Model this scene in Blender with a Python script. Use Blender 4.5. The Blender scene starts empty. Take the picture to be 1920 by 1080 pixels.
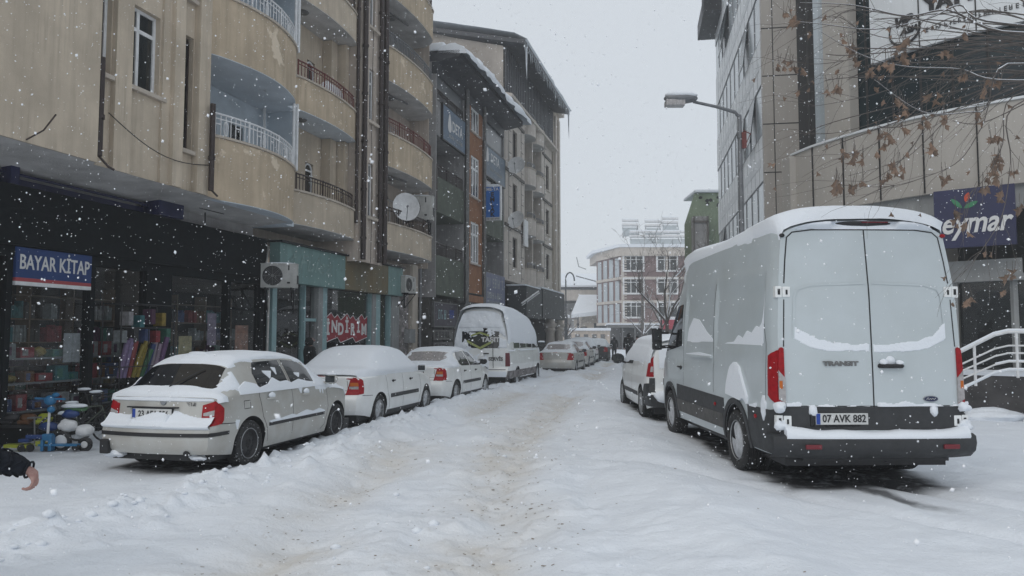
import bpy, bmesh, math, random
import numpy as np
from mathutils import Vector, Matrix, Euler

SC = bpy.context.scene
COL = SC.collection
R = math.radians
random.seed(7)
RNG = np.random.RandomState(11)

# ------------------------------------------------------------------ camera
CAMH = 1.70
FPX = 1400.0                       # focal length in pixels of a 1920 wide frame
cam_d = bpy.data.cameras.new("camera")
cam_d.sensor_width = 36.0
cam_d.lens = FPX / 1920 * 36
cam_d.clip_start = 0.05
cam_d.clip_end = 3000
cam = bpy.data.objects.new("camera", cam_d)
COL.objects.link(cam)
cam.location = (0, 0, CAMH)
cam.rotation_euler = (R(90 + 3.68), 0, 0)
SC.camera = cam
cam_d.dof.use_dof = True
cam_d.dof.focus_distance = 14
cam_d.dof.aperture_fstop = 9

# ------------------------------------------------------------------ world: an overcast snow sky
SUN_EL, SUN_AZ = 42, 215
w = bpy.data.worlds.new("World")
SC.world = w
w.use_nodes = True
wt = w.node_tree
for n in list(wt.nodes):
    wt.nodes.remove(n)
wo = wt.nodes.new('ShaderNodeOutputWorld')
bg = wt.nodes.new('ShaderNodeBackground')
sky = wt.nodes.new('ShaderNodeTexSky')
sky.sky_type = 'NISHITA'
sky.sun_disc = False
sky.sun_elevation = R(SUN_EL)
sky.sun_rotation = R(SUN_AZ)
sky.dust_density = 4
mx = wt.nodes.new('ShaderNodeMix')
mx.data_type = 'RGBA'
mx.inputs[0].default_value = 0.88
mx.inputs[7].default_value = (5.6, 5.95, 6.3, 1)
wt.links.new(sky.outputs[0], mx.inputs[6])
wt.links.new(mx.outputs[2], bg.inputs[0])
bg.inputs[1].default_value = 0.118
wt.links.new(bg.outputs[0], wo.inputs[0])

sun_d = bpy.data.lights.new("sun", 'SUN')
sun_d.energy = 0.5
sun_d.angle = R(35)
sun_d.color = (1.0, 0.97, 0.93)
sun = bpy.data.objects.new("sun", sun_d)
COL.objects.link(sun)
sdir = Vector((math.sin(R(SUN_AZ)) * math.cos(R(SUN_EL)), math.cos(R(SUN_AZ)) * math.cos(R(SUN_EL)), math.sin(R(SUN_EL))))
sun.rotation_euler = sdir.to_track_quat('Z', 'Y').to_euler()
sun.location = (0, 0, 30)

SC.view_settings.view_transform = 'Standard'
SC.view_settings.look = 'None'
SC.view_settings.exposure = 0.12
SC.cycles.volume_bounces = 2
SC.view_settings.gamma = 1.0

# ------------------------------------------------------------------ numeric noise
_T = RNG.rand(256, 256)
def vnoise(x, y, seed=0):
    x = np.asarray(x, float) + seed * 17.3
    y = np.asarray(y, float) + seed * 9.1
    xi = np.floor(x).astype(int); yi = np.floor(y).astype(int)
    fx = x - xi; fy = y - yi
    fx = fx * fx * (3 - 2 * fx); fy = fy * fy * (3 - 2 * fy)
    a = _T[xi % 256, yi % 256]; b = _T[(xi + 1) % 256, yi % 256]
    c = _T[xi % 256, (yi + 1) % 256]; d = _T[(xi + 1) % 256, (yi + 1) % 256]
    return (a * (1 - fx) + b * fx) * (1 - fy) + (c * (1 - fx) + d * fx) * fy
def fbm(x, y, o=4, seed=0):
    s = 0; a = .5
    for k in range(o):
        s = s + a * vnoise(x, y, seed + k); x = x * 2.03; y = y * 2.03; a *= .5
    return s / (1 - .5 ** o)          # 0..1
def sstep(a, b, x):
    t = np.clip((np.asarray(x, float) - a) / (b - a), 0, 1)
    return t * t * (3 - 2 * t)

# ------------------------------------------------------------------ objects and tags
def rotz(v, ang):
    c, s = math.cos(ang), math.sin(ang)
    return Vector((v[0] * c - v[1] * s, v[0] * s + v[1] * c, v[2]))

class Thing:
    """an Empty at the base of a thing; meshes are given in the frame's own absolute coordinates"""
    def __init__(self, name, label, cat, base=(0, 0, 0), ang=0.0, group=None, kind=None):
        o = bpy.data.objects.new(name, None)
        COL.objects.link(o)
        o.empty_display_size = .3
        o.location = rotz(base, ang)
        o.rotation_euler = (0, 0, ang)
        self.o = o; self.base = Vector(base); self.ang = ang
        tag(o, label, cat, group, kind)

def tag(o, label=None, cat=None, group=None, kind=None):
    if label: o['label'] = label
    if cat: o['category'] = cat
    if group: o['group'] = group
    if kind: o['kind'] = kind
    return o

class MB:
    """collects shapes that become ONE mesh object"""
    def __init__(self):
        self.v = []; self.f = []; self.m = []
    def add(self, vs, fs, m=0):
        n = len(self.v)
        self.v.extend([tuple(p) for p in vs])
        for f in fs:
            self.f.append(tuple(i + n for i in f)); self.m.append(m)
        return self
    def box(self, a, b, m=0, bev=0.0):
        x0, y0, z0 = [min(a[i], b[i]) for i in range(3)]
        x1, y1, z1 = [max(a[i], b[i]) for i in range(3)]
        if bev <= 0:
            vs = [(x0, y0, z0), (x1, y0, z0), (x1, y1, z0), (x0, y1, z0), (x0, y0, z1), (x1, y0, z1), (x1, y1, z1), (x0, y1, z1)]
            fs = [(0, 3, 2, 1), (4, 5, 6, 7), (0, 1, 5, 4), (1, 2, 6, 5), (2, 3, 7, 6), (3, 0, 4, 7)]
            return self.add(vs, fs, m)
        bm = bmesh.new()
        bmesh.ops.create_cube(bm, size=1)
        for v in bm.verts:
            v.co = Vector(((x0 + x1) / 2 + v.co.x * (x1 - x0), (y0 + y1) / 2 + v.co.y * (y1 - y0), (z0 + z1) / 2 + v.co.z * (z1 - z0)))
        bmesh.ops.bevel(bm, geom=bm.edges[:], offset=bev, segments=2, affect='EDGES', profile=.7)
        bm.verts.index_update()
        self.add([v.co[:] for v in bm.verts], [[v.index for v in f.verts] for f in bm.faces], m)
        bm.free()
        return self
    def obox(self, c, half, rot, m=0):
        """box turned by an Euler rotation"""
        M = Euler(rot).to_matrix()
        vs = []
        for sz in (-1, 1):
            for sx, sy in ((-1, -1), (1, -1), (1, 1), (-1, 1)):
                vs.append(Vector(c) + M @ Vector((sx * half[0], sy * half[1], sz * half[2])))
        fs = [(0, 3, 2, 1), (4, 5, 6, 7), (0, 1, 5, 4), (1, 2, 6, 5), (2, 3, 7, 6), (3, 0, 4, 7)]
        return self.add(vs, fs, m)
    def tube(self, pts, r, n=8, m=0, caps=True):
        pts = [Vector(p) for p in pts]
        rs = r if isinstance(r, (list, tuple)) else [r] * len(pts)
        rings = []
        up = Vector((0, 0, 1))
        for i, p in enumerate(pts):
            d = (pts[min(i + 1, len(pts) - 1)] - pts[max(i - 1, 0)])
            if d.length < 1e-9: d = Vector((0, 0, 1))
            d.normalize()
            a = d.cross(up)
            if a.length < .05: a = d.cross(Vector((1, 0, 0)))
            a.normalize(); b = d.cross(a)
            rings.append([p + (a * math.cos(2 * math.pi * k / n) + b * math.sin(2 * math.pi * k / n)) * rs[i] for k in range(n)])
        vs = [v for rg in rings for v in rg]
        fs = []
        for i in range(len(pts) - 1):
            for k in range(n):
                k2 = (k + 1) % n
                fs.append((i * n + k, i * n + k2, (i + 1) * n + k2, (i + 1) * n + k))
        if caps:
            fs.append(tuple(range(n))[::-1]); fs.append(tuple((len(pts) - 1) * n + k for k in range(n)))
        return self.add(vs, fs, m)
    def lathe(self, prof, c, axis='Z', n=24, m=0, a0=0, a1=2 * math.pi):
        """prof = [(radius, height)]"""
        full = abs(a1 - a0 - 2 * math.pi) < 1e-6
        k_n = n if full else n + 1
        vs = []
        for r, h in prof:
            for k in range(k_n):
                a = a0 + (a1 - a0) * k / n
                x, y = r * math.cos(a), r * math.sin(a)
                if axis == 'Z': p = (x, y, h)
                elif axis == 'X': p = (h, x, y)
                else: p = (x, h, y)
                vs.append((c[0] + p[0], c[1] + p[1], c[2] + p[2]))
        fs = []
        for i in range(len(prof) - 1):
            for k in range(n):
                k2 = (k + 1) % k_n
                fs.append((i * k_n + k, i * k_n + k2, (i + 1) * k_n + k2, (i + 1) * k_n + k))
        return self.add(vs, fs, m)
    def prism(self, poly, z0, z1, m=0, plane='XY'):
        """extrude a closed outline; plane XY -> along z, XZ -> along y, YZ -> along x"""
        n = len(poly)
        def P(p, h):
            if plane == 'XY': return (p[0], p[1], h)
            if plane == 'XZ': return (p[0], h, p[1])
            return (h, p[0], p[1])
        vs = [P(p, z0) for p in poly] + [P(p, z1) for p in poly]
        fs = [tuple(range(n))[::-1], tuple(range(n, 2 * n))]
        fs += [(k, (k + 1) % n, n + (k + 1) % n, n + k) for k in range(n)]
        return self.add(vs, fs, m)
    def grid(self, P, m=0, flip=False):
        """P[i][j] points"""
        nr, nc = len(P), len(P[0])
        vs = [P[i][j] for i in range(nr) for j in range(nc)]
        fs = []
        for i in range(nr - 1):
            for j in range(nc - 1):
                q = (i * nc + j, i * nc + j + 1, (i + 1) * nc + j + 1, (i + 1) * nc + j)
                fs.append(q[::-1] if flip else q)
        return self.add(vs, fs, m)
    def blob(self, c, r, amp=.15, sub=2, seed=0, m=0):
        bm = bmesh.new()
        bmesh.ops.create_icosphere(bm, subdivisions=sub, radius=1)
        r = r if isinstance(r, (tuple, list)) else (r, r, r)
        for v in bm.verts:
            n = float(fbm(v.co.x * 1.7 + 20 + seed, v.co.y * 1.7 + v.co.z * 1.3 + 20, 3, seed % 50)) - .5
            k = 1 + 2 * amp * n
            v.co = Vector((c[0] + v.co.x * r[0] * k, c[1] + v.co.y * r[1] * k, c[2] + v.co.z * r[2] * k))
        bm.verts.index_update()
        self.add([v.co[:] for v in bm.verts], [[v.index for v in f.verts] for f in bm.faces], m)
        bm.free()
        return self
    def build(self, name, mats, parent=None, smooth=False, merge=0.0, recalc=True, kind=None, label=None):
        if not isinstance(mats, (list, tuple)): mats = [mats]
        me = bpy.data.meshes.new(name)
        vs = self.v
        T = parent if isinstance(parent, Thing) else None
        off = None
        po = None
        if T: off = T.base; po = T.o
        elif isinstance(parent, tuple): off = parent[0].base; po = parent[1]     # (Thing, parent part)
        elif parent is not None: po = parent
        if off is not None:
            vs = [(v[0] - off.x, v[1] - off.y, v[2] - off.z) for v in vs]
        me.from_pydata(vs, [], self.f)
        for mt in mats: me.materials.append(mt)
        if len(mats) > 1:
            me.polygons.foreach_set('material_index', self.m)
        if recalc or merge:
            bm = bmesh.new(); bm.from_mesh(me)
            if merge: bmesh.ops.remove_doubles(bm, verts=bm.verts[:], dist=merge)
            if recalc: bmesh.ops.recalc_face_normals(bm, faces=bm.faces[:])
            bm.to_mesh(me); bm.free()
        if smooth:
            me.polygons.foreach_set('use_smooth', [True] * len(me.polygons))
            if smooth != 'full':
                try: me.set_sharp_from_angle(angle=R(42))
                except Exception: pass
        me.update()
        o = bpy.data.objects.new(name, me)
        COL.objects.link(o)
        if po is not None: o.parent = po
        if kind: o['kind'] = kind
        if label: o['label'] = label
        return o

def build_each(mb, name, mats, parent, **kw):
    """every loose piece collected in mb becomes an object of its own"""
    par = list(range(len(mb.v)))
    def fnd(a):
        while par[a] != a: par[a] = par[par[a]]; a = par[a]
        return a
    for f in mb.f:
        for i in f[1:]: par[fnd(i)] = fnd(f[0])
    gr = {}
    for f, m in zip(mb.f, mb.m): gr.setdefault(fnd(f[0]), []).append((f, m))
    for fs in gr.values():
        p = MB(); mp = {}
        for f, m in fs:
            for i in f:
                if i not in mp: mp[i] = len(p.v); p.v.append(mb.v[i])
            p.f.append(tuple(mp[i] for i in f)); p.m.append(m)
        p.build(name, mats, parent, **kw)

def copy_tree(o, parent=None):
    c = o.copy()
    COL.objects.link(c)
    c.parent = parent
    for ch in list(o.children):
        copy_tree(ch, c)
    return c

# ------------------------------------------------------------------ materials
def mat(name, col, rough=.6, metal=0.0, var=0.0, vscale=3.0, bump=0.0, bscale=30.0, streak=0.0, col2=None, spec=.5,
        stretch=(1, 1, 1), emit=None, patch=None, coat=0.0):
    m = bpy.data.materials.new(name)
    m.use_nodes = True
    nt = m.node_tree
    b = nt.nodes['Principled BSDF']
    b.inputs['Base Color'].default_value = (*col, 1)
    b.inputs['Roughness'].default_value = rough
    b.inputs['Metallic'].default_value = metal
    b.inputs['Specular IOR Level'].default_value = spec
    if coat: b.inputs['Coat Weight'].default_value = coat; b.inputs['Coat Roughness'].default_value = .08
    if emit: b.inputs['Emission Color'].default_value = (*emit[:3], 1); b.inputs['Emission Strength'].default_value = emit[3]
    tc = nt.nodes.new('ShaderNodeTexCoord')
    mp = nt.nodes.new('ShaderNodeMapping')
    mp.inputs['Scale'].default_value = stretch
    nt.links.new(tc.outputs['Object'], mp.inputs[0])
    last = None
    def ramp(src, a, c):
        r_ = nt.nodes.new('ShaderNodeMapRange')
        r_.inputs[1].default_value = a; r_.inputs[2].default_value = c
        nt.links.new(src, r_.inputs[0])
        return r_.outputs[0]
    def mixc(fac, A, B):
        x = nt.nodes.new('ShaderNodeMix'); x.data_type = 'RGBA'
        if isinstance(fac, float): x.inputs[0].default_value = fac
        else: nt.links.new(fac, x.inputs[0])
        for s_, i in ((A, 6), (B, 7)):
            if isinstance(s_, tuple): x.inputs[i].default_value = (*s_, 1)
            else: nt.links.new(s_, x.inputs[i])
        return x.outputs[2]
    def noise_(scale, detail=6, rgh=.6, vec=None):
        n = nt.nodes.new('ShaderNodeTexNoise')
        n.inputs['Scale'].default_value = scale; n.inputs['Detail'].default_value = detail; n.inputs['Roughness'].default_value = rgh
        nt.links.new(vec if vec else mp.outputs[0], n.inputs['Vector'])
        return n.outputs[0]
    cur = tuple(col)
    if var:
        n = noise_(vscale)
        c2 = col2 if col2 else tuple(c * (1 - var) for c in col)
        cur = mixc(ramp(n, .35, .68), cur, tuple(c2))
    if streak:
        mp2 = nt.nodes.new('ShaderNodeMapping')
        mp2.inputs['Scale'].default_value = (3.2, 3.2, .22)
        nt.links.new(tc.outputs['Object'], mp2.inputs[0])
        n = noise_(1.6, 8, .65, mp2.outputs[0])
        cur = mixc(ramp(n, .46, .78), cur, tuple(c * (1 - streak) for c in col))
        mp3 = nt.nodes.new('ShaderNodeMapping')
        mp3.inputs['Scale'].default_value = (9, 9, .35)
        nt.links.new(tc.outputs['Object'], mp3.inputs[0])
        n = noise_(1.5, 6, .7, mp3.outputs[0]); n2 = noise_(.9, 4, .6)
        ml = nt.nodes.new('ShaderNodeMath'); ml.operation = 'MULTIPLY'
        nt.links.new(ramp(n, .5, .72), ml.inputs[0]); nt.links.new(ramp(n2, .42, .62), ml.inputs[1])
        cur = mixc(ml.outputs[0], cur, tuple(c * (1 - streak * 1.15) for c in col))
    if patch:                                    # (colour, scale, threshold)
        n = noise_(patch[1], 7, .62)
        cur = mixc(ramp(n, patch[2], patch[2] + .035), cur, tuple(patch[0]))
    if not isinstance(cur, tuple):
        nt.links.new(cur, b.inputs['Base Color'])
        if var and rough > .3:
            rr = nt.nodes.new('ShaderNodeMapRange')
            rr.inputs[3].default_value = max(rough - .12, .02); rr.inputs[4].default_value = min(rough + .12, 1)
            nt.links.new(noise_(vscale * 4), rr.inputs[0]); nt.links.new(rr.outputs[0], b.inputs['Roughness'])
    if bump:
        n = noise_(bscale, 5, .6)
        bp = nt.nodes.new('ShaderNodeBump')
        bp.inputs['Strength'].default_value = bump; bp.inputs['Distance'].default_value = .02
        nt.links.new(n, bp.inputs['Height']); nt.links.new(bp.outputs[0], b.inputs['Normal'])
    return m

def glass_mat(name, tint=(.93, .95, .95), rough=.02, refl=1.0):
    """thin window glass: clear, with a Fresnel reflection"""
    m = bpy.data.materials.new(name); m.use_nodes = True
    nt = m.node_tree
    for n in list(nt.nodes): nt.nodes.remove(n)
    o = nt.nodes.new('ShaderNodeOutputMaterial')
    t = nt.nodes.new('ShaderNodeBsdfTransparent'); t.inputs[0].default_value = (*tint, 1)
    g = nt.nodes.new('ShaderNodeBsdfGlossy'); g.inputs['Roughness'].default_value = rough
    g.inputs[0].default_value = (refl, refl, refl, 1)
    fr = nt.nodes.new('ShaderNodeFresnel'); fr.inputs[0].default_value = 1.5
    mx_ = nt.nodes.new('ShaderNodeMixShader')
    ge = nt.nodes.new('ShaderNodeNewGeometry'); su = nt.nodes.new('ShaderNodeMath'); su.operation = 'SUBTRACT'; su.use_clamp = True
    nt.links.new(fr.outputs[0], su.inputs[0]); nt.links.new(ge.outputs['Backfacing'], su.inputs[1])
    nt.links.new(su.outputs[0], mx_.inputs[0]); nt.links.new(t.outputs[0], mx_.inputs[1]); nt.links.new(g.outputs[0], mx_.inputs[2])
    nt.links.new(mx_.outputs[0], o.inputs[0])
    return m

M = {}
M['snow'] = mat('snow', (.775, .815, .865), .85, var=.05, vscale=2, bump=.35, bscale=9, spec=.2)
M['snow_fine'] = mat('snow_fine', (.79, .83, .88), .9, bump=.3, bscale=45, spec=.2)
M['plaster'] = mat('plaster', (.59, .505, .40), .9, var=.26, vscale=1.1, streak=.33, bump=.25, bscale=60, spec=.15)
M['plaster_pale'] = mat('plaster_pale', (.55, .49, .42), .9, var=.2, vscale=1.3, streak=.32, bump=.25, bscale=60, spec=.15)
M['plaster_pink'] = mat('plaster_pink', (.56, .485, .42), .9, var=.2, vscale=1.3, streak=.35, bump=.2, bscale=60, spec=.15)
M['plaster_peel'] = mat('plaster_peel', (.58, .475, .35), .9, var=.28, vscale=1.1, streak=.36, bump=.3, bscale=50, spec=.15, patch=((.68, .58, .45), 1.3, .60))
M['soffit'] = mat('soffit', (.60, .59, .58), .9, var=.35, vscale=1.4, bump=.2, bscale=30, spec=.1)
M['soffit_blue'] = mat('soffit_blue', (.62, .68, .74), .85, var=.2, vscale=1.2, spec=.2, patch=((.38, .40, .42), 2.0, .66))
M['wall_blue'] = mat('wall_blue', (.55, .62, .68), .85, var=.18, vscale=1.5, spec=.2)
M['brown'] = mat('brown_paint', (.045, .03, .027), .45, var=.5, vscale=9, spec=.4)
M['red_rail'] = mat('red_rail', (.16, .035, .03), .5, var=.4, vscale=12)
M['white_paint'] = mat('white_paint', (.74, .75, .76), .45, var=.18, vscale=7)
M['black_clad'] = mat('black_cladding', (.006, .009, .011), .8, var=.35, vscale=2, spec=.15)
M['black'] = mat('black_plastic', (.012, .012, .014), .5, var=.3, vscale=8)
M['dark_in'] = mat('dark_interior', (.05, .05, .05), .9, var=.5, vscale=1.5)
M['curtain'] = mat('curtain', (.22, .21, .2), .9, var=.35, vscale=6, stretch=(6, 6, .3))
M['win'] = mat('window_glass', (.022, .028, .03), .06, spec=.7, var=.5, vscale=.8)
M['shopglass'] = glass_mat('shop_glass')
M['teal'] = mat('teal_panel', (.17, .285, .275), .55, var=.2, vscale=1.2, streak=.3, patch=((.13, .22, .215), 1.6, .6))
M['rust'] = mat('rusted_panel', (.165, .12, .055), .6, var=.45, vscale=1.4, streak=.35, col2=(.12, .12, .085))
M['teal_metal'] = mat('teal_frame', (.27, .42, .44), .45, var=.2, vscale=4)
M['grey_pillar'] = mat('grey_pillar', (.30, .31, .31), .7, var=.25, vscale=2, streak=.3)
M['torn'] = mat('torn_posters', (.27, .25, .24), .9, var=.6, vscale=5, col2=(.1, .09, .09), patch=((.42, .38, .38), 4.5, .56))
M['orange'] = mat('orange_render', (.34, .16, .08), .9, var=.3, vscale=2, streak=.3, bump=.3, bscale=50)
M['green_render'] = mat('green_render', (.12, .14, .11), .9, var=.35, vscale=2, streak=.3, bump=.3, bscale=50)
M['grey_render'] = mat('grey_render', (.33, .325, .325), .9, var=.25, vscale=2, streak=.3, bump=.3, bscale=50)
M['stone'] = mat('stone_cladding', (.58, .53, .48), .85, var=.22, vscale=2.2, streak=.28, bump=.2, bscale=30)
M['stone_dk'] = mat('stone_joint', (.15, .14, .13), .9, var=.2, vscale=4)
M['rawwall'] = mat('raw_concrete_render', (.38, .345, .31), .95, var=.35, vscale=.9, streak=.2, bump=.6, bscale=12, patch=((.26, .23, .20), 1.2, .61))
M['roofsteel'] = mat('dark_roof_steel', (.06, .065, .075), .55, var=.5, vscale=3, col2=(.03, .033, .04))
M['mdf'] = mat('weathered_metal', (.2, .2, .2), .5, metal=.4, var=.4, vscale=5)
M['galv'] = mat('galvanised_steel', (.2, .21, .225), .5, metal=.3, var=.3, vscale=5)
M['acwhite'] = mat('ac_casing', (.47, .47, .45), .5, var=.25, vscale=6, patch=((.3, .28, .25), 7, .66))
M['panelbeige'] = mat('composite_panel', (.42, .395, .36), .45, var=.1, vscale=.8, streak=.12, spec=.4)
M['panelbeige2'] = mat('composite_panel_dark', (.36, .335, .305), .45, var=.1, vscale=.8, streak=.12, spec=.4)
M['panelwhite'] = mat('white_composite_panel', (.70, .73, .75), .4, var=.1, vscale=.8, streak=.12)
M['panelgrey'] = mat('grey_composite_panel', (.56, .59, .61), .4, var=.12, vscale=.8, streak=.15)
M['bluegl'] = mat('facade_glass', (.42, .47, .50), .2, spec=.8, var=.18, vscale=.5)
M['darkgl'] = mat('dark_facade_glass', (.008, .016, .022), .22, spec=.35, var=.5, vscale=.6, col2=(.014, .028, .032))
M['joint'] = mat('dark_joint', (.03, .03, .03), .8)
M['navy'] = mat('navy_sign', (.012, .016, .07), .4, var=.3, vscale=2)
M['bark'] = mat('bark', (.13, .115, .105), .9, var=.4, vscale=14, bump=.5, bscale=40)
M['leaf'] = mat('dry_leaf', (.26, .175, .125), .9, var=.8, vscale=7, col2=(.10, .075, .06))
M['tyre'] = mat('tyre_rubber', (.012, .012, .013), .85, var=.5, vscale=25, col2=(.03, .03, .03), patch=((.6, .62, .64), 26, .63))
M['rimsteel'] = mat('steel_rim', (.035, .035, .038), .55, var=.4, vscale=14, metal=.2)
M['rimalloy'] = mat('alloy_rim', (.38, .39, .4), .4, metal=.6, var=.3, vscale=14)
M['rimsnow'] = mat('snowy_rim', (.55, .57, .6), .75, var=.4, vscale=12, bump=.3, bscale=30)
M['red_lens'] = mat('red_lens', (.36, .006, .012), .4, spec=.25, var=.35, vscale=25)
M['amber_lens'] = mat('amber_lens', (.5, .13, .02), .4, spec=.25)
M['clear_lens'] = mat('clear_lens', (.42, .40, .40), .12, spec=.7, coat=.6, var=.4, vscale=18)
M['carglass'] = mat('car_glass', (.008, .009, .011), .05, spec=.6, coat=.3)
M['silver'] = mat('silver_car_paint', (.50, .505, .485), .40, metal=.2, coat=.2, var=.22, vscale=2.5, col2=(.42, .405, .37))
M['carwhite'] = mat('white_car_paint', (.82, .84, .84), .3, coat=.5, var=.08, vscale=3, col2=(.74, .75, .74))
M['vanwhite'] = mat('white_van_paint', (.52, .575, .60), .3, coat=.4, var=.10, vscale=1.6, col2=(.47, .52, .535))
M['clad'] = mat('grey_bumper_plastic', (.035, .037, .04), .6, var=.35, vscale=5, bump=.1, bscale=80)
M['cladbrown'] = mat('dirty_sill_plastic', (.10, .098, .094), .7, var=.4, vscale=4)
M['plate'] = mat('plate_white', (.62, .63, .62), .4, var=.2, vscale=10)
M['ink'] = mat('ink', (.008, .008, .01), .5)
M['eublue'] = mat('plate_blue', (.01, .05, .3), .4)
M['textwhite'] = mat('white_lettering', (.62, .62, .62), .5)
M['textgrey'] = mat('grey_lettering', (.30, .32, .33), .5)
M['chrome'] = mat('chrome_badge', (.35, .36, .37), .2, metal=.9)
M['coat'] = mat('dark_coat', (.012, .013, .018), .9, var=.4, vscale=8, bump=.3, bscale=40)
M['coat2'] = mat('black_coat', (.008, .009, .010), .95, var=.4, vscale=8, bump=.3, bscale=40)
M['sleeve'] = mat('navy_sleeve_cloth', (.006, .009, .016), .85, var=.5, vscale=14, bump=.4, bscale=60, spec=.25)
M['skin'] = mat('skin', (.40, .25, .215), .6, var=.5, vscale=40, col2=(.30, .15, .13), bump=.15, bscale=120)
M['jeans'] = mat('dark_trousers', (.012, .013, .018), .9, var=.4, vscale=10)
M['hair'] = mat('hair', (.01, .008, .007), .7)

# ------------------------------------------------------------------ lettering
_fc = {}
def text_mesh(txt, size, depth=.006, shear=0.0, bold=0.0, sx=1.0):
    cu = bpy.data.curves.new('lettering', 'FONT')
    cu.body = txt; cu.size = size; cu.extrude = depth / 2; cu.align_x = 'CENTER'; cu.align_y = 'CENTER'
    cu.shear = shear; cu.offset = bold; cu.resolution_u = 3
    o = bpy.data.objects.new('lettering', cu)
    COL.objects.link(o)
    bpy.context.view_layer.update()
    me = bpy.data.meshes.new_from_object(o)
    vs = [(v.co.x * sx, v.co.y, v.co.z) for v in me.vertices]
    fs = [tuple(p.vertices) for p in me.polygons]
    bpy.data.objects.remove(o); bpy.data.curves.remove(cu); bpy.data.meshes.remove(me)
    return vs, fs
def put_text(mb, txt, size, c, ux, uz, m=0, fit=None, **kw):
    """write txt centred at c with x direction ux and up direction uz; fit = width in metres"""
    vs, fs = text_mesh(txt, size, **kw)
    ux = Vector(ux).normalized(); uz = Vector(uz).normalized(); n = ux.cross(uz)
    if fit and vs:
        wd = max(v[0] for v in vs) - min(v[0] for v in vs)
        k = fit / wd
        vs = [(v[0] * k, v[1], v[2]) for v in vs]
    c = Vector(c)
    mb.add([c + ux * v[0] + uz * v[1] + n * v[2] for v in vs], fs, m)
    return mb

def put_marks(mb, c, ux, uz, width, size, seed=0):
    """a line of lettering too small and blurred to read: letter sized strokes"""
    r_ = random.Random(seed); ux = Vector(ux).normalized(); uz = Vector(uz).normalized(); n = ux.cross(uz)
    c = Vector(c); x = -width / 2; th = size * .15
    def bar(a, b_, z0, z1):
        P = [c + ux * a + uz * z0, c + ux * b_ + uz * z0, c + ux * b_ + uz * z1, c + ux * a + uz * z1]
        mb.add(P + [p - n * .006 for p in P], [(0, 1, 2, 3), (0, 1, 5, 4), (1, 2, 6, 5), (2, 3, 7, 6), (3, 0, 4, 7)])
    h = size / 2
    while x < width / 2 - size * .5:
        w_ = size * r_.uniform(.45, .7)
        bar(x, x + th, -h, h)
        if r_.random() < .6: bar(x + w_ - th, x + w_, -h, h * r_.choice((0, 1, 1)))
        for z in (-h, -th / 2, h - th):
            if r_.random() < .55: bar(x + th, x + w_ - th, z, z + th)
        x += w_ + size * r_.choice((.16, .16, .16, .5))
    return mb

# ------------------------------------------------------------------ ground
SA, CA = math.sin(R(14.8)), math.cos(R(14.8))
STREET = R(-14.8)                       # street frame: local x = u (to the right), local y = s (along the street)
def F(u, s, z=0.0):
    return rotz((u, s, z), STREET)
TRK_Y = [0, 4, 6.4, 11, 26, 40, 59, 90]
TRK_X = [-.3, -.25, -.14, -.05, 2.6, 4.9, 8.0, 12]
def G(x, y, fine=True):
    x = np.asarray(x, float); y = np.asarray(y, float)
    u = x * CA - y * SA
    base = .12 * sstep(-3, 2.4, x) * (1 - sstep(30, 60, y))
    g = base + .05 * (fbm(x * .35, y * .35, 3, 3) - .5)
    if not fine: return g
    tx = np.interp(y, TRK_Y, TRK_X)
    d1 = x - tx; d2 = x - (tx - 1.65)
    near = 1 - sstep(45, 80, y)
    rut = (np.exp(-(d1 / .30) ** 2) + np.exp(-(d2 / .30) ** 2))
    rough = .55 + .8 * np.exp(-((x - tx + .8) / 1.9) ** 2)
    g = g - .075 * rut * near + .03 * np.exp(-((d1 - .62) / .22) ** 2) * near + .03 * np.exp(-((d2 + .62) / .22) ** 2) * near
    # ridge of ploughed snow between the carriageway and the parked row
    xr = np.minimum((-5.35 + y * SA) / CA, tx - 2.7)
    dr = x - xr
    g = g + near * (.12 * np.exp(-(dr / .5) ** 2) * (.5 + fbm(x * 1.3, y * 1.3, 3, 9)) + .05 * np.exp(-((dr - .9) / .6) ** 2))
    # smaller ridge before the van
    g = g + .13 * np.exp(-((x - 1.5 - .03 * y) / .6) ** 2) * (1 - sstep(26, 40, y)) * (.35 + 1.1 * fbm(x * .8, y * .8, 3, 15))
    # the track the van left behind it
    tw = 2.62 + (7.9 - y) * .75
    for o_ in (0, 1.55):
        g = g - .075 * np.exp(-((x - tw - o_) / .15) ** 2) * sstep(3.6, 5.2, y) * (1 - sstep(9.5, 10.5, y))
    # clumps, trampled ground, grain
    lump = fbm(x * 2.3, y * 2.3, 4, 21) - .5
    g = g + lump * .10 * rough * near
    clod = np.maximum(fbm(x * 5.5, y * 5.5, 3, 33) - .56, 0) * .42 * (np.exp(-((dr - .1) / .75) ** 2) + .45 * np.exp(-(d1 / 1.6) ** 2))
    g = g + clod * near
    tread = np.maximum(fbm(x * 9, y * 9, 2, 51) - .5, 0) * .06 * (np.exp(-(d1 / .5) ** 2) + np.exp(-(d2 / .5) ** 2) + np.exp(-((dr - .2) / .6) ** 2))
    g = g - tread * near
    # footsteps: dimples in the side snow
    fx = vnoise(x * 2.6 + 3, y * 1.9, 40)
    g = g - .035 * np.maximum(fx - .70, 0) / .3 * near
    # flat swept pavement by the shops
    pv = sstep(-8.55, -8.9, u) * (1 - sstep(30, 50, y))
    g = g * (1 - .8 * pv) + pv * .02
    return g
def Gz(x, y):
    return float(G(np.array([x]), np.array([y]))[0])
def Gs(x, y):
    return float(G(np.array([x]), np.array([y]), False)[0])

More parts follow.
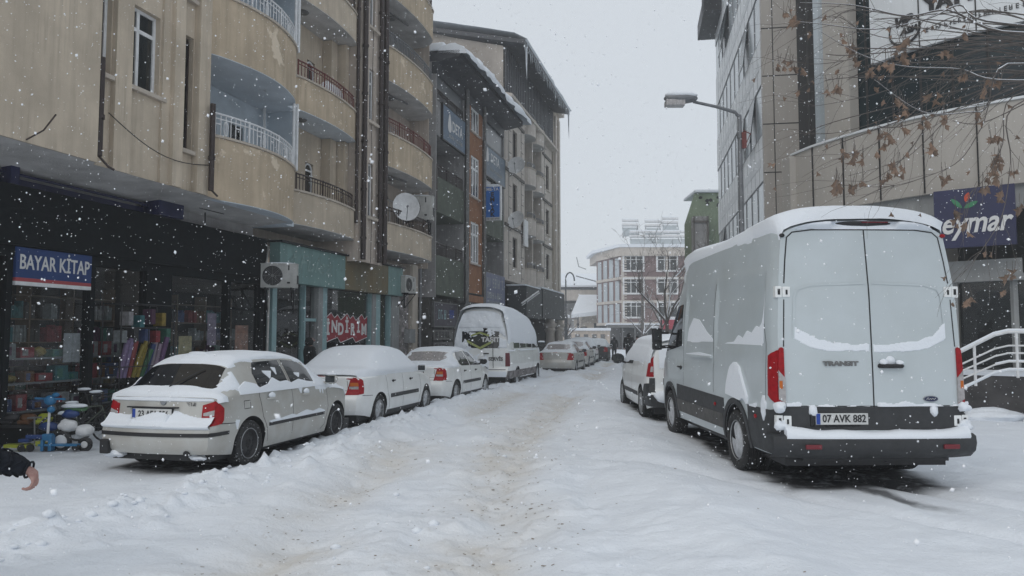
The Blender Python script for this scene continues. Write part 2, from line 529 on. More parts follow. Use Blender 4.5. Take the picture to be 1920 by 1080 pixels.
def graded(a, b, fn):
    out = [a]
    while out[-1] < b: out.append(out[-1] + fn(out[-1]))
    return out
ys = [-45, -30, -12, -5, -1, 0.6] + graded(1.6, 70, lambda y: max(.04, .0065 * y)) + [76, 85, 100, 130, 180, 230, 290]
xs = [-160, -100, -60, -35, -22, -15] + graded(-11, 12.5, lambda x: .055 if -9.6 < x < 6.4 else .11) + [14, 17, 22, 35, 60, 100, 160]
X_, Y_ = np.meshgrid(np.array(xs), np.array(ys))
Z_ = G(X_, Y_)
far = sstep(90, 200, np.hypot(X_, Y_))
Z_ = Z_ * (1 - far)
nr, nc = X_.shape
me = bpy.data.meshes.new('ground')
co = np.stack([X_, Y_, Z_], -1).reshape(-1, 3)
idx = np.arange(nr * nc).reshape(nr, nc)
q = np.stack([idx[:-1, :-1], idx[:-1, 1:], idx[1:, 1:], idx[1:, :-1]], -1).reshape(-1, 4)
me.vertices.add(len(co)); me.vertices.foreach_set('co', co.ravel())
me.loops.add(q.size); me.loops.foreach_set('vertex_index', q.ravel())
me.polygons.add(len(q)); me.polygons.foreach_set('loop_start', np.arange(0, q.size, 4)); me.polygons.foreach_set('loop_total', np.full(len(q), 4))
me.polygons.foreach_set('use_smooth', np.ones(len(q), bool))
me.update(calc_edges=True)
tx_ = np.interp(Y_, TRK_Y, TRK_X)
a1 = np.exp(-((X_ - tx_) / .42) ** 2); a2 = np.exp(-((X_ - tx_ + 1.65) / .42) ** 2)
ln = fbm(X_ * .5, Y_ * .28, 3, 60)
dirt = np.clip((a1 * 1.0 + a2 * .8) * sstep(.35, .62, ln) + .25 * np.exp(-((X_ - tx_ + .8) / 1.3) ** 2) * sstep(.4, .6, ln), 0, 1) * (1 - sstep(48, 75, Y_))
under = np.zeros_like(dirt)          # bare dark road beneath parked vehicles, doubling as their shadow put into the colour
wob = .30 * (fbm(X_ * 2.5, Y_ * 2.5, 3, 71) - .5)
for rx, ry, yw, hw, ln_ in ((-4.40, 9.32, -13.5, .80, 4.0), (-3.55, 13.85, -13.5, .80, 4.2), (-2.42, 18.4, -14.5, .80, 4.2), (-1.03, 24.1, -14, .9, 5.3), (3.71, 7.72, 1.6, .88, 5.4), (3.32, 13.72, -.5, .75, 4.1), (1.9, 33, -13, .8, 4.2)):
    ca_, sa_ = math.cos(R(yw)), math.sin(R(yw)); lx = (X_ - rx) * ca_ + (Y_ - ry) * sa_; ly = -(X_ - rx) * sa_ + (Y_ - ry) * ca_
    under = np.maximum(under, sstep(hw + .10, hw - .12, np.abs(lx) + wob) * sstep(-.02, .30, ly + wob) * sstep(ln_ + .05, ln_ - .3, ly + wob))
st_ = np.abs((X_ - 3.3) - (8.6 - Y_) * .42 + wob * .5); under = np.maximum(under, sstep(.16, .06, st_) * sstep(6.7, 7.4, Y_) * sstep(9, 8.5, Y_) * .85)  # dark streak trailing from the van: wheel track and shadow painted as colour
uu = X_ * CA - Y_ * SA; ss = X_ * SA + Y_ * CA
pave = sstep(-8.2, -8.9, uu) * (1 - sstep(26, 40, Y_))
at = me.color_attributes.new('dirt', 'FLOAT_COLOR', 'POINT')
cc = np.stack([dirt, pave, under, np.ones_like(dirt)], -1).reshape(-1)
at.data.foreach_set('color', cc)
gm = bpy.data.materials.new('street_snow'); gm.use_nodes = True
nt = gm.node_tree; b = nt.nodes['Principled BSDF']
b.inputs['Roughness'].default_value = .88; b.inputs['Specular IOR Level'].default_value = .2
ca = nt.nodes.new('ShaderNodeVertexColor'); ca.layer_name = 'dirt'
sp = nt.nodes.new('ShaderNodeSeparateColor'); nt.links.new(ca.outputs[0], sp.inputs[0])
tc = nt.nodes.new('ShaderNodeTexCoord')
def N_(scale, det=6, rg=.6, mapping=None):
    n = nt.nodes.new('ShaderNodeTexNoise'); n.inputs['Scale'].default_value = scale
    n.inputs['Detail'].default_value = det; n.inputs['Roughness'].default_value = rg
    if mapping:
        mp = nt.nodes.new('ShaderNodeMapping'); mp.inputs['Scale'].default_value = mapping
        nt.links.new(tc.outputs['Object'], mp.inputs[0]); nt.links.new(mp.outputs[0], n.inputs['Vector'])
    else: nt.links.new(tc.outputs['Object'], n.inputs['Vector'])
    return n.outputs[0]
def MR(src, a, b_, c=0, d=1):
    r_ = nt.nodes.new('ShaderNodeMapRange')
    for i, v in enumerate((a, b_, c, d)): r_.inputs[i + 1].default_value = v
    nt.links.new(src, r_.inputs[0]); return r_.outputs[0]
def MUL(a, b_):
    x = nt.nodes.new('ShaderNodeMath'); x.operation = 'MULTIPLY'
    nt.links.new(a, x.inputs[0])
    if isinstance(b_, float): x.inputs[1].default_value = b_
    else: nt.links.new(b_, x.inputs[1])
    return x.outputs[0]
def MIX(fac, A, B):
    x = nt.nodes.new('ShaderNodeMix'); x.data_type = 'RGBA'; nt.links.new(fac, x.inputs[0])
    for s_, i in ((A, 6), (B, 7)):
        if isinstance(s_, tuple): x.inputs[i].default_value = (*s_, 1)
        else: nt.links.new(s_, x.inputs[i])
    return x.outputs[2]
c0 = MIX(MR(N_(1.3), .4, .7), (.775, .815, .865), (.72, .76, .815))
c1 = MIX(MUL(MR(sp.outputs[0], 0, 1), MR(N_(2.2), .25, .7, .25, .9)), c0, (.61, .58, .53))
c2 = MIX(MUL(sp.outputs[0], MR(N_(9, 8, .7, (1.0, .45, 1)), .57, .68, 0, .7)), c1, (.42, .385, .34))
c3 = MIX(MUL(sp.outputs[1], MR(N_(1.6, 6, .6, (1, 1, 1)), .38, .62, .25, .8)), c2, (.44, .46, .48))
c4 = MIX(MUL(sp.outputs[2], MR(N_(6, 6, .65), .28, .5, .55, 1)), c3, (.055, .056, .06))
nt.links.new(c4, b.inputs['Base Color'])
bp = nt.nodes.new('ShaderNodeBump'); bp.inputs['Strength'].default_value = .8; bp.inputs['Distance'].default_value = .03
ad = nt.nodes.new('ShaderNodeMath'); ad.operation = 'ADD'
nt.links.new(MUL(N_(7, 6, .6), 1.0), ad.inputs[0]); nt.links.new(MUL(N_(38, 4, .6), .35), ad.inputs[1])
nt.links.new(ad.outputs[0], bp.inputs['Height']); nt.links.new(bp.outputs[0], b.inputs['Normal'])
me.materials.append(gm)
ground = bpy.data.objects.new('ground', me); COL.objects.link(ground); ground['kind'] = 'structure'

# haze of the falling snow (one closed box, sky outside)
hm = bpy.data.materials.new('haze_air'); hm.use_nodes = True
ht = hm.node_tree
for n in list(ht.nodes): ht.nodes.remove(n)
ho = ht.nodes.new('ShaderNodeOutputMaterial'); pv_ = ht.nodes.new('ShaderNodeVolumePrincipled')
pv_.inputs['Color'].default_value = (.97, .985, 1, 1); pv_.inputs['Density'].default_value = .0020; pv_.inputs['Anisotropy'].default_value = .2
ht.links.new(pv_.outputs[0], ho.inputs['Volume'])
MB().box((-165, -50, -1.2), (165, 295, 23)).build('haze', hm)['kind'] = 'stuff'
# ================================================================== facade tools (street frame: x = u, y = s)
def wall(mb, u, s0, s1, z0, z1, holes=(), depth=.16, m=0, mrev=None):
    """wall sheet facing +u with openings (sa, sb, za, zb) and their reveals"""
    if mrev is None: mrev = m
    S_ = sorted({s0, s1} | {h[0] for h in holes} | {h[1] for h in holes})
    Z_ = sorted({z0, z1} | {h[2] for h in holes} | {h[3] for h in holes})
    S_ = [s for s in S_ if s0 <= s <= s1]; Z_ = [z for z in Z_ if z0 <= z <= z1]
    for i in range(len(S_) - 1):
        for j in range(len(Z_) - 1):
            cs, cz = (S_[i] + S_[i + 1]) / 2, (Z_[j] + Z_[j + 1]) / 2
            if any(h[0] < cs < h[1] and h[2] < cz < h[3] for h in holes): continue
            mb.add([(u, S_[i], Z_[j]), (u, S_[i + 1], Z_[j]), (u, S_[i + 1], Z_[j + 1]), (u, S_[i], Z_[j + 1])], [(0, 1, 2, 3)], m)
    for a, b_, c, d in holes:
        for p, q_ in (((a, c), (a, d)), ((a, d), (b_, d)), ((b_, d), (b_, c)), ((b_, c), (a, c))):
            mb.add([(u, p[0], p[1]), (u, q_[0], q_[1]), (u - depth, q_[0], q_[1]), (u - depth, p[0], p[1])], [(0, 1, 2, 3)], mrev)

def window(T, u, sa, sb, za, zb, cols=(.5,), rows=(), fm='white_paint', pm='win', fr=.05, arch=False, sill=None, depth=.05, curtain=True, name='window'):
    """frame mesh with pane and sill as sub-parts, in plane u facing +u"""
    mb = MB()
    g = .004
    if arch:
        r = (sb - sa) / 2; zc = zb - r; sc = (sa + sb) / 2
        out = [(sa, za), (sb, za)] + [(sc + r * math.cos(a), zc + r * math.sin(a)) for a in np.linspace(0, math.pi, 13)]
        r2 = r - fr
        inn = [(sa + fr, za + fr), (sb - fr, za + fr)] + [(sc + r2 * math.cos(a), zc + r2 * math.sin(a)) for a in np.linspace(0, math.pi, 13)]
        n = len(out)
        vs = [(u, p[0], p[1]) for p in out] + [(u, p[0], p[1]) for p in inn] + [(u - depth, p[0], p[1]) for p in inn]
        fs = [(k, (k + 1) % n, n + (k + 1) % n, n + k) for k in range(n)] + [(n + k, n + (k + 1) % n, 2 * n + (k + 1) % n, 2 * n + k) for k in range(n)]
        mb.add(vs, fs)
        mb.box((u - depth, sa + fr, zc - fr / 2), (u - g, sb - fr, zc + fr / 2))
        w_ = mb.build(name, M[fm], T)
        p = MB(); p.add([(u - depth * .6, a_, b_) for a_, b_ in inn], [tuple(range(n))])
    else:
        mb.box((u - depth, sa, za), (u, sa + fr, zb)); mb.box((u - depth, sb - fr, za), (u, sb, zb))
        mb.box((u - depth, sa + fr, za), (u, sb - fr, za + fr)); mb.box((u - depth, sa + fr, zb - fr), (u, sb - fr, zb))
        for c in cols:
            s = sa + (sb - sa) * c; mb.box((u - depth, s - fr * .6, za + fr), (u - g, s + fr * .6, zb - fr))
        for c in rows:
            z = za + (zb - za) * c; mb.box((u - depth + g, sa + fr, z - fr * .6), (u - 2 * g, sb - fr, z + fr * .6))
        w_ = mb.build(name, M[fm], T)
        p = MB(); p.box((u - depth * .8, sa + fr * .5, za + fr * .5), (u - depth * .6, sb - fr * .5, zb - fr * .5))
    p.build('pane', M[pm], (T, w_))
    if sill:
        s_ = MB(); s_.box((u - .02, sa - .1, za - .07), (u + sill, sb + .1, za - .005), bev=.008)
        s_.build('sill', M['white_paint' if sill < .1 else 'stone'], (T, w_))
    return w_

def pipe(T, u, s, z0, z1, r=.055, m='brown', name='drainpipe', collars=True):
    mb = MB(); mb.tube([(u, s, z0), (u, s, z1)], r, 10)
    if collars:
        z = z0 + .6
        while z < z1 - .2:
            mb.tube([(u, s, z), (u, s, z + .07)], r * 1.28, 10); z += 1.45
    return mb.build(name, M[m], T, smooth=True)

def railing(pts, h, m=0, step=.11, ornament=0, r=.014, rails=(0.02, .78, 1.0), post=1.0):
    """pts = polyline on top of a parapet (list of 3D points)"""
    mb = MB()
    P = [Vector(p) for p in pts]
    for k in rails:
        mb.tube([p + Vector((0, 0, h * k)) for p in P], .021 if k > .9 else r, 6)
    d = 0; L = 0
    seg = [(P[i + 1] - P[i]).length for i in range(len(P) - 1)]
    tot = sum(seg); n = max(2, int(tot / step)); kk = 0
    for i in range(n + 1):
        t = tot * i / n; a = 0
        while a < len(seg) - 1 and t > seg[a]: t -= seg[a]; a += 1
        p = P[a].lerp(P[a + 1], min(1, t / seg[a]))
        big = (i % 9 == 0)
        mb.tube([p, p + Vector((0, 0, h * (1.0 if not big else 1.06)))], .022 if big else r * .8, 5)
        if ornament and i % 9 == 4:
            dirv = (P[a + 1] - P[a]).normalized()
            ring = [p + dirv * (.05 * math.cos(q)) + Vector((0, 0, h * .4 + h * .33 * math.sin(q))) for q in np.linspace(0, 2 * math.pi, 13)]
            mb.tube(ring, .012, 5, caps=False)
        if ornament and i % 9 in (2, 6):
            dirv = (P[a + 1] - P[a]).normalized() * step
            mb.tube([p + Vector((0, 0, h * .55)), p + dirv + Vector((0, 0, h * .55))], r, 5)
    return mb

def balcony(T, s0, s1, ub, uf, bulge, z0, z1, wallm, soff, rail=None, railh=.45, snow=.05, snap=.5, n=18, sides=True, cap=True):
    """curved solid parapet between s0..s1, from the wall at ub, front at uf (+bulge in the middle)"""
    pts = []
    for i in range(n + 1):
        t = i / n
        s = s0 + (s1 - s0) * t
        e = min(1, min(t, 1 - t) / .14) if snap else 1
        e = math.sin(e * math.pi / 2) ** .7
        u = uf + bulge * math.sin(math.pi * t) - (1 - e) * (snap)
        pts.append((u, s))
    th = .12
    mb = MB()
    for k in range(n):
        (u0, a), (u1, c) = pts[k], pts[k + 1]
        mb.add([(u0, a, z0), (u1, c, z0), (u1, c, z1), (u0, a, z1)], [(0, 1, 2, 3)])
        mb.add([(u0 - th, a, z0 + .1), (u1 - th, c, z0 + .1), (u1 - th, c, z1), (u0 - th, a, z1)], [(3, 2, 1, 0)])
        mb.add([(u0, a, z1), (u1, c, z1), (u1 - th, c, z1), (u0 - th, a, z1)], [(0, 1, 2, 3)])
    if sides:
        for (u0, a) in (pts[0], pts[-1]):
            mb.add([(ub, a, z0), (u0, a, z0), (u0, a, z1), (ub, a, z1)], [(0, 1, 2, 3)])
    par = mb.build('balcony_parapet', M[wallm], T, smooth=True, recalc=True)
    fl = MB()
    poly = [(ub, s0)] + pts + [(ub, s1)]
    fl.prism([(p[0] - .004, p[1]) for p in poly], z0 - .015, z0 + .12)
    fl.build('balcony_floor', M[soff], T)
    cp = MB()
    for k in range(n):
        (u0, a), (u1, c) = pts[k], pts[k + 1]
        q_ = [(u0 + .04, a, z1 + .004), (u1 + .04, c, z1 + .004), (u1 - th - .02, c, z1 + .004), (u0 - th - .02, a, z1 + .004)]
        cp.add(q_ + [(x, y, z + .05) for x, y, z in q_], [(0, 1, 5, 4), (4, 5, 6, 7), (2, 3, 7, 6), (3, 2, 1, 0)])
    cp.build('parapet_coping', M['plaster_pale'], (T, par))
    if rail:
        line = [(u - th / 2, s, z1 + .05) for u, s in pts[1:-1]]
        railing(line, railh, ornament=1 if rail == 'white_paint' else 0, step=.12).build('railing', M[rail], (T, par))
    return pts

TOY_P = mat('pink_cloth', (.42, .22, .2), .9, var=.5, vscale=6)
# ================================================================== LEFT 1: beige block with curved balconies
FL = 2.93
A = Thing('apartment_building', 'beige rendered apartment block with white railed curved balcony over the black shop front', 'building', (-9.4, 5, 0), STREET)
w_ = MB()
Z0, ZT = 4.42, 16.0
# bay at the left edge
w_.box((-9.9, 4.5, Z0), (-9.25, 9.52, ZT))
holes = [(9.80, 9.98, 5.98, 7.42), (10.37, 11.1, 5.98, 7.42)]
holes += [(a, b_, c + FL, d + FL) for a, b_, c, d in holes]
wall(w_, -9.5, 9.52, 11.46, Z0, ZT, holes, .2)
wall(w_, -9.5, 11.46, 12.34, Z0, ZT, [(11.78, 12.0, 5.2, 7.4), (11.78, 12.0, 5.2 + FL, 7.4 + FL)], .2)
for a, b_, u in ((10.0, 10.36, -9.40), (11.14, 11.34, -9.45), (11.34, 11.6, -9.36), (12.02, 12.34, -9.36)):
    w_.box((-9.63, a, Z0 + .002), (u, b_, ZT - .01))
# body behind the balconies and the ground floor
w_.box((-14, 4.5, 3.2), (-11.3, 12.3, ZT - .02)); w_.box((-14, 12.3, 4.3), (-11.62, 16.46, ZT - .02))
w_.box((-11.6, 16.42, Z0), (-10.0, 16.47, ZT)); w_.box((-11.6, 12.1, Z0), (-9.62, 12.34, ZT - .01))
wl = w_.build('wall', M['plaster'], A)
s_ = MB(); s_.add([(-9.27, 4.5, 4.416), (-9.27, 9.5, 4.416), (-9.4, 9.6, 4.416), (-9.4, 12.34, 4.416), (-9.6, 15.7, 4.41), (-12, 15.7, 4.2), (-12, 4.5, 4.2)], [tuple(range(7))])
s_.build('soffit', M['soffit'], A)
for i, (a, b_, c, d) in enumerate(holes):
    window(A, -9.6, a, b_, c, d, cols=(.42,) if b_ - a > .3 else (), rows=(.74,) if b_ - a > .3 else (), fr=.055, fm='white_paint', sill=.17 if False else None)
    x = MB(); x.box((-9.7, a - .06, c - .08), (-9.41, min(b_ + .12, 10.0 if a < 10 else 20), c - .004), bev=.01); x.build('window_sill', M['plaster_pale'], A)
for k in (0, 1):
    window(A, -9.6, 11.78, 12.0, 5.2 + FL * k, 7.4 + FL * k, cols=(), arch=True, fr=.035, fm='brown')
    x = MB(); x.box((-9.7, 11.66, 5.12 + FL * k), (-9.40, 12.02, 5.2 + FL * k), bev=.01); x.build('window_sill', M['plaster_pale'], A)
pipe(A, -9.33, 9.62, 4.55, 6.15, .06)
pipe(A, -9.4, 9.66, 6.1, 10, .028, collars=False)
pipe(A, -9.26, 12.3, 4.5, 6.2, .055)
x = MB(); x.tube([(-9.33, 9.62, 4.56), (-9.25, 9.75, 4.4), (-9.2, 9.82, 4.36)], .02, 6); x.tube([(-9.26, 12.3, 4.52), (-9.18, 12.4, 4.4)], .02, 6)
x.tube([(-9.24, 8.25, 4.45), (-9.05, 8.35, 4.6), (-8.95, 8.45, 4.85)], .012, 5)
build_each(x, 'drain_spout', M['brown'], A, smooth=True)
for k in range(4):
    z = Z0 + FL * k
    balcony(A, 12.34, 16.0, -11.6, -9.62, .42, z, z + 1.25, 'plaster_peel' if k < 3 else 'plaster', 'soffit_blue', rail='white_paint', railh=.46, snap=.12)
    # recessed back wall, painted blue grey, with an arched door and window
    b2 = MB(); wall(b2, -10.75, 12.34, 16.42, z + .12, z + FL - .02, [(13.6, 14.42, z + .15, z + 2.35), (14.88, 15.42, z + 1.0, z + 2.25)], .1)
    b2.add([(-10.75, 16.415, z + .1), (-10.02, 16.415, z + .1), (-10.02, 16.415, z + FL), (-10.75, 16.415, z + FL)], [(0, 1, 2, 3)])
    b2.build('recess_wall', M['wall_blue'], A)
    b2 = MB(); b2.box((-11.5, 15.96, z - .01), (-9.95, 16.42, z + .11)); b2.build('balcony_floor', M['soffit_blue'], A)
    window(A, -10.78, 13.6, 14.42, z + .15, z + 2.35, cols=(), rows=(), arch=True, fr=.06, fm='clad', name='balcony_door')
    window(A, -10.78, 14.88, 15.42, z + 1.0, z + 2.25, cols=(), arch=True, fr=.07, fm='clad')
    x = MB(); x.tube([(-9.66, 15.86, z + 1.3), (-9.66, 15.86, z + FL - .02)], .035, 8); x.box((-9.72, 15.92, z + 1.28), (-9.6, 15.98, z + FL - .01))
    x.tube([(-10.6, 16.05, z + .1), (-10.6, 16.05, z + FL)], .035, 6)
    x.build('awning_pole', M['white_paint'], A, smooth=True)

# second balcony tier and pipes, x 553..715
w_ = MB()
for k in range(4):
    z = 4.5 + FL * k
balz = [4.52 + FL * k for k in range(4)]
for k, z in enumerate(balz):
    balcony(A, 16.47, 19.92, -11.5, -10.0, .16, z, z + .82, 'plaster_peel' if k == 1 else 'plaster', 'soffit_blue' if k == 1 else 'soffit', rail='red_rail' if k == 1 else 'brown', railh=.42, snap=.06)
    b2 = MB(); wall(b2, -10.85, 16.47, 19.9, z + .12, z + FL - .02, [(18.45, 18.88, z + .35, z + 2.05)], .1)
    b2.box((-10.84, 19.3, z + .1), (-10.55, 19.65, z + FL - .03))
    b2.box((-10.84, 19.7, z + .12), (-10.3, 19.91, z + FL - .03))
    b2.build('recess_wall', M['plaster'], A)
    window(A, -10.88, 18.45, 18.88, z + .35, z + 2.05, cols=(), arch=True, fr=.05, fm='white_paint')
    if k in (1, 2):
        x = MB(); x.blob((-10.4, 17.4, z - .035), (.17, .17, .05), .1, 2); x.tube([(-10.8, 16.7, z - .03), (-10.5, 17.3, z - .03)], .012, 5)
        x.build('ceiling_lamp', M['mdf'], A, smooth=True)
w_.box((-14, 15.7, 4.3), (-11.4, 21.9, ZT - .03))
hl = [(20.35, 20.85, 5.3 + FL * k, 6.95 + FL * k) for k in range(4)]
wall(w_, -9.92, 19.93, 21.55, 3.9, ZT, hl, .14)
w_.box((-11.4, 19.93, 3.9), (-9.93, 19.97, ZT)); w_.box((-11.4, 21.5, 3.9), (-9.93, 21.55, ZT))
w_.build('wall', M['plaster_pink'], A)
for a, b_, c, d in hl:
    window(A, -10.0, a, b_, c, d, cols=(.6,), rows=(.75,), fr=.05)
    x = MB(); x.box((-10.0, a - .1, c - .09), (-9.8, b_ + .15, c), bev=.01); x.build('window_sill', M['plaster_pale'], A)
pipe(A, -9.82, 20.02, 3.95, ZT, .075, 'brown'); pipe(A, -9.8, 21.08, 3.95, ZT, .07, 'brown'); pipe(A, -9.8, 21.45, 3.95, ZT, .085, 'brown')
pipe(A, -9.95, 19.8, 5.0, ZT, .05, 'brown')
pipe(A, -9.84, 20.25, 3.95, ZT, .03, 'plaster_pink')

T_ = Thing('covered_bundle', 'pale sheet covered bundle behind the red balcony railing', 'bundle', (-10.4, 18.9, 8.4), STREET)
x = MB(); x.blob((-10.35, 19.0, 8.5), (.22, .62, .42), .3, 3, 8); x.build('sheet', M['white_paint'], T_, smooth=True)
x = MB(); x.blob((-10.32, 19.2, 8.15), (.18, .5, .3), .4, 3, 3); x.build('cloth', TOY_P, T_, smooth=True)
# cables looped along the facade and things left on the balconies
x = MB()
for (a, za), (b_, zb_), sag in (((9.8, 5.3), (12.3, 5.0), .25), ((9.6, 8.6), (12.3, 8.3), .3)):
    x.tube([(-9.33, a + (b_ - a) * t, za + (zb_ - za) * t - sag * math.sin(math.pi * t)) for t in np.linspace(0, 1, 12)], .009, 5)
build_each(x, 'cable', M['ink'], A, smooth=True)
x = MB(); x.tube([(-9.84, 21.5 - .02 * t, 4.0 + t * 2) for t in range(6)], .012, 5); x.tube([(-9.86, 20.6 + .03 * math.sin(t), 3.9 + t) for t in range(12)], .009, 5); build_each(x, 'cable', M['ink'], A, smooth=True)

# ------------------------------------------------------------------ the bookshop front under it
BK = Thing('bookshop_front', 'black clad bookshop front with dark show windows below the beige block', 'shop', (-10.57, 12.5, 0), STREET)
x = MB()
x.box((-10.75, 4.5, 3.12), (-10.42, 16.02, 4.06), bev=.01)
x.box((-10.8, 4.5, 2.95), (-10.5, 16.0, 3.12))
x.build('fascia', M['black_clad'], BK)
x = MB()
x.box((-11.5, 4.5, 4.06), (-10.7, 12.0, 4.42)); x.box((-11.4, 12.9, 4.06), (-10.62, 15.7, 4.4))
build_each(x, 'upper_wall_strip', M['grey_render'], BK)
x = MB(); x.box((-10.7, 5, 4.1), (-10.63, 12.1, 4.2)); x.tube([(-10.55, 9.0, 4.25), (-10.55, 12.2, 4.25)], .025, 6)
x.box((-10.72, 12.15, 4.06), (-10.3, 12.85, 4.42)); x.box((-10.6, 9.05, 4.06), (-10.4, 9.2, 4.42))
x.build('awning_roller', M['navy'], BK)
x = MB(); x.tube([(-10.2, 13.2, 4.36), (-10.2, 14.0, 4.36)], .015, 6); x.tube([(-10.4, 13.65, 4.38), (-10.4, 13.65, 4.06)], .015, 6)
x.build('awning_arm', M['ink'], BK)
x = MB()
for s in (4.5, 9.14, 10.77, 12.12, 12.72, 14.64, 15.9):
    wd = {12.12: .6, 15.9: .14}.get(s, .1)
    x.box((-10.68, s, .0), (-10.5, s + wd, 2.95))
x.box((-10.64, 4.5, .0), (-10.52, 16.0, .28))
x.box((-10.64, 14.7, 2.3), (-10.53, 15.9, 2.36))
build_each(x, 'frame', M['black_clad'], BK)
x = MB()
for a, b_ in ((4.6, 9.14), (9.24, 10.77), (10.87, 12.12), (12.82, 14.64), (14.74, 15.9)):
    x.box((-10.6, a, .28), (-10.585, b_, 2.95))
build_each(x, 'window_glass', M['shopglass'], BK)
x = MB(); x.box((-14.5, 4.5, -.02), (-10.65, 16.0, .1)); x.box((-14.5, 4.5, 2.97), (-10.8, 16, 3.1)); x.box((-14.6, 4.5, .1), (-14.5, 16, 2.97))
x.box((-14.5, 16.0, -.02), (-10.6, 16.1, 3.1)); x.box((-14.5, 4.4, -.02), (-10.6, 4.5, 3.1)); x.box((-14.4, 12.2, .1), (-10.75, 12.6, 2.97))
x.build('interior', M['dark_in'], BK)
# sign
SG = Thing('shop_sign', 'blue bookshop name board with white capitals and a red and white lower band', 'sign', (-10.45, 10, 2.4), STREET)
x = MB(); x.box((-10.56, 9.26, 2.62), (-10.47, 10.74, 3.1)); x.build('sign_board', mat('sign_blue', (.012, .045, .17), .45, var=.25, vscale=3), SG)
x = MB(); x.box((-10.55, 9.262, 2.562), (-10.468, 10.738, 2.618)); x.build('red_band', mat('band_red', (.35, .06, .07), .5), SG)
x = MB(); x.box((-10.55, 9.262, 2.5), (-10.466, 10.738, 2.56)); x.build('white_band', M['white_paint'], SG)
x = MB(); put_text(x, 'BAYAR KİTAP', .33, (-10.463, 10.0, 2.86), (0, 1, 0), (0, 0, 1), fit=1.36, depth=.008, bold=.004); x.build('lettering', M['textwhite'], SG)

# stock in the window: shelves and boxed toys
def pal(i):
    return [(.5, .06, .08), (.06, .3, .34), (.45, .5, .52), (.5, .36, .06), (.1, .16, .4), (.55, .54, .56), (.1, .34, .25), (.16, .05, .13), (.10, .1, .11), (.25, .1, .03)][i % 10]
TOY = [mat('toy_box_%s' % n, tuple(q_ * .48 for q_ in pal(i)), .5, var=.45, vscale=14) for i, n in enumerate(('red', 'teal', 'grey', 'yellow', 'blue', 'pale', 'green', 'purple', 'charcoal', 'orange'))]
SH = Thing('display_shelf', 'dark display shelves of toys behind the left show window', 'shelf', (-11.0, 9.9, .1), STREET)
x = MB()
for z in (.5, .95, 1.35): x.box((-11.45, 8.4, z - .03), (-10.64, 11.9, z))
for s in (8.4, 10.1, 11.88): x.box((-11.45, s, .1), (-11.4, s + .04, 1.6))
build_each(x, 'shelf_board', M['galv'], SH)
rr = random.Random(4)
kinds = ['red toy box', 'teal toy box', 'grey toy box', 'yellow toy', 'blue toy box', 'pale boxed set', 'green toy box', 'purple toy box', 'charcoal toy box', 'orange toy box']
for zi, z in enumerate((.5, .95, 1.35)):
    s = 8.9
    while s < 11.7:
        wd = rr.uniform(.14, .34); h = rr.uniform(.12, .27); ci = rr.randrange(10)
        t = MB()
        u = -10.66 - rr.uniform(0, .06)
        if ci == 3:
            t.blob((u - .1, s + wd / 2, z + h / 2), (.1, wd * .4, h * .5), .3, 2, int(s * 10))
        else:
            t.box((u - .2, s, z + .001), (u, s + wd, z + h), 0, .008)
            t.box((u, s + wd * .15, z + h * .2), (u + .004, s + wd * .55, z + h * .8), 1)
        o = t.build('toy_box', [TOY[ci], TOY[(ci + 5) % 10]], None)
        o.location = (0, 0, 0); o.rotation_euler = (0, 0, STREET)
        tag(o, ('%s on the %s shelf behind the show window' % (kinds[ci], ('lowest', 'middle', 'top')[zi])), 'toy', 'toys on the window shelves')
        s += wd + rr.uniform(.01, .09)
for i, (s, z, h, w2, c_, lb) in enumerate(((10.35, 1.25, .5, .34, (.3, .31, .33), 'large pale sheet taped inside the second show window'), (15.1, 1.35, .6, .5, (.34, .17, .12), 'reddish brown poster in the narrow window beside the drain hose'), (13.2, 1.2, .5, .4, (.42, .36, .2), 'ochre poster low in the wide show window'), (14.1, 1.5, .7, .3, (.25, .2, .28), 'dull violet poster at the right of the wide show window'))):
    t = MB(); t.box((-10.62, s, z), (-10.612, s + w2, z + h)); o = t.build('poster', mat('poster_paper_%d' % i, c_, .7, var=.5, vscale=9), None); o.rotation_euler = (0, 0, STREET); tag(o, lb, 'poster')
BS = Thing('book_shelf', 'tall brown shelves of books behind the middle show windows', 'shelf', (-11.3, 13.2, .1), STREET)
x = MB()
for z in (.4, .8, 1.2, 1.6, 2.0, 2.4): x.box((-11.5, 12.9, z - .02), (-11.2, 15.8, z)); x.box((-11.5, 9.3, z - .02), (-11.2, 12.1, z))
for s in (9.3, 10.2, 11.1, 12.06, 12.9, 13.85, 14.8, 15.76): x.box((-11.5, s, .1), (-11.2, s + .03, 2.6))
x.build('shelf_board', mat('shelf_wood', (.13, .09, .06), .6, var=.4, vscale=4), BS)
for z in (.4, .8, 1.2, 1.6, 2.0):
    for a0, a1 in ((9.35, 12.0), (12.95, 15.7)):
        s = a0
        while s < a1:
            n_ = rr.randint(3, 8); c2 = rr.randrange(10); x = MB(); s2 = s
            for k in range(n_):
                h = rr.uniform(.18, .3); w2 = rr.uniform(.025, .06); x.box((-11.4, s2, z), (-11.22 + rr.uniform(-.03, .02), s2 + w2, z + h)); s2 += w2 + .003
            if rr.random() < .82 and len(BS.o.children) < 90: x.build('book_row', TOY[c2], BS)
            s = s2 + rr.choice((.01, .03, .12))
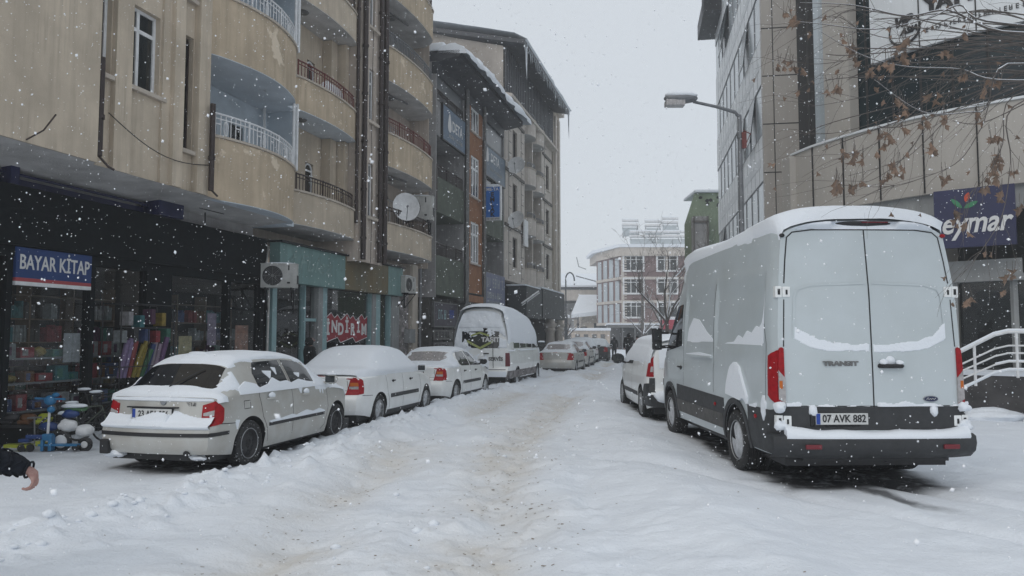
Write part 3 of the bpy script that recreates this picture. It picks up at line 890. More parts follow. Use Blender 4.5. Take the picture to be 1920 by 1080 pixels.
# rack of wrapping rolls outside
RK = Thing('display_rack', 'black wire rack of coloured paper rolls and bags by the black pillar', 'rack', (-10.2, 11.6, 0), STREET)
x = MB()
for s in (11.0, 12.35):
    for u in (-10.45, -10.05): x.tube([(u, s, .02), (u - .02, s + .03, 2.3)], .014, 6)
for z in (.5, 1.15, 1.85, 2.28):
    for u in (-10.45, -10.05): x.tube([(u, 11.0, z), (u, 12.35, z)], .01, 6)
    for s in (11.0, 12.35): x.tube([(-10.45, s, z), (-10.05, s, z)], .01, 6)
x.tube([(-10.05, 11.68, .5), (-10.05, 11.68, 2.28)], .008, 5)
x.build('rack_frame', M['ink'], RK)
rolls = [tuple(q_ * .62 for q_ in c_) for c_ in [(.28, .2, .38), (.30, .22, .42), (.33, .05, .05), (.38, .3, .03), (.42, .32, .04), (.04, .2, .08), (.03, .07, .25), (.42, .36, .42), (.4, .3, .4), (.2, .1, .25)]]
for i, c in enumerate(rolls):
    s = 11.16 + i * .105
    x = MB(); x.tube([(-10.2, s, .95), (-10.12 + rr.uniform(-.05, .05), s + .12 + rr.uniform(-.03, .03), 1.55 + rr.uniform(-.1, .15))], [.045, .05], 9)
    x.build('paper_roll', mat('roll_%d' % i, c, .45, var=.4, vscale=12), RK, smooth=True)
for i in range(9):
    x = MB(); s = 11.1 + .14 * i; z = 1.88 + (i % 3) * .03 if i % 2 else 1.6
    x.box((-10.3, s, z - .02), (-10.1, s + .11, z + .2 + .03 * (i % 3)), 0, .01)
    x.build('hanging_bag', TOY[(i * 3 + 2) % 10], RK)

# ================================================================== teal shop
TS = Thing('clearance_shop_front', 'teal framed shop front with a rusty patch on its fascia and a red sale banner', 'shop', (-10.57, 20, 0), STREET)
x = MB()
x.box((-10.6, 16.4, 3.06), (-10.3, 19.85, 4.04), 0, .01); x.box((-10.6, 22.9, 3.08), (-10.3, 24.1, 4.04), 0, .01)
x.box((-10.6, 19.856, 3.07), (-10.305, 22.894, 4.03), 1, .01)
x.box((-10.66, 16.36, 4.04), (-10.22, 24.15, 4.09), 2)
x.build('fascia', [M['teal'], M['rust'], M['ink']], TS)
x = MB()
for i in range(3):                                   # scraped lines left by the old sign
    pass
put_text(x, 'Fulez', .62, (-10.294, 18.1, 3.6), (0, 1, 0), (0, 0, 1), depth=.003, shear=.3, fit=1.75)
put_text(x, 'A', .45, (-10.294, 17.05, 3.75), (0, 1, 0), (0, 0, 1), depth=.003, shear=.3)
x.build('old_sign_marks', mat('faded_outline', (.235, .35, .335), .6, var=.5, vscale=9), TS)
x = MB()
for s, wd in ((16.42, .2), (17.95, .06), (18.85, .32), (22.02, .08), (22.3, .42), (23.45, .1)):
    x.box((-10.66, s, 0), (-10.5, s + wd, 3.06), 0)
x.box((-10.64, 16.5, 0), (-10.52, 23.5, .35), 0); x.box((-10.64, 18, 2.1), (-10.53, 18.9, 2.18), 0)
build_each(x, 'frame', M['teal_metal'], TS)
x = MB()
for s, wd in ((18.62, .24), (22.05, .26), (23.55, .62)): x.box((-10.7, s, 0), (-10.46, s + wd, 3.05))
build_each(x, 'pillar', M['grey_pillar'], TS)
x = MB()
for a, b_ in ((16.6, 17.95), (18.0, 18.62), (19.2, 22.05), (22.7, 23.5)): x.box((-10.61, a, .35), (-10.6, b_, 3.05))
build_each(x, 'window_glass', M['shopglass'], TS)
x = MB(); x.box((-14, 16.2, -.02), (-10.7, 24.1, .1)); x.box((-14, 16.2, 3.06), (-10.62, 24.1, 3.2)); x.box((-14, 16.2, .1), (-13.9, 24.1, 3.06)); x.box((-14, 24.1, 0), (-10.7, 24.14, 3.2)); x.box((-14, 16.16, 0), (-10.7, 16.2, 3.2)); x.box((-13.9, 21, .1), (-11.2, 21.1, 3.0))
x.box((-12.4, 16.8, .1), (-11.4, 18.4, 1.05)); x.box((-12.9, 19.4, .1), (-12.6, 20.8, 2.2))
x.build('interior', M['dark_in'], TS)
x = MB(); x.box((-12.0, 16.9, 1.05), (-11.6, 17.5, 1.3), 0, .02); x.box((-11.9, 17.7, 1.05), (-11.5, 18.2, 1.2), 0, .02); x.blob((-11.6, 20.3, .9), (.2, .3, .35), .3, 2, 5, 0)
build_each(x, 'goods', M['curtain'], TS)
# sale banner: ragged red strip
x = MB()
out = []
for i in range(15): out.append((19.15 + 2.75 * i / 14, 2.28 + .10 * ((i * 7) % 5 - 2) / 2))
for i in range(14, -1, -1): out.append((19.15 + 2.75 * i / 14, 1.58 + .08 * ((i * 11) % 5 - 2) / 2))
for i in range(14):
    a, b_, c, d = out[i], out[i + 1], out[28 - i], out[29 - i]
    x.add([(-10.575, *a), (-10.575, *b_), (-10.575, *c), (-10.575, *d), (-10.59, *a), (-10.59, *b_), (-10.59, *c), (-10.59, *d)], [(3, 2, 1, 0), (4, 5, 6, 7), (0, 1, 5, 4), (2, 3, 7, 6)])
bn = x.build('sale_banner', mat('banner_red', (.30, .022, .035), .55, var=.25, vscale=5), TS)
x = MB()
for i in range(15 - 1):
    for A_, B_ in ((out[i], out[i + 1]), (out[15 + i], out[16 + i]) if 16 + i < 30 else (out[i], out[i + 1])):
        x.tube([(-10.572, *A_), (-10.572, *B_)], .012, 4)
for i, ch in enumerate('İNDİRİM'):
    put_text(x, ch, .48, (-10.569, 19.36 + i * .385, 1.92 + (.04 if i % 2 else -.03)), (0, 1, 0), (0, 0, 1), depth=.006, bold=.018)
x.build('lettering', M['textwhite'], (TS, bn))

def ac_unit(name, label, c, ang, group='air conditioning units'):
    """outdoor unit, front (fan) facing local -y, c = centre of the bottom"""
    T = Thing(name, label, 'air conditioner', c, ang, group)
    T.base = Vector((0, 0, 0)); T.o.location = Vector(c); T.o.rotation_euler = (0, 0, ang)
    x = MB(); x.box((-.42, -.15, 0), (.42, .15, .58), 0, .015); x.box((-.43, -.155, .572), (.43, .155, .586))
    cs = x.build('casing', M['acwhite'], T, smooth=True)
    x = MB(); x.lathe([(.225, -.165), (.24, -.157), (.235, -.15)], (-.14, 0, .29), 'Y', 28)
    for k in range(1, 7): x.lathe([(k * .033, -.163), (k * .033 + .006, -.163), (k * .033 + .006, -.158)], (-.14, 0, .29), 'Y', 24)
    for k in range(8):
        a = k * math.pi / 4
        x.tube([(-.14, -.16, .29), (-.14 + .225 * math.cos(a), -.16, .29 + .225 * math.sin(a))], .004, 4)
    x.lathe([(0, -.168), (.035, -.168), (.04, -.158)], (-.14, 0, .29), 'Y', 12)
    x.build('fan_grille', M['mdf'], (T, cs))
    x = MB(); x.lathe([(0, -.1502), (.228, -.1515)], (-.14, 0, .29), 'Y', 28); x.build('fan_opening', M['black'], (T, cs))
    x = MB(); x.box((.22, -.158, .42), (.25, -.151, .54)); x.box((.2, -.158, .1), (.27, -.151, .14)); x.box((.40, -.1, .1), (.435, .1, .3))
    x.build('service_cover', M['black'], (T, cs))
    x = MB(); x.blob((0, 0, .585), (.4, .14, .035), .3, 2, 3); x.build('snow_cap', M['snow_fine'], T, smooth='full')
    return T
def bracket(T, w=.3, arm=.45, drop=.5):
    x = MB()
    for s in (-w, w):
        x.box((s - .02, -.2, -.04), (s + .02, .25, 0)); x.box((s - .02, .22, -drop), (s + .02, .26, .0)); x.tube([(s, -.18, -.03), (s, .22, -drop)], .015, 5)
    build_each(x, 'bracket', M['ink'], T)
# unit on the bracket between the shops: faces the camera side of the street
p = F(-10.05, 16.0, 2.86)
ac1 = ac_unit('air_conditioner', 'white air conditioner unit on a black bracket left of the teal fascia', p, R(8)); bracket(ac1, .3, .45, .62)
x = MB(); x.tube([(-.40, .12, .75), (-.45, .12, 1.0), (-.38, .12, 1.08), (-.3, .12, 1.0), (-.32, .1, .7), (-.36, .1, .5)], .02, 7)
x.tube([(-.3, .2, .5), (-.28, .2, -.2), (-.3, .2, -2.5)], .028, 7)
x.build('hose', M['acwhite'], ac1, smooth=True)
p = F(-10.25, 24.35, 3.2)
ac2 = ac_unit('air_conditioner', 'white air conditioner seen side on at the right end of the teal fascia', p, R(72)); bracket(ac2)

# torn posters wall, meter box and passage
PW = Thing('poster_wall', 'grey wall strip with torn posters right of the teal shop', 'wall', (-10.57, 24.6, 0), STREET)
x = MB(); x.box((-10.9, 24.15, 0), (-10.5, 25.1, 3.2), 0); x.build('wall', M['torn'], PW)
x = MB(); x.box((-10.9, 25.25, 0), (-10.4, 25.75, 4.3), 0); x.build('pillar', M['plaster_pale'], PW)
x = MB(); x.box((-10.52, 24.75, 1.45), (-10.3, 25.3, 1.95), 0, .01); x.build('meter_box', M['grey_pillar'], PW)
pipe(PW, -10.33, 25.82, 0, 4.2, .04, 'galv')

# ================================================================== LEFT 2: balcony block
B = Thing('apartment_building', 'narrow beige apartment block with three curved balconies and a satellite dish', 'building', (-10.1, 24.4, 0), STREET)
x = MB(); x.box((-14, 21.56, 4.0), (-11.3, 27.0, 17)); x.box((-11.4, 21.56, 4.0), (-10.35, 21.62, 17)); x.box((-11.4, 26.94, 4.3), (-10.5, 27.0, 17))
x.box((-14, 24.1, 3.2), (-10.95, 27, 4.3))
x.build('wall', M['plaster_pink'], B)
bz = [(4.5, 5.36), (7.25, 8.32), (10.1, 11.22), (13.0, 14.1)]
for k, (z0, z1) in enumerate(bz):
    balcony(B, 21.7, 26.8, -11.4, -10.12, .22, z0, z1, 'plaster_peel' if k != 0 else 'plaster', 'soffit', rail=['brown', 'red_rail', 'galv', 'brown'][k], railh=.5, snap=.5)
    zt = (bz[k + 1][0] if k < 3 else 16)
    b2 = MB(); wall(b2, -11.25, 21.7, 26.8, z0 + .12, zt - .02, [(22.3, 23.1, z0 + .15, z0 + 2.2), (24.4, 25.9, z0 + .9, z0 + 2.2)], .1)
    b2.build('recess_wall', M['grey_render' if k == 2 else 'plaster_pink'], B)
    window(B, -11.28, 22.3, 23.1, z0 + .15, z0 + 2.2, cols=(), rows=(.5,), fm='soffit', pm='win', name='balcony_door')
    window(B, -11.28, 24.4, 25.9, z0 + .9, z0 + 2.2, cols=(.5,), fm='soffit')
    x = MB(); x.tube([(-10.3, 22.6, z1 + .05), (-10.3, 22.6, min(z1 + 1.7, zt))], .02, 5); x.tube([(-10.3, 22.6, min(z1 + 1.6, zt - .05)), (-11.2, 22.6, min(z1 + 1.6, zt - .05))], .02, 5)
    if k < 3: x.tube([(-10.6, 23.4, zt - .06), (-10.4, 24.6, zt - .06)], .03, 6); x.blob((-10.8, 23.9, zt - .05), (.2, .2, .07), .1, 2, k)
    x.build('laundry_frame', M['mdf'], B)
x = MB()
x.tube([(-10.0, 25.4, 7.25), (-9.98, 25.4, 8.3)], .025, 6); x.tube([(-10.0, 26.6, 6.5), (-10.0, 26.6, 8.3)], .025, 6)
x.build('drainpipe', M['brown'], B)
p = F(-10.35, 25.6, 5.95)
ac3 = ac_unit('air_conditioner', 'large white air conditioner on the lowest curved balcony beside the satellite dish', p, R(-6))
ac3.o.scale = (1.35, 1.2, 1.55)
bracket(ac3, .3, .3, .3)

def dish(label, c, aim, r, mast, group='satellite dishes'):
    """c = centre of the bowl, aim = direction it looks, mast = foot point (world)"""
    T = Thing('satellite_dish', label, 'dish', (0, 0, 0), 0, group)
    T.o.location = mast; T.base = Vector(mast)
    a = Vector(aim).normalized(); q = a.to_track_quat('Z', 'Y').to_matrix()
    x = MB(); prof = [(r * t, .18 * r * 2 * t * t) for t in np.linspace(0, 1, 9)]
    m2 = MB(); m2.lathe(prof + [(r * 1.03, .36 * r + .005), (r * .99, .36 * r - .02)] + [(r * t, .18 * r * 2 * t * t - .012) for t in np.linspace(.98, 0, 6)], (0, 0, 0), 'Z', 32)
    x.add([Vector(c) + q @ Vector((v[0] * .92, v[1] * 1.06, v[2])) for v in m2.v], m2.f)
    bw = x.build('bowl', M['white_paint'], T, smooth=True)
    x = MB(); tip = Vector(c) + q @ Vector((0, -r * .35, r * 1.15)); x.tube([Vector(c) + q @ Vector((0, -r, .3 * r)), tip], .012, 6)
    x.tube([tip, tip + (Vector(c) - tip).normalized() * .12], .035, 8); x.build('feed_arm', M['galv'], (T, bw))
    x = MB(); x.tube([Vector(mast), Vector(c) - a * .12, Vector(c) - a * .01], .022, 6); x.build('mount', M['galv'], T)
    return T
dish('large white satellite dish on the rail of the lowest curved balcony', F(-9.9, 23.35, 6.0) , (.25, -.93, .30), .48, F(-10.15, 23.7, 5.45))
# ================================================================== LEFT 3: green and orange block with the snowy eaves
C3 = Thing('apartment_building', 'low green and orange apartment block under a snow laden eave', 'building', (-10.2, 32, 0), STREET)
x = MB(); x.box((-16, 27.02, 3.0), (-11.6, 36.98, 12.5)); x.box((-11.7, 30.45, 3.2), (-10.21, 30.55, 12.5)); x.box((-11.7, 27.02, 3.2), (-10.21, 27.1, 12.5))
x.box((-11.7, 36.88, 3.2), (-10.21, 36.98, 12.5)); x.box((-11.7, 33.12, 3.2), (-10.21, 33.2, 12.5))
x.build('wall', M['grey_render'], C3)
x = MB(); hl = [(31.35, 32.55, 4.95, 6.8), (31.35, 32.55, 7.95, 9.8), (31.35, 32.55, 10.9, 12.4)]
wall(x, -10.18, 30.75, 33.1, 3.6, 12.5, hl, .12); x.box((-10.3, 30.9, 3.2), (-10.1, 33.05, 3.5))
x.build('orange_panel', M['orange'], C3)
for a, b_, c, d in hl: window(C3, -10.2, a, b_, c, d, cols=(.3, .65), rows=(.7,), fm='white_paint', fr=.09, sill=.1)
for k, (z0, z1) in enumerate([(3.3, 4.85), (6.55, 7.95), (9.58, 10.95)]):
    x = MB(); x.box((-10.32, 27.12, z0), (-10.2, 30.44, z1)); x.box((-11.6, 27.12, z0 - .004), (-10.34, 30.44, z0 + .14))
    x.build('balcony_parapet', M['green_render' if k < 2 else 'grey_render'], C3)
    x = railing([(-10.26, 27.2, z1), (-10.26, 30.4, z1)], .5, step=.13); x.build('railing', M['brown'], C3)
    x = MB(); x.box((-11.62, 28, z0 + .9), (-11.58, 29.8, z0 + 2.6)); x.build('window', M['win'], C3)
    x = MB(); x.box((-10.32, 33.22, z0), (-10.2, 36.86, z1 - .1)); x.box((-11.6, 33.22, z0 - .004), (-10.34, 36.86, z0 + .14))
    x.build('balcony_parapet', M['green_render' if k == 1 else 'grey_render'], C3)
x = MB(); x.box((-10.3, 33.25, 6.6), (-10.24, 36.8, 9.4)); x.build('balcony_glazing', M['win'], C3)
x = MB()
for s in (33.25, 34.9, 36.2): x.box((-10.24, s, 6.5), (-10.19, s + .06, 9.5))
x.box((-10.24, 33.25, 7.9), (-10.19, 36.8, 7.96)); x.build('glazing_frame', M['mdf'], C3)
x = MB(); x.box((-10.34, 27.2, 11.0), (-10.28, 30.4, 12.4)); x.box((-10.34, 33.25, 11.0), (-10.28, 36.85, 12.4)); build_each(x, 'top_glazing', mat('frosted_glazing', (.14, .15, .16), .3, var=.4, vscale=.9), C3)
for s, r_ in ((30.48, .07), (30.68, .05), (33.12, .07), (33.3, .035)): pipe(C3, -10.08, s, 2.6, 12.5, r_, 'mdf')
x = MB()
x.add([(-10.2, 27, 12.45), (-9.25, 27, 12.62), (-9.25, 37.2, 12.62), (-10.2, 37.2, 12.45), (-10.2, 27, 12.9), (-9.25, 27, 12.85), (-9.25, 37.2, 12.85), (-10.2, 37.2, 12.9)],
      [(0, 1, 2, 3), (1, 5, 6, 2), (4, 5, 6, 7), (0, 4, 5, 1), (3, 2, 6, 7)])
x.box((-16, 27, 12.5), (-10.2, 37.2, 12.9)); x.box((-10.4, 27.0, 12.0), (-10.17, 36.9, 12.47))
rf = x.build('eave', M['roofsteel'], C3)
x = MB(); P_ = []
for i in range(90):
    s = 27 + 10.3 * i / 89; row = []
    for j in range(15):
        a = math.pi * (j / 14)
        h = (.30 + .40 * float(fbm(s * 1.3, 3, 3, 5)) + .22 * float(fbm(s * 3.5, j * .5, 3, 8))) * (.5 + .5 * min(1, (s - 26.9) / 2.5))
        r_ = .35 + .22 * float(fbm(s * 1.1, 7, 3, 6))
        row.append((-9.62 + r_ * 1.45 * math.cos(a) + .12 * float(fbm(s * 2, j, 2, 2)), s, 12.80 + h * math.sin(a) - .12 * max(0, math.cos(a)) ** 3 * 1.0))
    P_.append(row)
x.grid(P_); x.add(P_[0], [tuple(range(15))]); x.add(P_[-1], [tuple(range(15))]); x.box((-16, 27, 12.9), (-9.9, 37.2, 13.25), 0, .1)
x.build('roof_snow', M['snow'], (C3, rf), smooth='full')
# raw ground floor
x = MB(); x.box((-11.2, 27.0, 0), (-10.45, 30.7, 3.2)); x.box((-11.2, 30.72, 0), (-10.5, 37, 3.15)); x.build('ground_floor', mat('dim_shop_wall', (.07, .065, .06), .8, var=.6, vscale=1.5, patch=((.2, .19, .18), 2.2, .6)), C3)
x = MB()
for i, (a, b_) in enumerate(((27.4, 28.3), (28.6, 29.4), (31.2, 32.6), (33.4, 35.9))): x.box((-10.47, a, .2), (-10.42, b_, 2.3))
build_each(x, 'shutter', M['dark_in'], C3)

def sign(label, u, s0, s1, z0, z1, boardm, texts, frame=None, th=.08, name='shop_sign', group=None, marks=()):
    T = Thing(name, label, 'sign', (u, (s0 + s1) / 2, z0), STREET, group)
    x = MB(); x.box((u - th, s0, z0), (u, s1, z1)); x.build('sign_board', boardm, T)
    if frame:
        x = MB(); f = .05
        for a, b_, c, d in ((s0 - f, s1 + f, z0 - f, z0), (s0 - f, s1 + f, z1, z1 + f), (s0 - f, s0, z0, z1), (s1, s1 + f, z0, z1)):
            x.box((u - th - .01, a, c), (u + .02, b_, d))
        x.build('frame', M[frame], T)
    for k, (txt, s, z, size, fit, mm) in enumerate(texts):
        x = MB()
        if txt is None: put_marks(x, (u + .008, s, z), (0, 1, 0), (0, 0, 1), fit, size * .75, k + int(abs(s) * 7))
        else: put_text(x, txt, size, (u + .006, s, z), (0, 1, 0), (0, 0, 1), fit=fit, depth=.008, bold=size * .015)
        x.build('lettering', M[mm], T)
    for poly, mm in marks:
        x = MB(); x.prism(poly, u + .002, u + .01, plane='YZ'); x.build('emblem', M[mm], T)
    return T
bl_sign = mat('blue_banner', (.085, .14, .215), .5, var=.3, vscale=2)
drop = [(28.35 + .22 * math.cos(a), 10.2 + .22 * math.sin(a) + (.35 * max(0, math.sin(a)) ** 3)) for a in np.linspace(0, 2 * math.pi, 17)[:-1]]
sign('blue banner with a white drop emblem on the top left balcony of the orange block', -10.12, 27.55, 30.35, 9.55, 10.95, bl_sign,
     [('DETA', 29.3, 10.3, .62, 1.3, 'textwhite'), (None, 29.1, 9.85, .2, 1.7, 'textgrey')], 'ink', marks=[(drop, 'textwhite')])
drop2 = [(33.65 + .2 * math.cos(a), 10.2 + .2 * math.sin(a) + (.32 * max(0, math.sin(a)) ** 3)) for a in np.linspace(0, 2 * math.pi, 17)[:-1]]
sign('paler blue banner on the top right balcony above the vertical estate sign', -10.1, 33.3, 36.8, 9.35, 10.75, mat('blue_banner_pale', (.13, .18, .24), .5, var=.3, vscale=2),
     [('DETA', 34.95, 10.3, .6, 1.5, 'textwhite'), (None, 35.2, 9.75, .22, 2.2, 'textgrey')], 'mdf', marks=[(drop2, 'textwhite')])
sign('crowded violet blue banner on the lowest balcony beside the orange wall', -10.1, 33.3, 36.8, 3.1, 4.7, mat('violet_banner', (.13, .14, .23), .6, var=.6, vscale=2.5, col2=(.2, .22, .3)),
     [(None, 35.05, 4.25, .6, 2.9, 'textgrey'), (None, 35.0, 3.65, .4, 2.7, 'textgrey'), (None, 35.0, 3.3, .25, 2.3, 'textgrey')])
sign('framed wide sign with teal lettering over the dim shop door', -10.35, 27.3, 30.0, 2.1, 3.0, mat('dim_violet_board', (.06, .05, .075), .5, var=.5, vscale=2),
     [(None, 28.35, 2.56, .5, 1.1, 'teal_metal'), (None, 29.4, 2.6, .45, .6, 'eublue')], 'mdf')
nb = mat('notice_board', (.17, .165, .16), .7, var=.4, vscale=4)
sign('upper pale notice board with dark lettering under the framed sign', -10.38, 27.4, 29.6, 1.55, 1.95, nb, [(None, 28.5, 1.75, .34, 1.9, 'ink')], group='notices under the framed sign')
sign('lower pale notice board with dark lettering under the framed sign', -10.38, 27.4, 29.6, 1.05, 1.45, nb, [(None, 28.5, 1.25, .34, 1.9, 'ink')], group='notices under the framed sign')

# vertical projecting sign, square to the street
VS = Thing('projecting_sign', 'blue upright projecting sign with stacked letters beside the orange wall', 'sign', (-10.2, 33.3, 7.1), STREET)
x = MB(); x.box((-10.12, 33.22, 7.1), (-9.32, 33.42, 8.72)); x.build('frame', M['white_paint'], VS)
x = MB(); x.box((-10.07, 33.205, 7.24), (-9.37, 33.219, 8.67)); x.build('face', mat('sign_blue_bright', (.018, .15, .50), .4, var=.15, vscale=3), VS)
x = MB()
put_text(x, 'ME-TA', .2, (-9.72, 33.2, 8.55), (1, 0, 0), (0, 0, 1), fit=.6, depth=.01, bold=.005)
x.build('lettering', M['textwhite'], VS)
x = MB()
for i, ch in enumerate('EMLAK'): put_text(x, ch, .29, (-9.72, 33.2, 8.3 - i * .235), (1, 0, 0), (0, 0, 1), depth=.012, bold=.012)
x.build('stacked_lettering', M['ink'], VS)
x = MB(); put_marks(x, (-9.72, 33.195, 7.17), (1, 0, 0), (0, 0, 1), .66, .08, 5); x.build('small_print', M['ink'], VS)
x = MB(); x.tube([(-10.2, 33.32, 8.5), (-10.1, 33.32, 8.5)], .03, 6); x.tube([(-10.2, 33.32, 7.4), (-10.1, 33.32, 7.4)], .03, 6); build_each(x, 'bracket', M['ink'], VS)
x = MB(); x.blob((-9.75, 33.32, 8.74), (.42, .14, .08), .3, 2, 4); x.build('snow_cap', M['snow_fine'], VS, smooth='full')

# ================================================================== LEFT 4: tall stone clad block
D4 = Thing('apartment_building', 'tall stone clad apartment block with a dark steel roof and hanging icicles', 'building', (-10.2, 44, 0), STREET)
x = MB()
hl = []
for k in range(4):
    z = 4.7 + 2.95 * k
    hl += [(38.75, 39.75, z + .7, z + 2.35), (47.3, 48.3, z + .7, z + 2.35)]
wall(x, -10.2, 37.02, 41.2, 4.6, 16.6, [h for h in hl if h[0] < 41], .2); wall(x, -10.2, 46.2, 49.2, 4.6, 16.6, [h for h in hl if h[0] > 41], .2)
x.box((-18, 41.2, 4.6), (-11.1, 46.2, 16.5)); x.box((-11.1, 41.2, 4.6), (-10.2, 41.45, 16.5)); x.box((-11.1, 43.6, 4.6), (-10.25, 43.8, 16.5)); x.box((-11.1, 45.95, 4.6), (-10.2, 46.2, 16.5))
x.add([(-10.2, 49.2, 0), (-20, 49.2, 0), (-20, 49.2, 19), (-10.2, 49.2, 16.6)], [(0, 1, 2, 3)])
x.build('wall', M['stone'], D4)
x = MB()
for s in (37.9, 40.6, 46.8):                              # joint lines, ladder like
    x.box((-10.2, s, 4.7), (-10.185, s + .04, 14.4))
    for k in range(16): x.box((-10.2, s + .04, 4.9 + k * .6), (-10.187, s + .55, 4.93 + k * .6))
for k in range(4): x.box((-10.2, 37.05, 7.45 + 2.95 * k), (-10.12, 41.2, 7.6 + 2.95 * k)); x.box((-10.2, 46.2, 7.45 + 2.95 * k), (-10.12, 49.1, 7.6 + 2.95 * k))
x.build('stone_joints', M['stone_dk'], D4)
for a, b_, c, d in hl: window(D4, -10.3, a, b_, c, d, cols=(.5,), fm='brown', fr=.07, sill=.16)
for k in range(4):
    z = 4.7 + 2.95 * k
    for a, b_ in ((41.45, 43.6), (43.8, 45.95)):
        balcony(D4, a, b_, -11.1, -10.1, .28, z - .1, z + .85, 'stone', 'soffit', rail='galv', railh=.3, snap=.25, n=10)
        x = MB(); x.box((-11.12, a + .5, z + .1), (-11.06, b_ - .5, z + 2.2)); x.build('balcony_door', M['win'], D4)
x = MB()
x.add([(-18.5, 36.9, 0), (-10.22, 36.9, 0), (-10.22, 36.9, 16.9), (-12.9, 36.9, 17.6), (-14.2, 36.9, 18), (-18.5, 36.9, 19.2)], [tuple(range(6))])
x.build('side_wall', M['rawwall'], D4)
x = MB()
x.add([(-10.2, 36.95, 14.2), (-9.75, 36.95, 14.2), (-9.75, 49.2, 14.2), (-10.2, 49.2, 14.2), (-10.2, 36.95, 14.45), (-9.75, 36.95, 14.35), (-9.75, 49.2, 14.35), (-10.2, 49.2, 14.45)],
      [(0, 1, 2, 3), (1, 5, 6, 2), (4, 5, 6, 7), (0, 4, 5, 1)])
x.build('cornice', M['stone'], D4)
x = MB()
for i in range(61):
    s = 37.0 + i * .2; x.box((-10.18, s, 14.45), (-10.1 + .04 * (i % 2), s + .19, 16.9))
x.build('attic_cladding', M['roofsteel'], D4)
x = MB()
x.add([(-20, 36.6, 19.6), (-9.0, 36.6, 17.0), (-9.0, 49.5, 17.0), (-20, 49.5, 19.6), (-20, 36.6, 19.35), (-9.0, 36.6, 16.78), (-9.0, 49.5, 16.78), (-20, 49.5, 19.35)],
      [(0, 1, 2, 3), (4, 5, 6, 7), (0, 1, 5, 4), (1, 2, 6, 5), (2, 3, 7, 6)])
rf = x.build('roof', M['roofsteel'], D4)
x = MB(); P_ = []
for i in range(60):
    s = 36.62 + 12.85 * i / 59; row = []
    for j in range(9):
        t = j / 8; u = -8.92 - 5.5 * t
        h = (.30 * math.sin(min(1, t * 5 + .08) * math.pi / 2)) * (.7 + .6 * float(fbm(s * .8, t * 4, 3, 12)))
        row.append((u + .1 * float(fbm(s, 2, 2, 3)), s, 17.0 + 2.6 / 11 * (5.5 * t) + h))
    row.insert(0, (-8.98, s, 16.98)); P_.append(row)
x.grid(P_); x.build('roof_snow', M['snow'], (D4, rf), smooth='full')
x = MB(); ri = random.Random(9)
for i in range(30):
    s = 36.75 + i * .43 + ri.uniform(-.1, .1); L = ri.uniform(.15, .6) if i not in (1, 29) else 1.7
    x.tube([(-9.02, s, 16.95), (-9.02, s, 16.8 - L * .5), (-9.02 + .02, s, 16.75 - L)], [.06 if L > 1 else .035, .04 if L > 1 else .02, .004], 6)
build_each(x, 'icicle', mat('ice', (.55, .6, .64), .15, spec=.7, var=.2, vscale=4), (D4, rf), smooth=True)
# ground floor with dark fascias
x = MB(); x.box((-18, 37, 0), (-10.6, 49.2, 4.6)); x.build('ground_floor', M['dark_in'], D4)
x = MB(); x.box((-10.3, 38.2, 2.7), (-9.3, 41.9, 4.35)); x.box((-10.35, 42.2, 2.75), (-9.3, 48.9, 4.45)); fa = x.build('shop_fascia', mat('dark_grey_fascia', (.045, .052, .055), .6, var=.4, vscale=1.2), D4)
x = MB(); x.box((-10.4, 38.1, 4.36), (-9.35, 41.9, 4.44), 0, .03); x.box((-10.4, 42.2, 4.46), (-9.35, 48.9, 4.56), 0, .03); x.build('fascia_snow', M['snow'], (D4, fa))
x = MB()
for s in (45.6, 48.3):
    x.lathe([(.34, 0), (.3, .3), (.26, .35), (.26, 1.9), (.3, 1.95), (.36, 2.1), (.3, 2.2), (.42, 2.35), (.42, 2.5), (.3, 2.52), (.3, 2.74)], (-9.6, s, 0), 'Z', 18)
build_each(x, 'column', M['stone'], D4, smooth=True)
x = MB(); x.tube([(-9.5, 38.0, 3.3), (-8.8, 39.0, 4.0)], .03, 6); x.tube([(-9.5, 37.9, 3.4), (-8.8, 38.9, 4.1)], .045, 6); x.build('awning_arm', M['white_paint'], D4)
dish('upper satellite dish on the stone clad block', F(-9.75, 37.9, 10.65), (-.2, -.85, .4), .5, F(-10.2, 38.1, 10.2))
dish('lower satellite dish on the stone clad block', F(-9.75, 37.9, 7.75), (-.35, -.8, .4), .48, F(-10.2, 38.1, 7.3))
x = MB(); x.box((-10.1, 40.7, 6.8), (-10.02, 41.6, 8.3)); o = x.build('white_panel', M['white_paint'], D4)

# ================================================================== LEFT 5: sliver behind
E5 = Thing('apartment_building', 'plain cream block with a heavy cornice behind the stone clad block', 'building', (-10.2, 50.4, 0), STREET)
x = MB(); x.box((-18, 49.3, 0), (-10.1, 51.4, 17.2)); x.build('wall', M['plaster_pale'], E5)
x = MB()
for s in (49.5, 50.6): x.box((-10.11, s, 3.5), (-9.98, s + .5, 16.8))
build_each(x, 'pilaster', M['stone'], E5)
x = MB(); x.box((-18, 49.25, 17.2), (-9.75, 51.5, 17.7)); x.build('cornice', M['stone'], E5)
x = MB(); x.box((-18, 49.25, 17.7), (-9.8, 51.5, 18.0), 0, .1); x.build('roof_snow', M['snow'], E5, smooth=True)
# ================================================================== RIGHT 1: white and glass office block
RA = R(-9.3)
def toR(x, y): 
    v = rotz((x, y, 0), -RA); return v.x, v.y
cx_, cy_ = toR(8.6, 25.0)
OB = Thing('office_building', 'tall white panelled office block with ribbon windows and a grey stone end wall', 'building', (cx_, cy_ + 7, 0), RA)
x0, y0 = cx_, cy_; L = 14.0
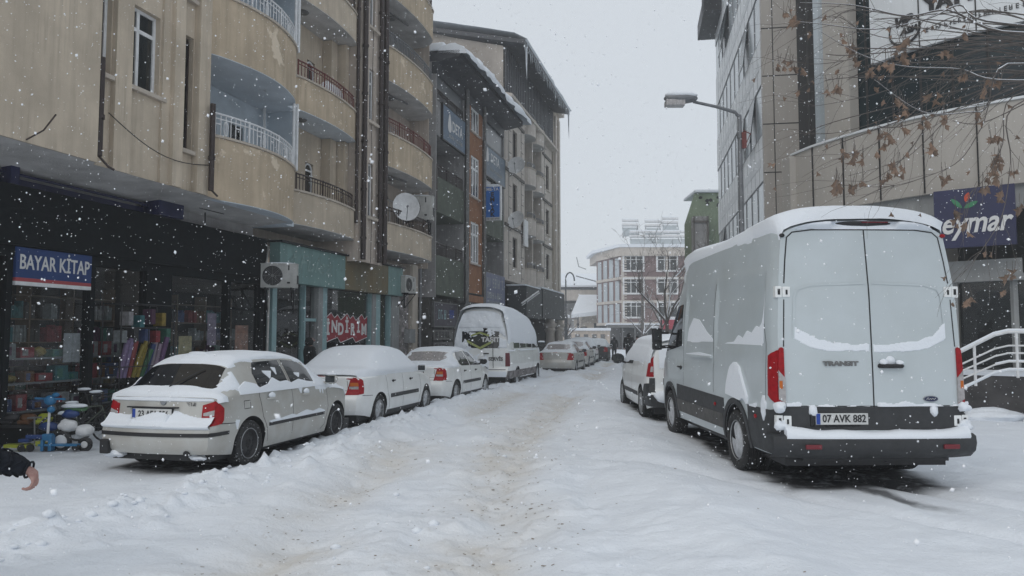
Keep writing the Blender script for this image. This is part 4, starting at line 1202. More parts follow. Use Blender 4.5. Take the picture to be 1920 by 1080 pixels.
# the street face looks to -x; layers: white band, window ribbon, pattern 3.3 m
x = MB(); gl = MB(); jt = MB(); fr = MB()
H = 3.36; zb = 0.0; top = 17.6
for k in range(6):
    z = 1.9 + H * k
    # window ribbon z..z+1.75, band above
    gl.box((x0 - .02, y0 + .12, z), (x0 + .1, y0 + L, z + 1.72))
    for i in range(10):
        s = y0 + .12 + i * 1.38; fr.box((x0 - .045, s, z), (x0 - .015, s + .045, z + 1.72))
    fr.box((x0 - .045, y0 + .12, z - .04), (x0 - .012, y0 + L, z)); fr.box((x0 - .045, y0 + .12, z + 1.72), (x0 - .012, y0 + L, z + 1.76))
    x.box((x0 - .05, y0 + .02, z + 1.76), (x0 + .12, y0 + L, z + H - .04))
    x.box((x0 - .058, y0 + .6, z + 2.3), (x0 - .049, y0 + L - 1, z + 2.62), 1)
    for i in range(15): jt.box((x0 - .056, y0 + .02 + i * .92, z + 1.78), (x0 - .0485, y0 + .035 + i * .92, z + H - .05))
x.box((x0 - .05, y0 + .02, 0), (x0 + .12, y0 + L, 1.86))
x.box((x0 + .12, y0 + .1, 0), (x0 + 12, y0 + L, 21.5)); x.box((x0 + .12, y0 + L, 0), (x0 + 12, y0 + L + .1, 18))
x.build('wall', [M['panelwhite'], M['panelgrey']], OB)
gl.build('window_ribbon', M['bluegl'], OB); fr.build('window_frame', M['galv'], OB); jt.build('panel_joint', M['galv'], OB)
x = MB()
for (i, k, o) in ((1, 2, .22), (3, 2, .15), (2, 3, .2), (6, 4, .25), (8, 1, .2), (7, 4, .18)):
    s = y0 + .16 + i * 1.38; z = 1.9 + H * k
    x.add([(x0 - .06, s, z + 1.7), (x0 - .06, s + 1.3, z + 1.7), (x0 - .06 - o, s + 1.3, z + .05), (x0 - .06 - o, s, z + .05), (x0 - .03, s, z + 1.7), (x0 - .03, s + 1.3, z + 1.7), (x0 - .03 - o, s + 1.3, z + .05), (x0 - .03 - o, s, z + .05)],
          [(0, 1, 2, 3), (4, 5, 6, 7), (0, 1, 5, 4), (1, 2, 6, 5), (2, 3, 7, 6), (3, 0, 4, 7)])
build_each(x, 'open_sash', M['darkgl'], OB)
x = MB(); x.box((x0 - .9, y0 + L - 3.2, 17.7), (x0 + 12, y0 + L + .6, 18.5)); x.box((x0 - .9, y0 + L - 3.2, 17.72), (x0 + 1, y0 + L - 2.0, 21)); x.build('overhang', M['roofsteel'], OB)
# end wall of large stone panels, looks to the camera
x = MB()
x.box((x0 - .07, y0 - .1, 0), (x0 + 2.0, y0 + .1, 21)); 
x.build('end_wall', M['panelbeige2'], OB)
x = MB()
for z in [.55 + 1.66 * k for k in range(12)]: x.box((x0 - .074, y0 - .106, z), (x0 + 1.4, y0 - .098, z + .035))
x.box((x0 + .28, y0 - .106, 0), (x0 + .31, y0 - .098, 21)); x.box((x0 + 1.08, y0 - .104, 0), (x0 + 1.4, y0 - .04, 21))
x.build('panel_joint', M['joint'], OB)
x = MB(); x.box((x0 + 1.2, y0 - 1.2, 5.5), (x0 + 1.85, y0 - .9, 21), 0); x.box((x0 + 1.3, y0 - 1.5, 5.5), (x0 + 2.6, y0 - 1.45, 21), 1); x.build('glass_recess', [M['joint'], M['bluegl']], OB)

# ================================================================== RIGHT 2: curved shop building
CV = [(7.55, 19.9), (7.75, 18.95), (8.15, 17.95), (8.65, 17.0), (9.3, 16.1), (10.1, 15.3), (11.1, 14.5), (12.3, 13.75), (13.7, 13.1), (15.5, 12.5)]
def dense(P, n=4):
    out = []
    P = [Vector((p[0], p[1], 0)) for p in P]
    for i in range(len(P) - 1):
        p0 = P[max(i - 1, 0)]; p1 = P[i]; p2 = P[i + 1]; p3 = P[min(i + 2, len(P) - 1)]
        for k in range(n):
            t = k / n
            out.append(.5 * ((2 * p1) + (p2 - p0) * t + (2 * p0 - 5 * p1 + 4 * p2 - p3) * t * t + (3 * p1 - p0 - 3 * p2 + p3) * t ** 3))
    out.append(P[-1]); return out
CVd = dense(CV)
def offs(P, d):
    out = []
    for i, p in enumerate(P):
        t = (P[min(i + 1, len(P) - 1)] - P[max(i - 1, 0)]).normalized()
        out.append(p + Vector((t.y, -t.x, 0)) * d)          # to the street side for positive d
    return out
def ribbon(mb, P, z0, z1, th, m=0):
    a = P; b_ = offs(P, -th); n = len(P)
    for i in range(n - 1):
        q_ = [a[i], a[i + 1], b_[i + 1], b_[i]]
        vs = [(p.x, p.y, z0) for p in q_] + [(p.x, p.y, z1) for p in q_]
        mb.add(vs, [(0, 1, 5, 4), (2, 3, 7, 6), (0, 1, 2, 3), (4, 5, 6, 7)], m)
    for i in (0, n - 1):
        mb.add([(a[i].x, a[i].y, z0), (b_[i].x, b_[i].y, z0), (b_[i].x, b_[i].y, z1), (a[i].x, a[i].y, z1)], [(0, 1, 2, 3)], m)
def curve_at(d, P=CVd):
    """point, direction at distance d along the curve"""
    for i in range(len(P) - 1):
        L_ = (P[i + 1] - P[i]).length
        if d <= L_: return P[i].lerp(P[i + 1], d / L_), (P[i + 1] - P[i]).normalized()
        d -= L_
    return P[-1], (P[-1] - P[-2]).normalized()
CB = Thing('shop_building', 'curved stone panelled shop building with a dark glass upper floor', 'building', (9.6, 17, 0))
x = MB(); ribbon(x, CVd, 4.82, 6.55, .25); x.box((7.42, 19.7, 0), (7.65, 20.3, 6.5), 0)
x.build('stone_band', M['panelbeige'], CB)
x = MB(); ribbon(x, offs(CVd, .05), 6.55, 6.6, .3); x.build('coping', M['panelwhite'], CB)
x = MB(); Pj = offs(CVd, .008)
for d in (.95, 1.95, 2.95, 3.95, 5.0, 6.1, 7.3, 8.5, 9.8):
    p, t = curve_at(d, Pj); n_ = Vector((-t.y, t.x, 0)) * -1
    q_ = p + t * .022
    x.add([(p.x, p.y, 4.84), (q_.x, q_.y, 4.84), (q_.x, q_.y, 6.54), (p.x, p.y, 6.54), (p.x - n_.x * -.03, p.y - n_.y * -.03, 4.84), (q_.x - n_.x * -.03, q_.y - n_.y * -.03, 4.84), (q_.x - n_.x * -.03, q_.y - n_.y * -.03, 6.54), (p.x - n_.x * -.03, p.y - n_.y * -.03, 6.54)],
          [(0, 1, 2, 3), (0, 3, 7, 4), (1, 2, 6, 5)])
x.build('panel_joint', M['joint'], CB)
x = MB(); ribbon(x, offs(CVd, -.12), 4.35, 4.82, .3); ribbon(x, offs(CVd, -.12), 2.85, 3.3, .3); build_each(x, 'lintel', M['grey_pillar'], CB)
x = MB(); P2 = offs(CVd, -1.1)
i0 = 4
ribbon(x, P2[i0:], 4.9, 12, .1); x.build('upper_glass', M['darkgl'], CB)
x = MB()
for i in range(i0, len(P2), 3):
    p = offs(CVd, -1.08)[i]; x.box((p.x - .02, p.y - .02, 6.4), (p.x + .02, p.y + .02, 12))
build_each(x, 'mullion', M['joint'], CB)
x = MB(); ribbon(x, offs(CVd, -.9)[0:3], 4.9, 12, .2, 0); x.build('side_glazing', M['bluegl'], CB)
x = MB(); ribbon(x, offs(CVd, -.75)[2:7], 4.9, 12, .3, 0); x.build('stone_column', M['panelbeige'], CB)
x = MB(); ribbon(x, offs(CVd, -.6), 4.86, 4.95, 6); ribbon(x, offs(CVd, -.2)[:10], 0, 4.8, .2); ribbon(x, offs(CVd, -3.2), .9, 4.8, .2); x.build('inner_wall', M['panelbeige2'], CB)
x = MB(); ribbon(x, offs(CVd, -2.9)[12:], .9, 4.8, .05); ribbon(x, offs(CVd, -.5), .85, .95, 4); x.build('dark_interior', M['dark_in'], CB)
x = MB(); Pf = offs(CVd, -.3)
ribbon(x, offs(CVd, -.35)[11:], 1.0, 2.85, .02); x.build('show_window', M['shopglass'], CB)
x = MB()
for d in (4.2, 5.3, 6.55, 6.95, 8.2, 9.6):
    p, t = curve_at(d, Pf); x.box((p.x - .05, p.y - .05, .9), (p.x + .05, p.y + .05, 2.85))
p, t = curve_at(6.75, offs(CVd, .02)); x.tube([(p.x, p.y, .9), (p.x, p.y, 4.7)], .07, 8)
build_each(x, 'frame', M['grey_pillar'], CB)
x = MB()
pod = offs(CVd, .9)[13:]
ribbon(x, pod, -.1, .92, 2.5); x.build('podium', mat('dark_podium_stone', (.085, .08, .08), .8, var=.5, vscale=2.5), CB)
x = MB()
for i in range(4): ribbon(x, offs(CVd, .9 + .0)[10 + i // 2:13], -.1, .9 - .22 * i, .28 * (5 - i)) if i == 3 else None
ribbon(x, offs(CVd, .93)[13:], .925, 1.0, 1.0); 
for d, r_ in ((.8, .25), (1.9, .35), (2.7, .22), (3.5, .3)):
    p, t = curve_at(d + 4.2, offs(CVd, 1.2)); x.blob((p.x, p.y, .12), (r_ * 1.8, r_, .2), .35, 3, int(d * 10))
build_each(x, 'podium_snow', M['snow'], CB)
# railing on the podium: a ramp rail rising then level
RL = Thing('handrail', 'snowy white ramp railing right of the large van', 'railing', (9.9, 14.2, .9))
Pr = [(8.35, 14.55, 1.22), (9.15, 14.2, 1.72), (9.35, 14.1, 1.78), (11.6, 12.9, 1.78)]
x = MB()
for k, (dz, r_) in enumerate(((0, .032), (-.26, .017), (-.40, .017), (-.56, .017), (-.72, .017))):
    x.tube([(a, b_, c + dz * (.9 if i == 0 else 1)) for i, (a, b_, c) in enumerate(Pr)], r_, 8)
for t in (.12, .62): 
    a = Vector(Pr[0]).lerp(Vector(Pr[1]), t); x.tube([a, a - Vector((0, 0, .78))], .026, 8)
for t in (.05, .3, .55, .8): 
    a = Vector(Pr[2]).lerp(Vector(Pr[3]), t); x.tube([a, a - Vector((0, 0, .86))], .026, 8)
x.build('rail_bars', M['white_paint'], RL, smooth=True)
x = MB(); x.tube([(a, b_, c + .03) for a, b_, c in Pr], .03, 8); x.tube([(a, b_, c - .54) for a, b_, c in Pr[1:]], .018, 6); x.tube([(a, b_, c - .7) for a, b_, c in Pr], .03, 6)
x.build('rail_snow', M['snow_fine'], RL, smooth=True)

# signs of the curved building
NS = Thing('shop_sign', 'navy shop sign with white script lettering and a small red and green fruit emblem', 'sign', (9.7, 15.4, 3.3))
a_, b_ = Vector((9.0, 15.75, 0)), Vector((10.12, 14.86, 0))
tdir = (b_ - a_).normalized(); nn = Vector((-tdir.y, tdir.x, 0)) * -1
x = MB(); q_ = [a_ + nn * .12, b_ + nn * .12, b_, a_]
x.add([(p.x, p.y, 3.53) for p in q_] + [(p.x, p.y, 4.75) for p in q_], [(0, 1, 5, 4), (1, 2, 6, 5), (2, 3, 7, 6), (3, 0, 4, 7), (0, 1, 2, 3), (4, 5, 6, 7)])
x.build('sign_board', M['navy'], NS)
def onS(s, z, d=.135): p = a_ + tdir * s + nn * d; return (p.x, p.y, z)
x = MB(); put_text(x, 'eymar', .62, onS(.72, 4.02), tuple(tdir), (0, 0, 1), depth=.02, shear=.28, bold=.012, fit=1.25); x.build('lettering', M['textwhite'], NS)
def blade(mb, s, z, ds, dz, wd):
    L_ = math.hypot(ds, dz); n = 8; top_ = []; bot = []
    for i in range(n + 1):
        t = i / n; w__ = wd * math.sin(math.pi * t) ** .8
        px, pz = s + ds * t, z + dz * t; ox, oz = -dz / L_ * w__, ds / L_ * w__
        top_.append(onS(px + ox, pz + oz)); bot.append(onS(px - ox, pz - oz))
    for i in range(n): mb.add([top_[i], top_[i + 1], bot[i + 1], bot[i]], [(0, 1, 2, 3)])
x = MB(); blade(x, .52, 4.34, -.2, .22, .045); blade(x, .54, 4.34, .26, .12, .05); x.build('green_emblem', mat('emblem_green', (.03, .2, .09), .5), NS)
x = MB(); blade(x, .58, 4.46, .06, .2, .05); x.build('red_emblem', mat('emblem_red', (.5, .06, .02), .5), NS)
YS = Thing('shop_sign', 'large white board with a ring emblem and black capitals above the dark glass', 'sign', (11, 17, 8.4))
Py = offs(CVd, -.95)
x = MB(); ribbon(x, Py[8:], 8.5, 11.2, .12); x.build('sign_board', M['panelwhite'], YS)
def onY(d, z, o=.02):
    p, t = curve_at(d, offs(CVd, -.95 + o)); return (p.x, p.y, z), t
x = MB()
for a0_, a1_, rr_ in ((R(150), R(400), .62),):
    ring = []
    for a in np.linspace(a0_, a1_, 26):
        ring.append(onY(2.75 + .38 * math.cos(a), 9.05 + .36 * math.sin(a))[0])
    x.tube(ring, [.012 + .022 * math.sin(math.pi * i / 25) for i in range(26)], 5)
p, t = onY(2.70, 9.25); put_text(x, 'VIP', .32, p, t, (0, 0, 1), depth=.02, shear=.3, bold=.02)
p, t = onY(2.86, 9.0); put_text(x, 'ASIA', .2, p, t, (0, 0, 1), depth=.02, shear=.3, bold=.012)
x.build('emblem', M['ink'], YS)
x = MB()
for i, ch in enumerate('YATI'):
    p, t = onY(3.4 + .27 * i, 9.42); put_text(x, ch, .46, p, t, (0, 0, 1), depth=.02, bold=.03)
x.build('lettering', M['ink'], YS)
x = MB()
for i in range(9):
    p, t = onY(3.4 + .3 * i, 8.86 + .0 * i); put_marks(x, p, t, (0, 0, 1), .29, .11, i)
build_each(x, 'small_print', M['ink'], YS)
x = MB()
for d in (3.1, 4.3, 5.7, 7.1):
    (px, py, _), t = onY(d, 8.5); x.box((px - .008, py - .008, 8.51), (px + .012, py + .012, 11.2))
x.build('board_joint', M['joint'], YS)
LN = Thing('wall_lantern', 'black wall lantern at the right edge by the navy sign', 'lamp', (10.3, 14.75, 3.1))
x = MB(); x.box((10.12, 14.55, 2.95), (10.34, 14.75, 3.32), 0, .02); x.box((10.16, 14.6, 3.32), (10.3, 14.72, 3.4)); x.tube([(10.23, 14.66, 3.38), (10.23, 14.95, 3.5)], .015, 6); x.build('housing', M['ink'], LN)

# ================================================================== street lamp
SL = Thing('street_lamp', 'tall grey street lamp with a snow capped head reaching over the road', 'lamp', (6.35, 20.5, 0))
x = MB(); x.lathe([(.16, 0), (.16, .12), (.09, .2), (.085, 3), (.075, 5.6), (.06, 7.86)], (6.35, 20.5, 0), 'Z', 14); x.tube([(6.35, 20.5, 7.2), (6.35, 20.5, 7.3)], .085, 12); x.build('pole', M['galv'], SL, smooth=True)
x = MB(); x.tube([(6.35, 20.5, 7.8), (6.2, 20.45, 7.93), (5.7, 20.35, 8.04), (5.0, 20.2, 8.14)], [.05, .05, .042, .04], 10); x.build('arm', M['galv'], SL, smooth=True)
x = MB(); x.blob((4.62, 20.1, 8.2), (.47, .2, .14), .05, 3, 2); hd = x.build('lamp_head', M['galv'], SL, smooth=True)
x = MB(); x.box((4.2, 19.94, 7.98), (4.72, 20.26, 8.14), 0, .03); x.build('lens', M['clear_lens'], (SL, hd))
x = MB(); x.blob((4.64, 20.1, 8.29), (.46, .2, .11), .2, 3, 6); x.build('snow_cap', M['snow_fine'], (SL, hd), smooth='full')
x = MB(); x.tube([(6.42, 20.42, 7.4), (6.62, 20.4, 7.3), (6.5, 20.42, 7.05)], .02, 5); x.box((6.38, 20.38, 6.9), (6.5, 20.46, 7.35)); x.build('red_ribbon', M['red_rail'], SL)

# second lamp with a hooked top, far
S2 = Thing('street_lamp', 'thin far lamp post with a hooked top beside the stone block', 'lamp', (3.9, 54, 0))
x = MB(); hook = [(3.9, 54, 0), (3.9, 54, 5.7)] + [(4.2 - .32 * math.cos(a), 54, 5.75 + .55 * math.sin(a)) for a in np.linspace(0, math.pi, 9)] + [(4.52, 54, 5.4)]
x.tube(hook, .05, 7); x.box((3.78, 53.9, 1.2), (4.02, 54.1, 3.2)); x.tube([(4.2, 54, 3.6), (4.3, 54, 3.5)], .09, 6); x.build('pole', M['galv'], S2, smooth=True)

# ================================================================== green building
GB = Thing('apartment_building', 'green rendered building end with dark holes under its roof edge', 'building', (13, 47, 0))
x = MB(); x.add([(10.7, 46, 0), (17, 46, 0), (17, 46, 11.9), (12.2, 46, 10.6), (11.35, 46, 10.55), (10.7, 46, 8.6), (14.6, 58, 0), (14.9, 58, 10.5), (17, 58, 0), (17, 58, 11.9)],
                [(0, 1, 2, 3, 4, 5), (0, 5, 7, 6), (5, 4, 7), (1, 8, 9, 2), (4, 3, 2, 9, 7)])
x.build('wall', mat('green_facade', (.25, .31, .22), .9, var=.3, vscale=.8, streak=.35), GB)
x = MB(); rg = random.Random(3)
for i in range(9):
    a, z = 11.7 + rg.random() * 1.8, 9.75 + rg.random() * .65; x.blob((a, 45.99, z), (.13, .03, .11), .4, 1, i)
build_each(x, 'vent_hole', M['ink'], GB)
x = MB(); x.box((11.05, 45.3, 4.6), (12.0, 46, 5.0)); x.box((11.1, 45.2, 4.9), (11.95, 45.9, 9.0)); x.build('chimney_duct', M['grey_render'], GB)
x = MB()
for z in (4.95, 6.8, 8.6): x.box((11.0, 45.12, z), (12.0, 45.2, z + .12))
for a in (11.05, 11.9): x.box((a, 45.12, 4.9), (a + .08, 45.2, 9.0))
x.build('duct_band', M['stone_dk'], GB)
x = MB(); x.box((11.35, 45.8, 10.6), (17, 49, 10.78), 0, .08); x.tube([(9.9, 45, 5.3), (11.2, 45.9, 6.6)], .05, 5); x.build('roof_snow', M['snow'], GB)

# ================================================================== brick building at the end
def brickmat():
    m = mat('purple_brick', (.22, .15, .145), .9, var=.3, vscale=.6)
    return m
BB = Thing('brick_building', 'four storey brick and cream corner building closing the street with solar heaters on its roof', 'building', (16, 96, 0))
FY = 95.0
x = MB(); 
x.add([(13.95, FY, 3.2), (25.5, FY, 3.2), (25.5, FY, 12.6), (13.95, FY, 12.6)], [(0, 1, 2, 3)])
x.add([(13.95, FY, 3.2), (11.6, FY + 7, 3.2), (11.6, FY + 7, 12.6), (13.95, FY, 12.6)], [(0, 1, 2, 3)])
x.add([(25.5, FY, 3.2), (25.5, FY + 14, 3.2), (25.5, FY + 14, 12.6), (25.5, FY, 12.6)], [(0, 1, 2, 3)])
x.build('wall', brickmat(), BB)
x = MB()
P_ = [(13.7, FY - .3), (25.8, FY - .3), (25.8, FY + 14), (11.4, FY + 14), (11.55, FY + 7)]
x.prism(P_, 11.9, 13.0, 0); 
for z in (3.1, 5.9, 8.9):
    x.prism([(13.9, FY - .12), (25.6, FY - .12), (25.6, FY), (14, FY), (11.65, FY + 7), (11.5, FY + 6.95)], z, z + .35, 0)
for s in (13.95, 19.6, 25.2): x.box((s, FY - .1, 3.2), (s + .35, FY + .05, 12))
for k in range(26): x.box((14.35, FY - .08, 3.4 + k * .34), (14.62, FY + .01, 3.55 + k * .34))
x.build('cream_trim', M['stone'], BB)
for k in range(3):
    for i in range(2):
        a = 15.5 + i * 4.3; z = 4.15 + 2.9 * k + (.15 if k else 0)
        f_ = MB(); b0 = (a - 1.4, a + 1.4)
        f_.box((b0[0], FY - .14, z - .22), (b0[1], FY - .02, z)); f_.box((b0[0], FY - .14, z + 1.75), (b0[1], FY - .02, z + 1.95)); f_.box((b0[0], FY - .14, z), (b0[0] + .22, FY - .02, z + 1.75)); f_.box((b0[1] - .22, FY - .14, z), (b0[1], FY - .02, z + 1.75))
        for c in (a - .4, a + .3): f_.box((c, FY - .12, z), (c + .09, FY - .02, z + 1.75))
        f_.box((b0[0] + .2, FY - .11, z + 1.3), (b0[1] - .2, FY - .02, z + 1.38))
        fo = f_.build('window', M['white_paint'], BB)
        f_ = MB(); f_.box((b0[0] + .2, FY - .06, z), (b0[1] - .2, FY - .03, z + 1.75)); f_.build('pane', M['win'], (BB, fo))
a2 = Vector((13.95 - 11.6, -7, 0)).normalized()
for k in range(3):
    for i in range(4):
        s = .5 + i * 1.75; c = Vector((11.6, FY + 7, 0)) + a2 * s; e_ = c + a2 * 1.1; z = 4.1 + 2.95 * k
        nrm = Vector((-a2.y, a2.x, 0)) * -.06 if True else 0
        nrm = Vector((-.06, -.02, 0))
        f_ = MB(); f_.add([(c.x + nrm.x, c.y + nrm.y, z - .9), (e_.x + nrm.x, e_.y + nrm.y, z - .9), (e_.x + nrm.x, e_.y + nrm.y, z + 1.7), (c.x + nrm.x, c.y + nrm.y, z + 1.7), (c.x, c.y, z - .9), (e_.x, e_.y, z - .9), (e_.x, e_.y, z + 1.7), (c.x, c.y, z + 1.7)], [(0, 1, 2, 3), (0, 1, 5, 4), (1, 2, 6, 5), (2, 3, 7, 6), (3, 0, 4, 7)])
        f_.build('window', M['bluegl'], BB)
x = MB()
x.prism([(13.7, FY + .3), (25.4, FY + .3), (25.4, FY + 14), (11.7, FY + 14), (11.9, FY + 7)], -.2, 3.1); x.build('ground_floor', M['dark_in'], BB)
x = MB()
for i in range(9): x.box((12.2 + i * 1.55, FY - 1.6, 0), (12.35 + i * 1.55, FY - 1.45, 2.9))
x.box((12.0, FY - 1.8, 2.75), (25.5, FY, 3.1)); aw = x.build('canopy', M['mdf'], BB)
x = MB(); x.box((11.9, FY - 1.85, 3.1), (25.6, FY - .1, 3.28), 0, .05); x.prism([(13.6, FY - .4), (25.9, FY - .4), (25.9, FY + 14), (10.9, FY + 14), (11.0, FY + 7)], 13.0, 13.4)
x.build('roof_snow', M['snow'], BB)
def heater(c, wd, label):
    T = Thing('solar_heater', label, 'water heater', c, 0, 'solar water heaters on the brick building')
    X0, Y0, Z0_ = c
    x = MB()
    for s in (-1, 1):
        x.tube([(X0 + s * wd * .45, Y0, Z0_), (X0 + s * wd * .45, Y0, Z0_ + 1.9)], .04, 5); x.tube([(X0 + s * wd * .45, Y0 - 1.0, Z0_), (X0 + s * wd * .45, Y0, Z0_ + 1.6)], .03, 5)
    x.build('stand', M['galv'], T)
    x = MB(); x.tube([(X0 - wd / 2, Y0, Z0_ + 1.75), (X0 + wd / 2, Y0, Z0_ + 1.75)], .2, 10); x.tube([(X0 - wd / 2, Y0 - .1, Z0_ + 2.3), (X0 + wd / 2, Y0 - .1, Z0_ + 2.3)], .17, 10); x.build('tank', M['white_paint'], T, smooth=True)
    x = MB(); x.add([(X0 - wd / 2, Y0 - 1.1, Z0_ + .15), (X0 + wd / 2, Y0 - 1.1, Z0_ + .15), (X0 + wd / 2, Y0 - .1, Z0_ + 1.4), (X0 - wd / 2, Y0 - .1, Z0_ + 1.4), (X0 - wd / 2, Y0 - 1.05, Z0_ + .1), (X0 + wd / 2, Y0 - 1.05, Z0_ + .1), (X0 + wd / 2, Y0 - .05, Z0_ + 1.35), (X0 - wd / 2, Y0 - .05, Z0_ + 1.35)], [(0, 1, 2, 3), (4, 5, 6, 7), (0, 1, 5, 4), (1, 2, 6, 5), (2, 3, 7, 6), (3, 0, 4, 7)]); x.build('collector', M['bluegl'], T)
    x = MB(); x.tube([(X0 - wd / 2, Y0 - .1, Z0_ + 2.45), (X0 + wd / 2, Y0 - .1, Z0_ + 2.45)], .13, 8); x.build('snow_cap', M['snow'], T)
heater((15.6, 98, 14.6), 2.1, 'left solar water heater of the upper row on the brick building')
heater((18.6, 98, 14.5), 2.1, 'middle solar water heater of the upper row on the brick building')
heater((20.9, 98, 14.9), 2.1, 'highest solar water heater, right end of the upper row on the brick building')
heater((17.0, 96.6, 12.9), 3.4, 'left solar water heater of the lower row on the brick building')
heater((20.3, 96.6, 12.9), 3.0, 'middle solar water heater of the lower row on the brick building')
heater((23.0, 96.6, 12.9), 2.2, 'right solar water heater of the lower row on the brick building')
x = MB(); x.box((14.5, 96, 13.0), (24, 100, 13.6), 0, .1); x.build('roof_deck_snow', M['snow'], BB)

RDS = Thing('shop_awning', 'red shop awning at the foot of the brick building', 'awning', (20.0, 90, 2))
x = MB(); x.box((16.6, 82, 2.45), (19.6, 84, 3.5), 0, .05); x.build('canopy', mat('awning_red', (.33, .02, .045), .6), RDS)
x = MB(); x.box((16.6, 82, 3.5), (19.6, 84, 3.62), 0, .04); x.build('snow_cap', M['snow'], RDS)
x = MB()
for a in (16.7, 19.5): x.tube([(a, 83.9, -.1), (a, 83.9, 2.5)], .06, 6)
build_each(x, 'post', M['galv'], RDS)

# ================================================================== low pale building, far left of the end
LB = Thing('low_building', 'low grey building with an overhanging cream roof edge left of the brick building', 'building', (9, 112, 0))
x = MB(); x.box((7.6, 113, 0), (15, 122, 6.6)); x.build('wall', M['grey_render'], LB)
x = MB(); x.box((6.6, 111, 7.0), (15, 123, 8.6)); x.box((6.9, 111.2, 0), (7.5, 111.8, 7.0)); x.build('cream_frame', M['stone'], LB)
x = MB(); x.box((6.5, 110.9, 8.6), (15, 123, 9.0)); x.build('roof_edge', M['roofsteel'], LB)
x = MB(); x.add([(6.7, 111, 9.0), (15, 111, 9.0), (15, 123, 12), (6.7, 123, 12)], [(0, 1, 2, 3)]); x.box((6.5, 110.9, 9.0), (15, 112, 9.25)); x.build('roof_snow', M['snow'], LB)
x = MB(); x.box((9.5, 112.9, 4.6), (11.8, 113, 6.4)); x.box((9.4, 112.9, 1.2), (11.2, 113, 3.6)); build_each(x, 'window', M['win'], LB)
x = MB(); x.tube([(12.8, 110.5, 9.0), (12.8, 110.5, 10.2)], .06, 5); x.tube([(9.5, 110.5, 10.6), (13.9, 110.6, 9.4)], .08, 5); x.tube([(9.6, 110.5, 13.4), (9.9, 110.5, 12), (11, 110.5, 11.6)], .06, 5); x.build('roof_antenna', M['galv'], LB)
LB2 = Thing('small_house', 'small house with a snow covered lean to roof in front of the low grey building', 'house', (11, 104, 0))
x = MB(); x.box((9.8, 105, 0), (14.5, 109, 4.6)); x.box((8.7, 104.6, 0), (9.1, 105, 4)); x.build('wall', M['plaster_pale'], LB2)
x = MB(); x.box((9.6, 104.9, 1.0), (10.5, 105, 3.0)); x.box((11.5, 104.9, 2.5), (13.8, 105, 3.5)); build_each(x, 'window', M['win'], LB2)
x = MB(); x.add([(8.2, 103.8, 4.2), (15, 103.8, 4.9), (15, 110, 7.2), (9.9, 110, 7.2), (8.2, 103.8, 4.7), (15, 103.8, 5.5), (15, 110, 7.8), (9.9, 110, 7.8)], [(0, 1, 2, 3), (4, 5, 6, 7), (0, 1, 5, 4), (1, 2, 6, 5), (2, 3, 7, 6), (3, 0, 4, 7)]); x.build('roof_snow', M['snow'], LB2)
HB = Thing('low_building', 'pale low row of walls and gates behind the far parked cars', 'building', (7, 84, 0))
x = MB(); x.box((4.6, 84, 0), (11.0, 86, 2.3)); x.box((3.9, 88, 0), (6.6, 92, 3.8)); build_each(x, 'wall', M['plaster_pink'], HB)
x = MB(); x.box((4.5, 83.8, 2.3), (11.1, 86, 2.6), 0, .08); x.box((3.8, 87.8, 3.8), (6.8, 92, 4.2), 0, .1); build_each(x, 'roof_snow', M['snow'], HB)
x = MB()
for i in range(6): x.box((5.2 + i * .95, 83.95, .3), (5.7 + i * .95, 84, 1.9))
build_each(x, 'gate', M['mdf'], HB)
FB = Thing('low_building', 'distant faint reddish block at the foot of the hooked lamp post', 'building', (7.5, 150, 0))
x = MB(); x.box((6.5, 150, 0), (12, 160, 8.5)); x.build('wall', brickmat(), FB)
x = MB(); x.box((6.3, 149.8, 8.5), (12.2, 160, 9)); x.build('roof_snow', M['snow'], FB)

# ================================================================== trees
def limb(mb, p, d, L, r, depth, rg, ends, twig=.5, grav=-.05, spread=.6, snow=None):
    n = 5; pts = [Vector(p)]; dd = Vector(d).normalized()
    for i in range(n):
        dd = (dd + Vector((rg.uniform(-1, 1), rg.uniform(-1, 1), rg.uniform(-1, 1) + grav)) * .16).normalized()
        pts.append(pts[-1] + dd * L / n)
    rs = [r * (1 - .5 * i / n) for i in range(n + 1)]
    mb.tube(pts, rs, 6 if r > .02 else 4, caps=False)
    if snow is not None and r > .012:
        snow.tube([q_ + Vector((0, 0, rs[i] * .9)) for i, q_ in enumerate(pts)], [q_ * .75 for q_ in rs], 4, caps=False)
    if depth == 0: ends.append((pts[-1], dd)); return
    for k in range(rg.choice((2, 3, 3))):
        i = rg.randint(2, n); a = Vector((rg.uniform(-1, 1), rg.uniform(-1, 1), rg.uniform(-.6, 1))).normalized()
        limb(mb, pts[i], (dd + a * spread).normalized(), L * rg.uniform(.5, .8), max(rs[i] * .6, .006), depth - 1, rg, ends, twig, grav, spread, snow)
def bare_tree(label, c, h, seed, r=.12, depth=5, group=None):
    T = Thing('bare_tree', label, 'tree', c, 0, group)
    rg = random.Random(seed); x = MB(); sn = MB(); ends = []
    c = Vector(c); t0 = c + Vector((0, 0, h * .28))
    tr = MB(); tr.tube([c, c + Vector((.03, 0, h * .14)), t0], [r * 1.3, r, r * .85], 10); tr.build('trunk', M['bark'], T, smooth=True)
    for k in range(5):
        a = k * 1.257 + rg.random()
        limb(x, t0 + Vector((0, 0, -.3 * rg.random())), Vector((math.cos(a) * .6, math.sin(a) * .6, 1)), h * .30, r * .6, depth - 1, rg, ends, spread=.75, snow=sn)
    cr = x.build('crown', M['bark'], T); sn.build('snow', M['snow_fine'], (T, cr))
    return T
bare_tree('bare snow dusted tree in front of the green building end', (8.7, 42, 0), 9.5, 5, .11, 6)
bare_tree('bare tree left of the green building, before the brick facade', (11.6, 58, 0), 9.0, 12, .1, 6)
bare_tree('small bare tree at the foot of the brick facade', (13.0, 74, 0), 6.5, 21, .12, 4)
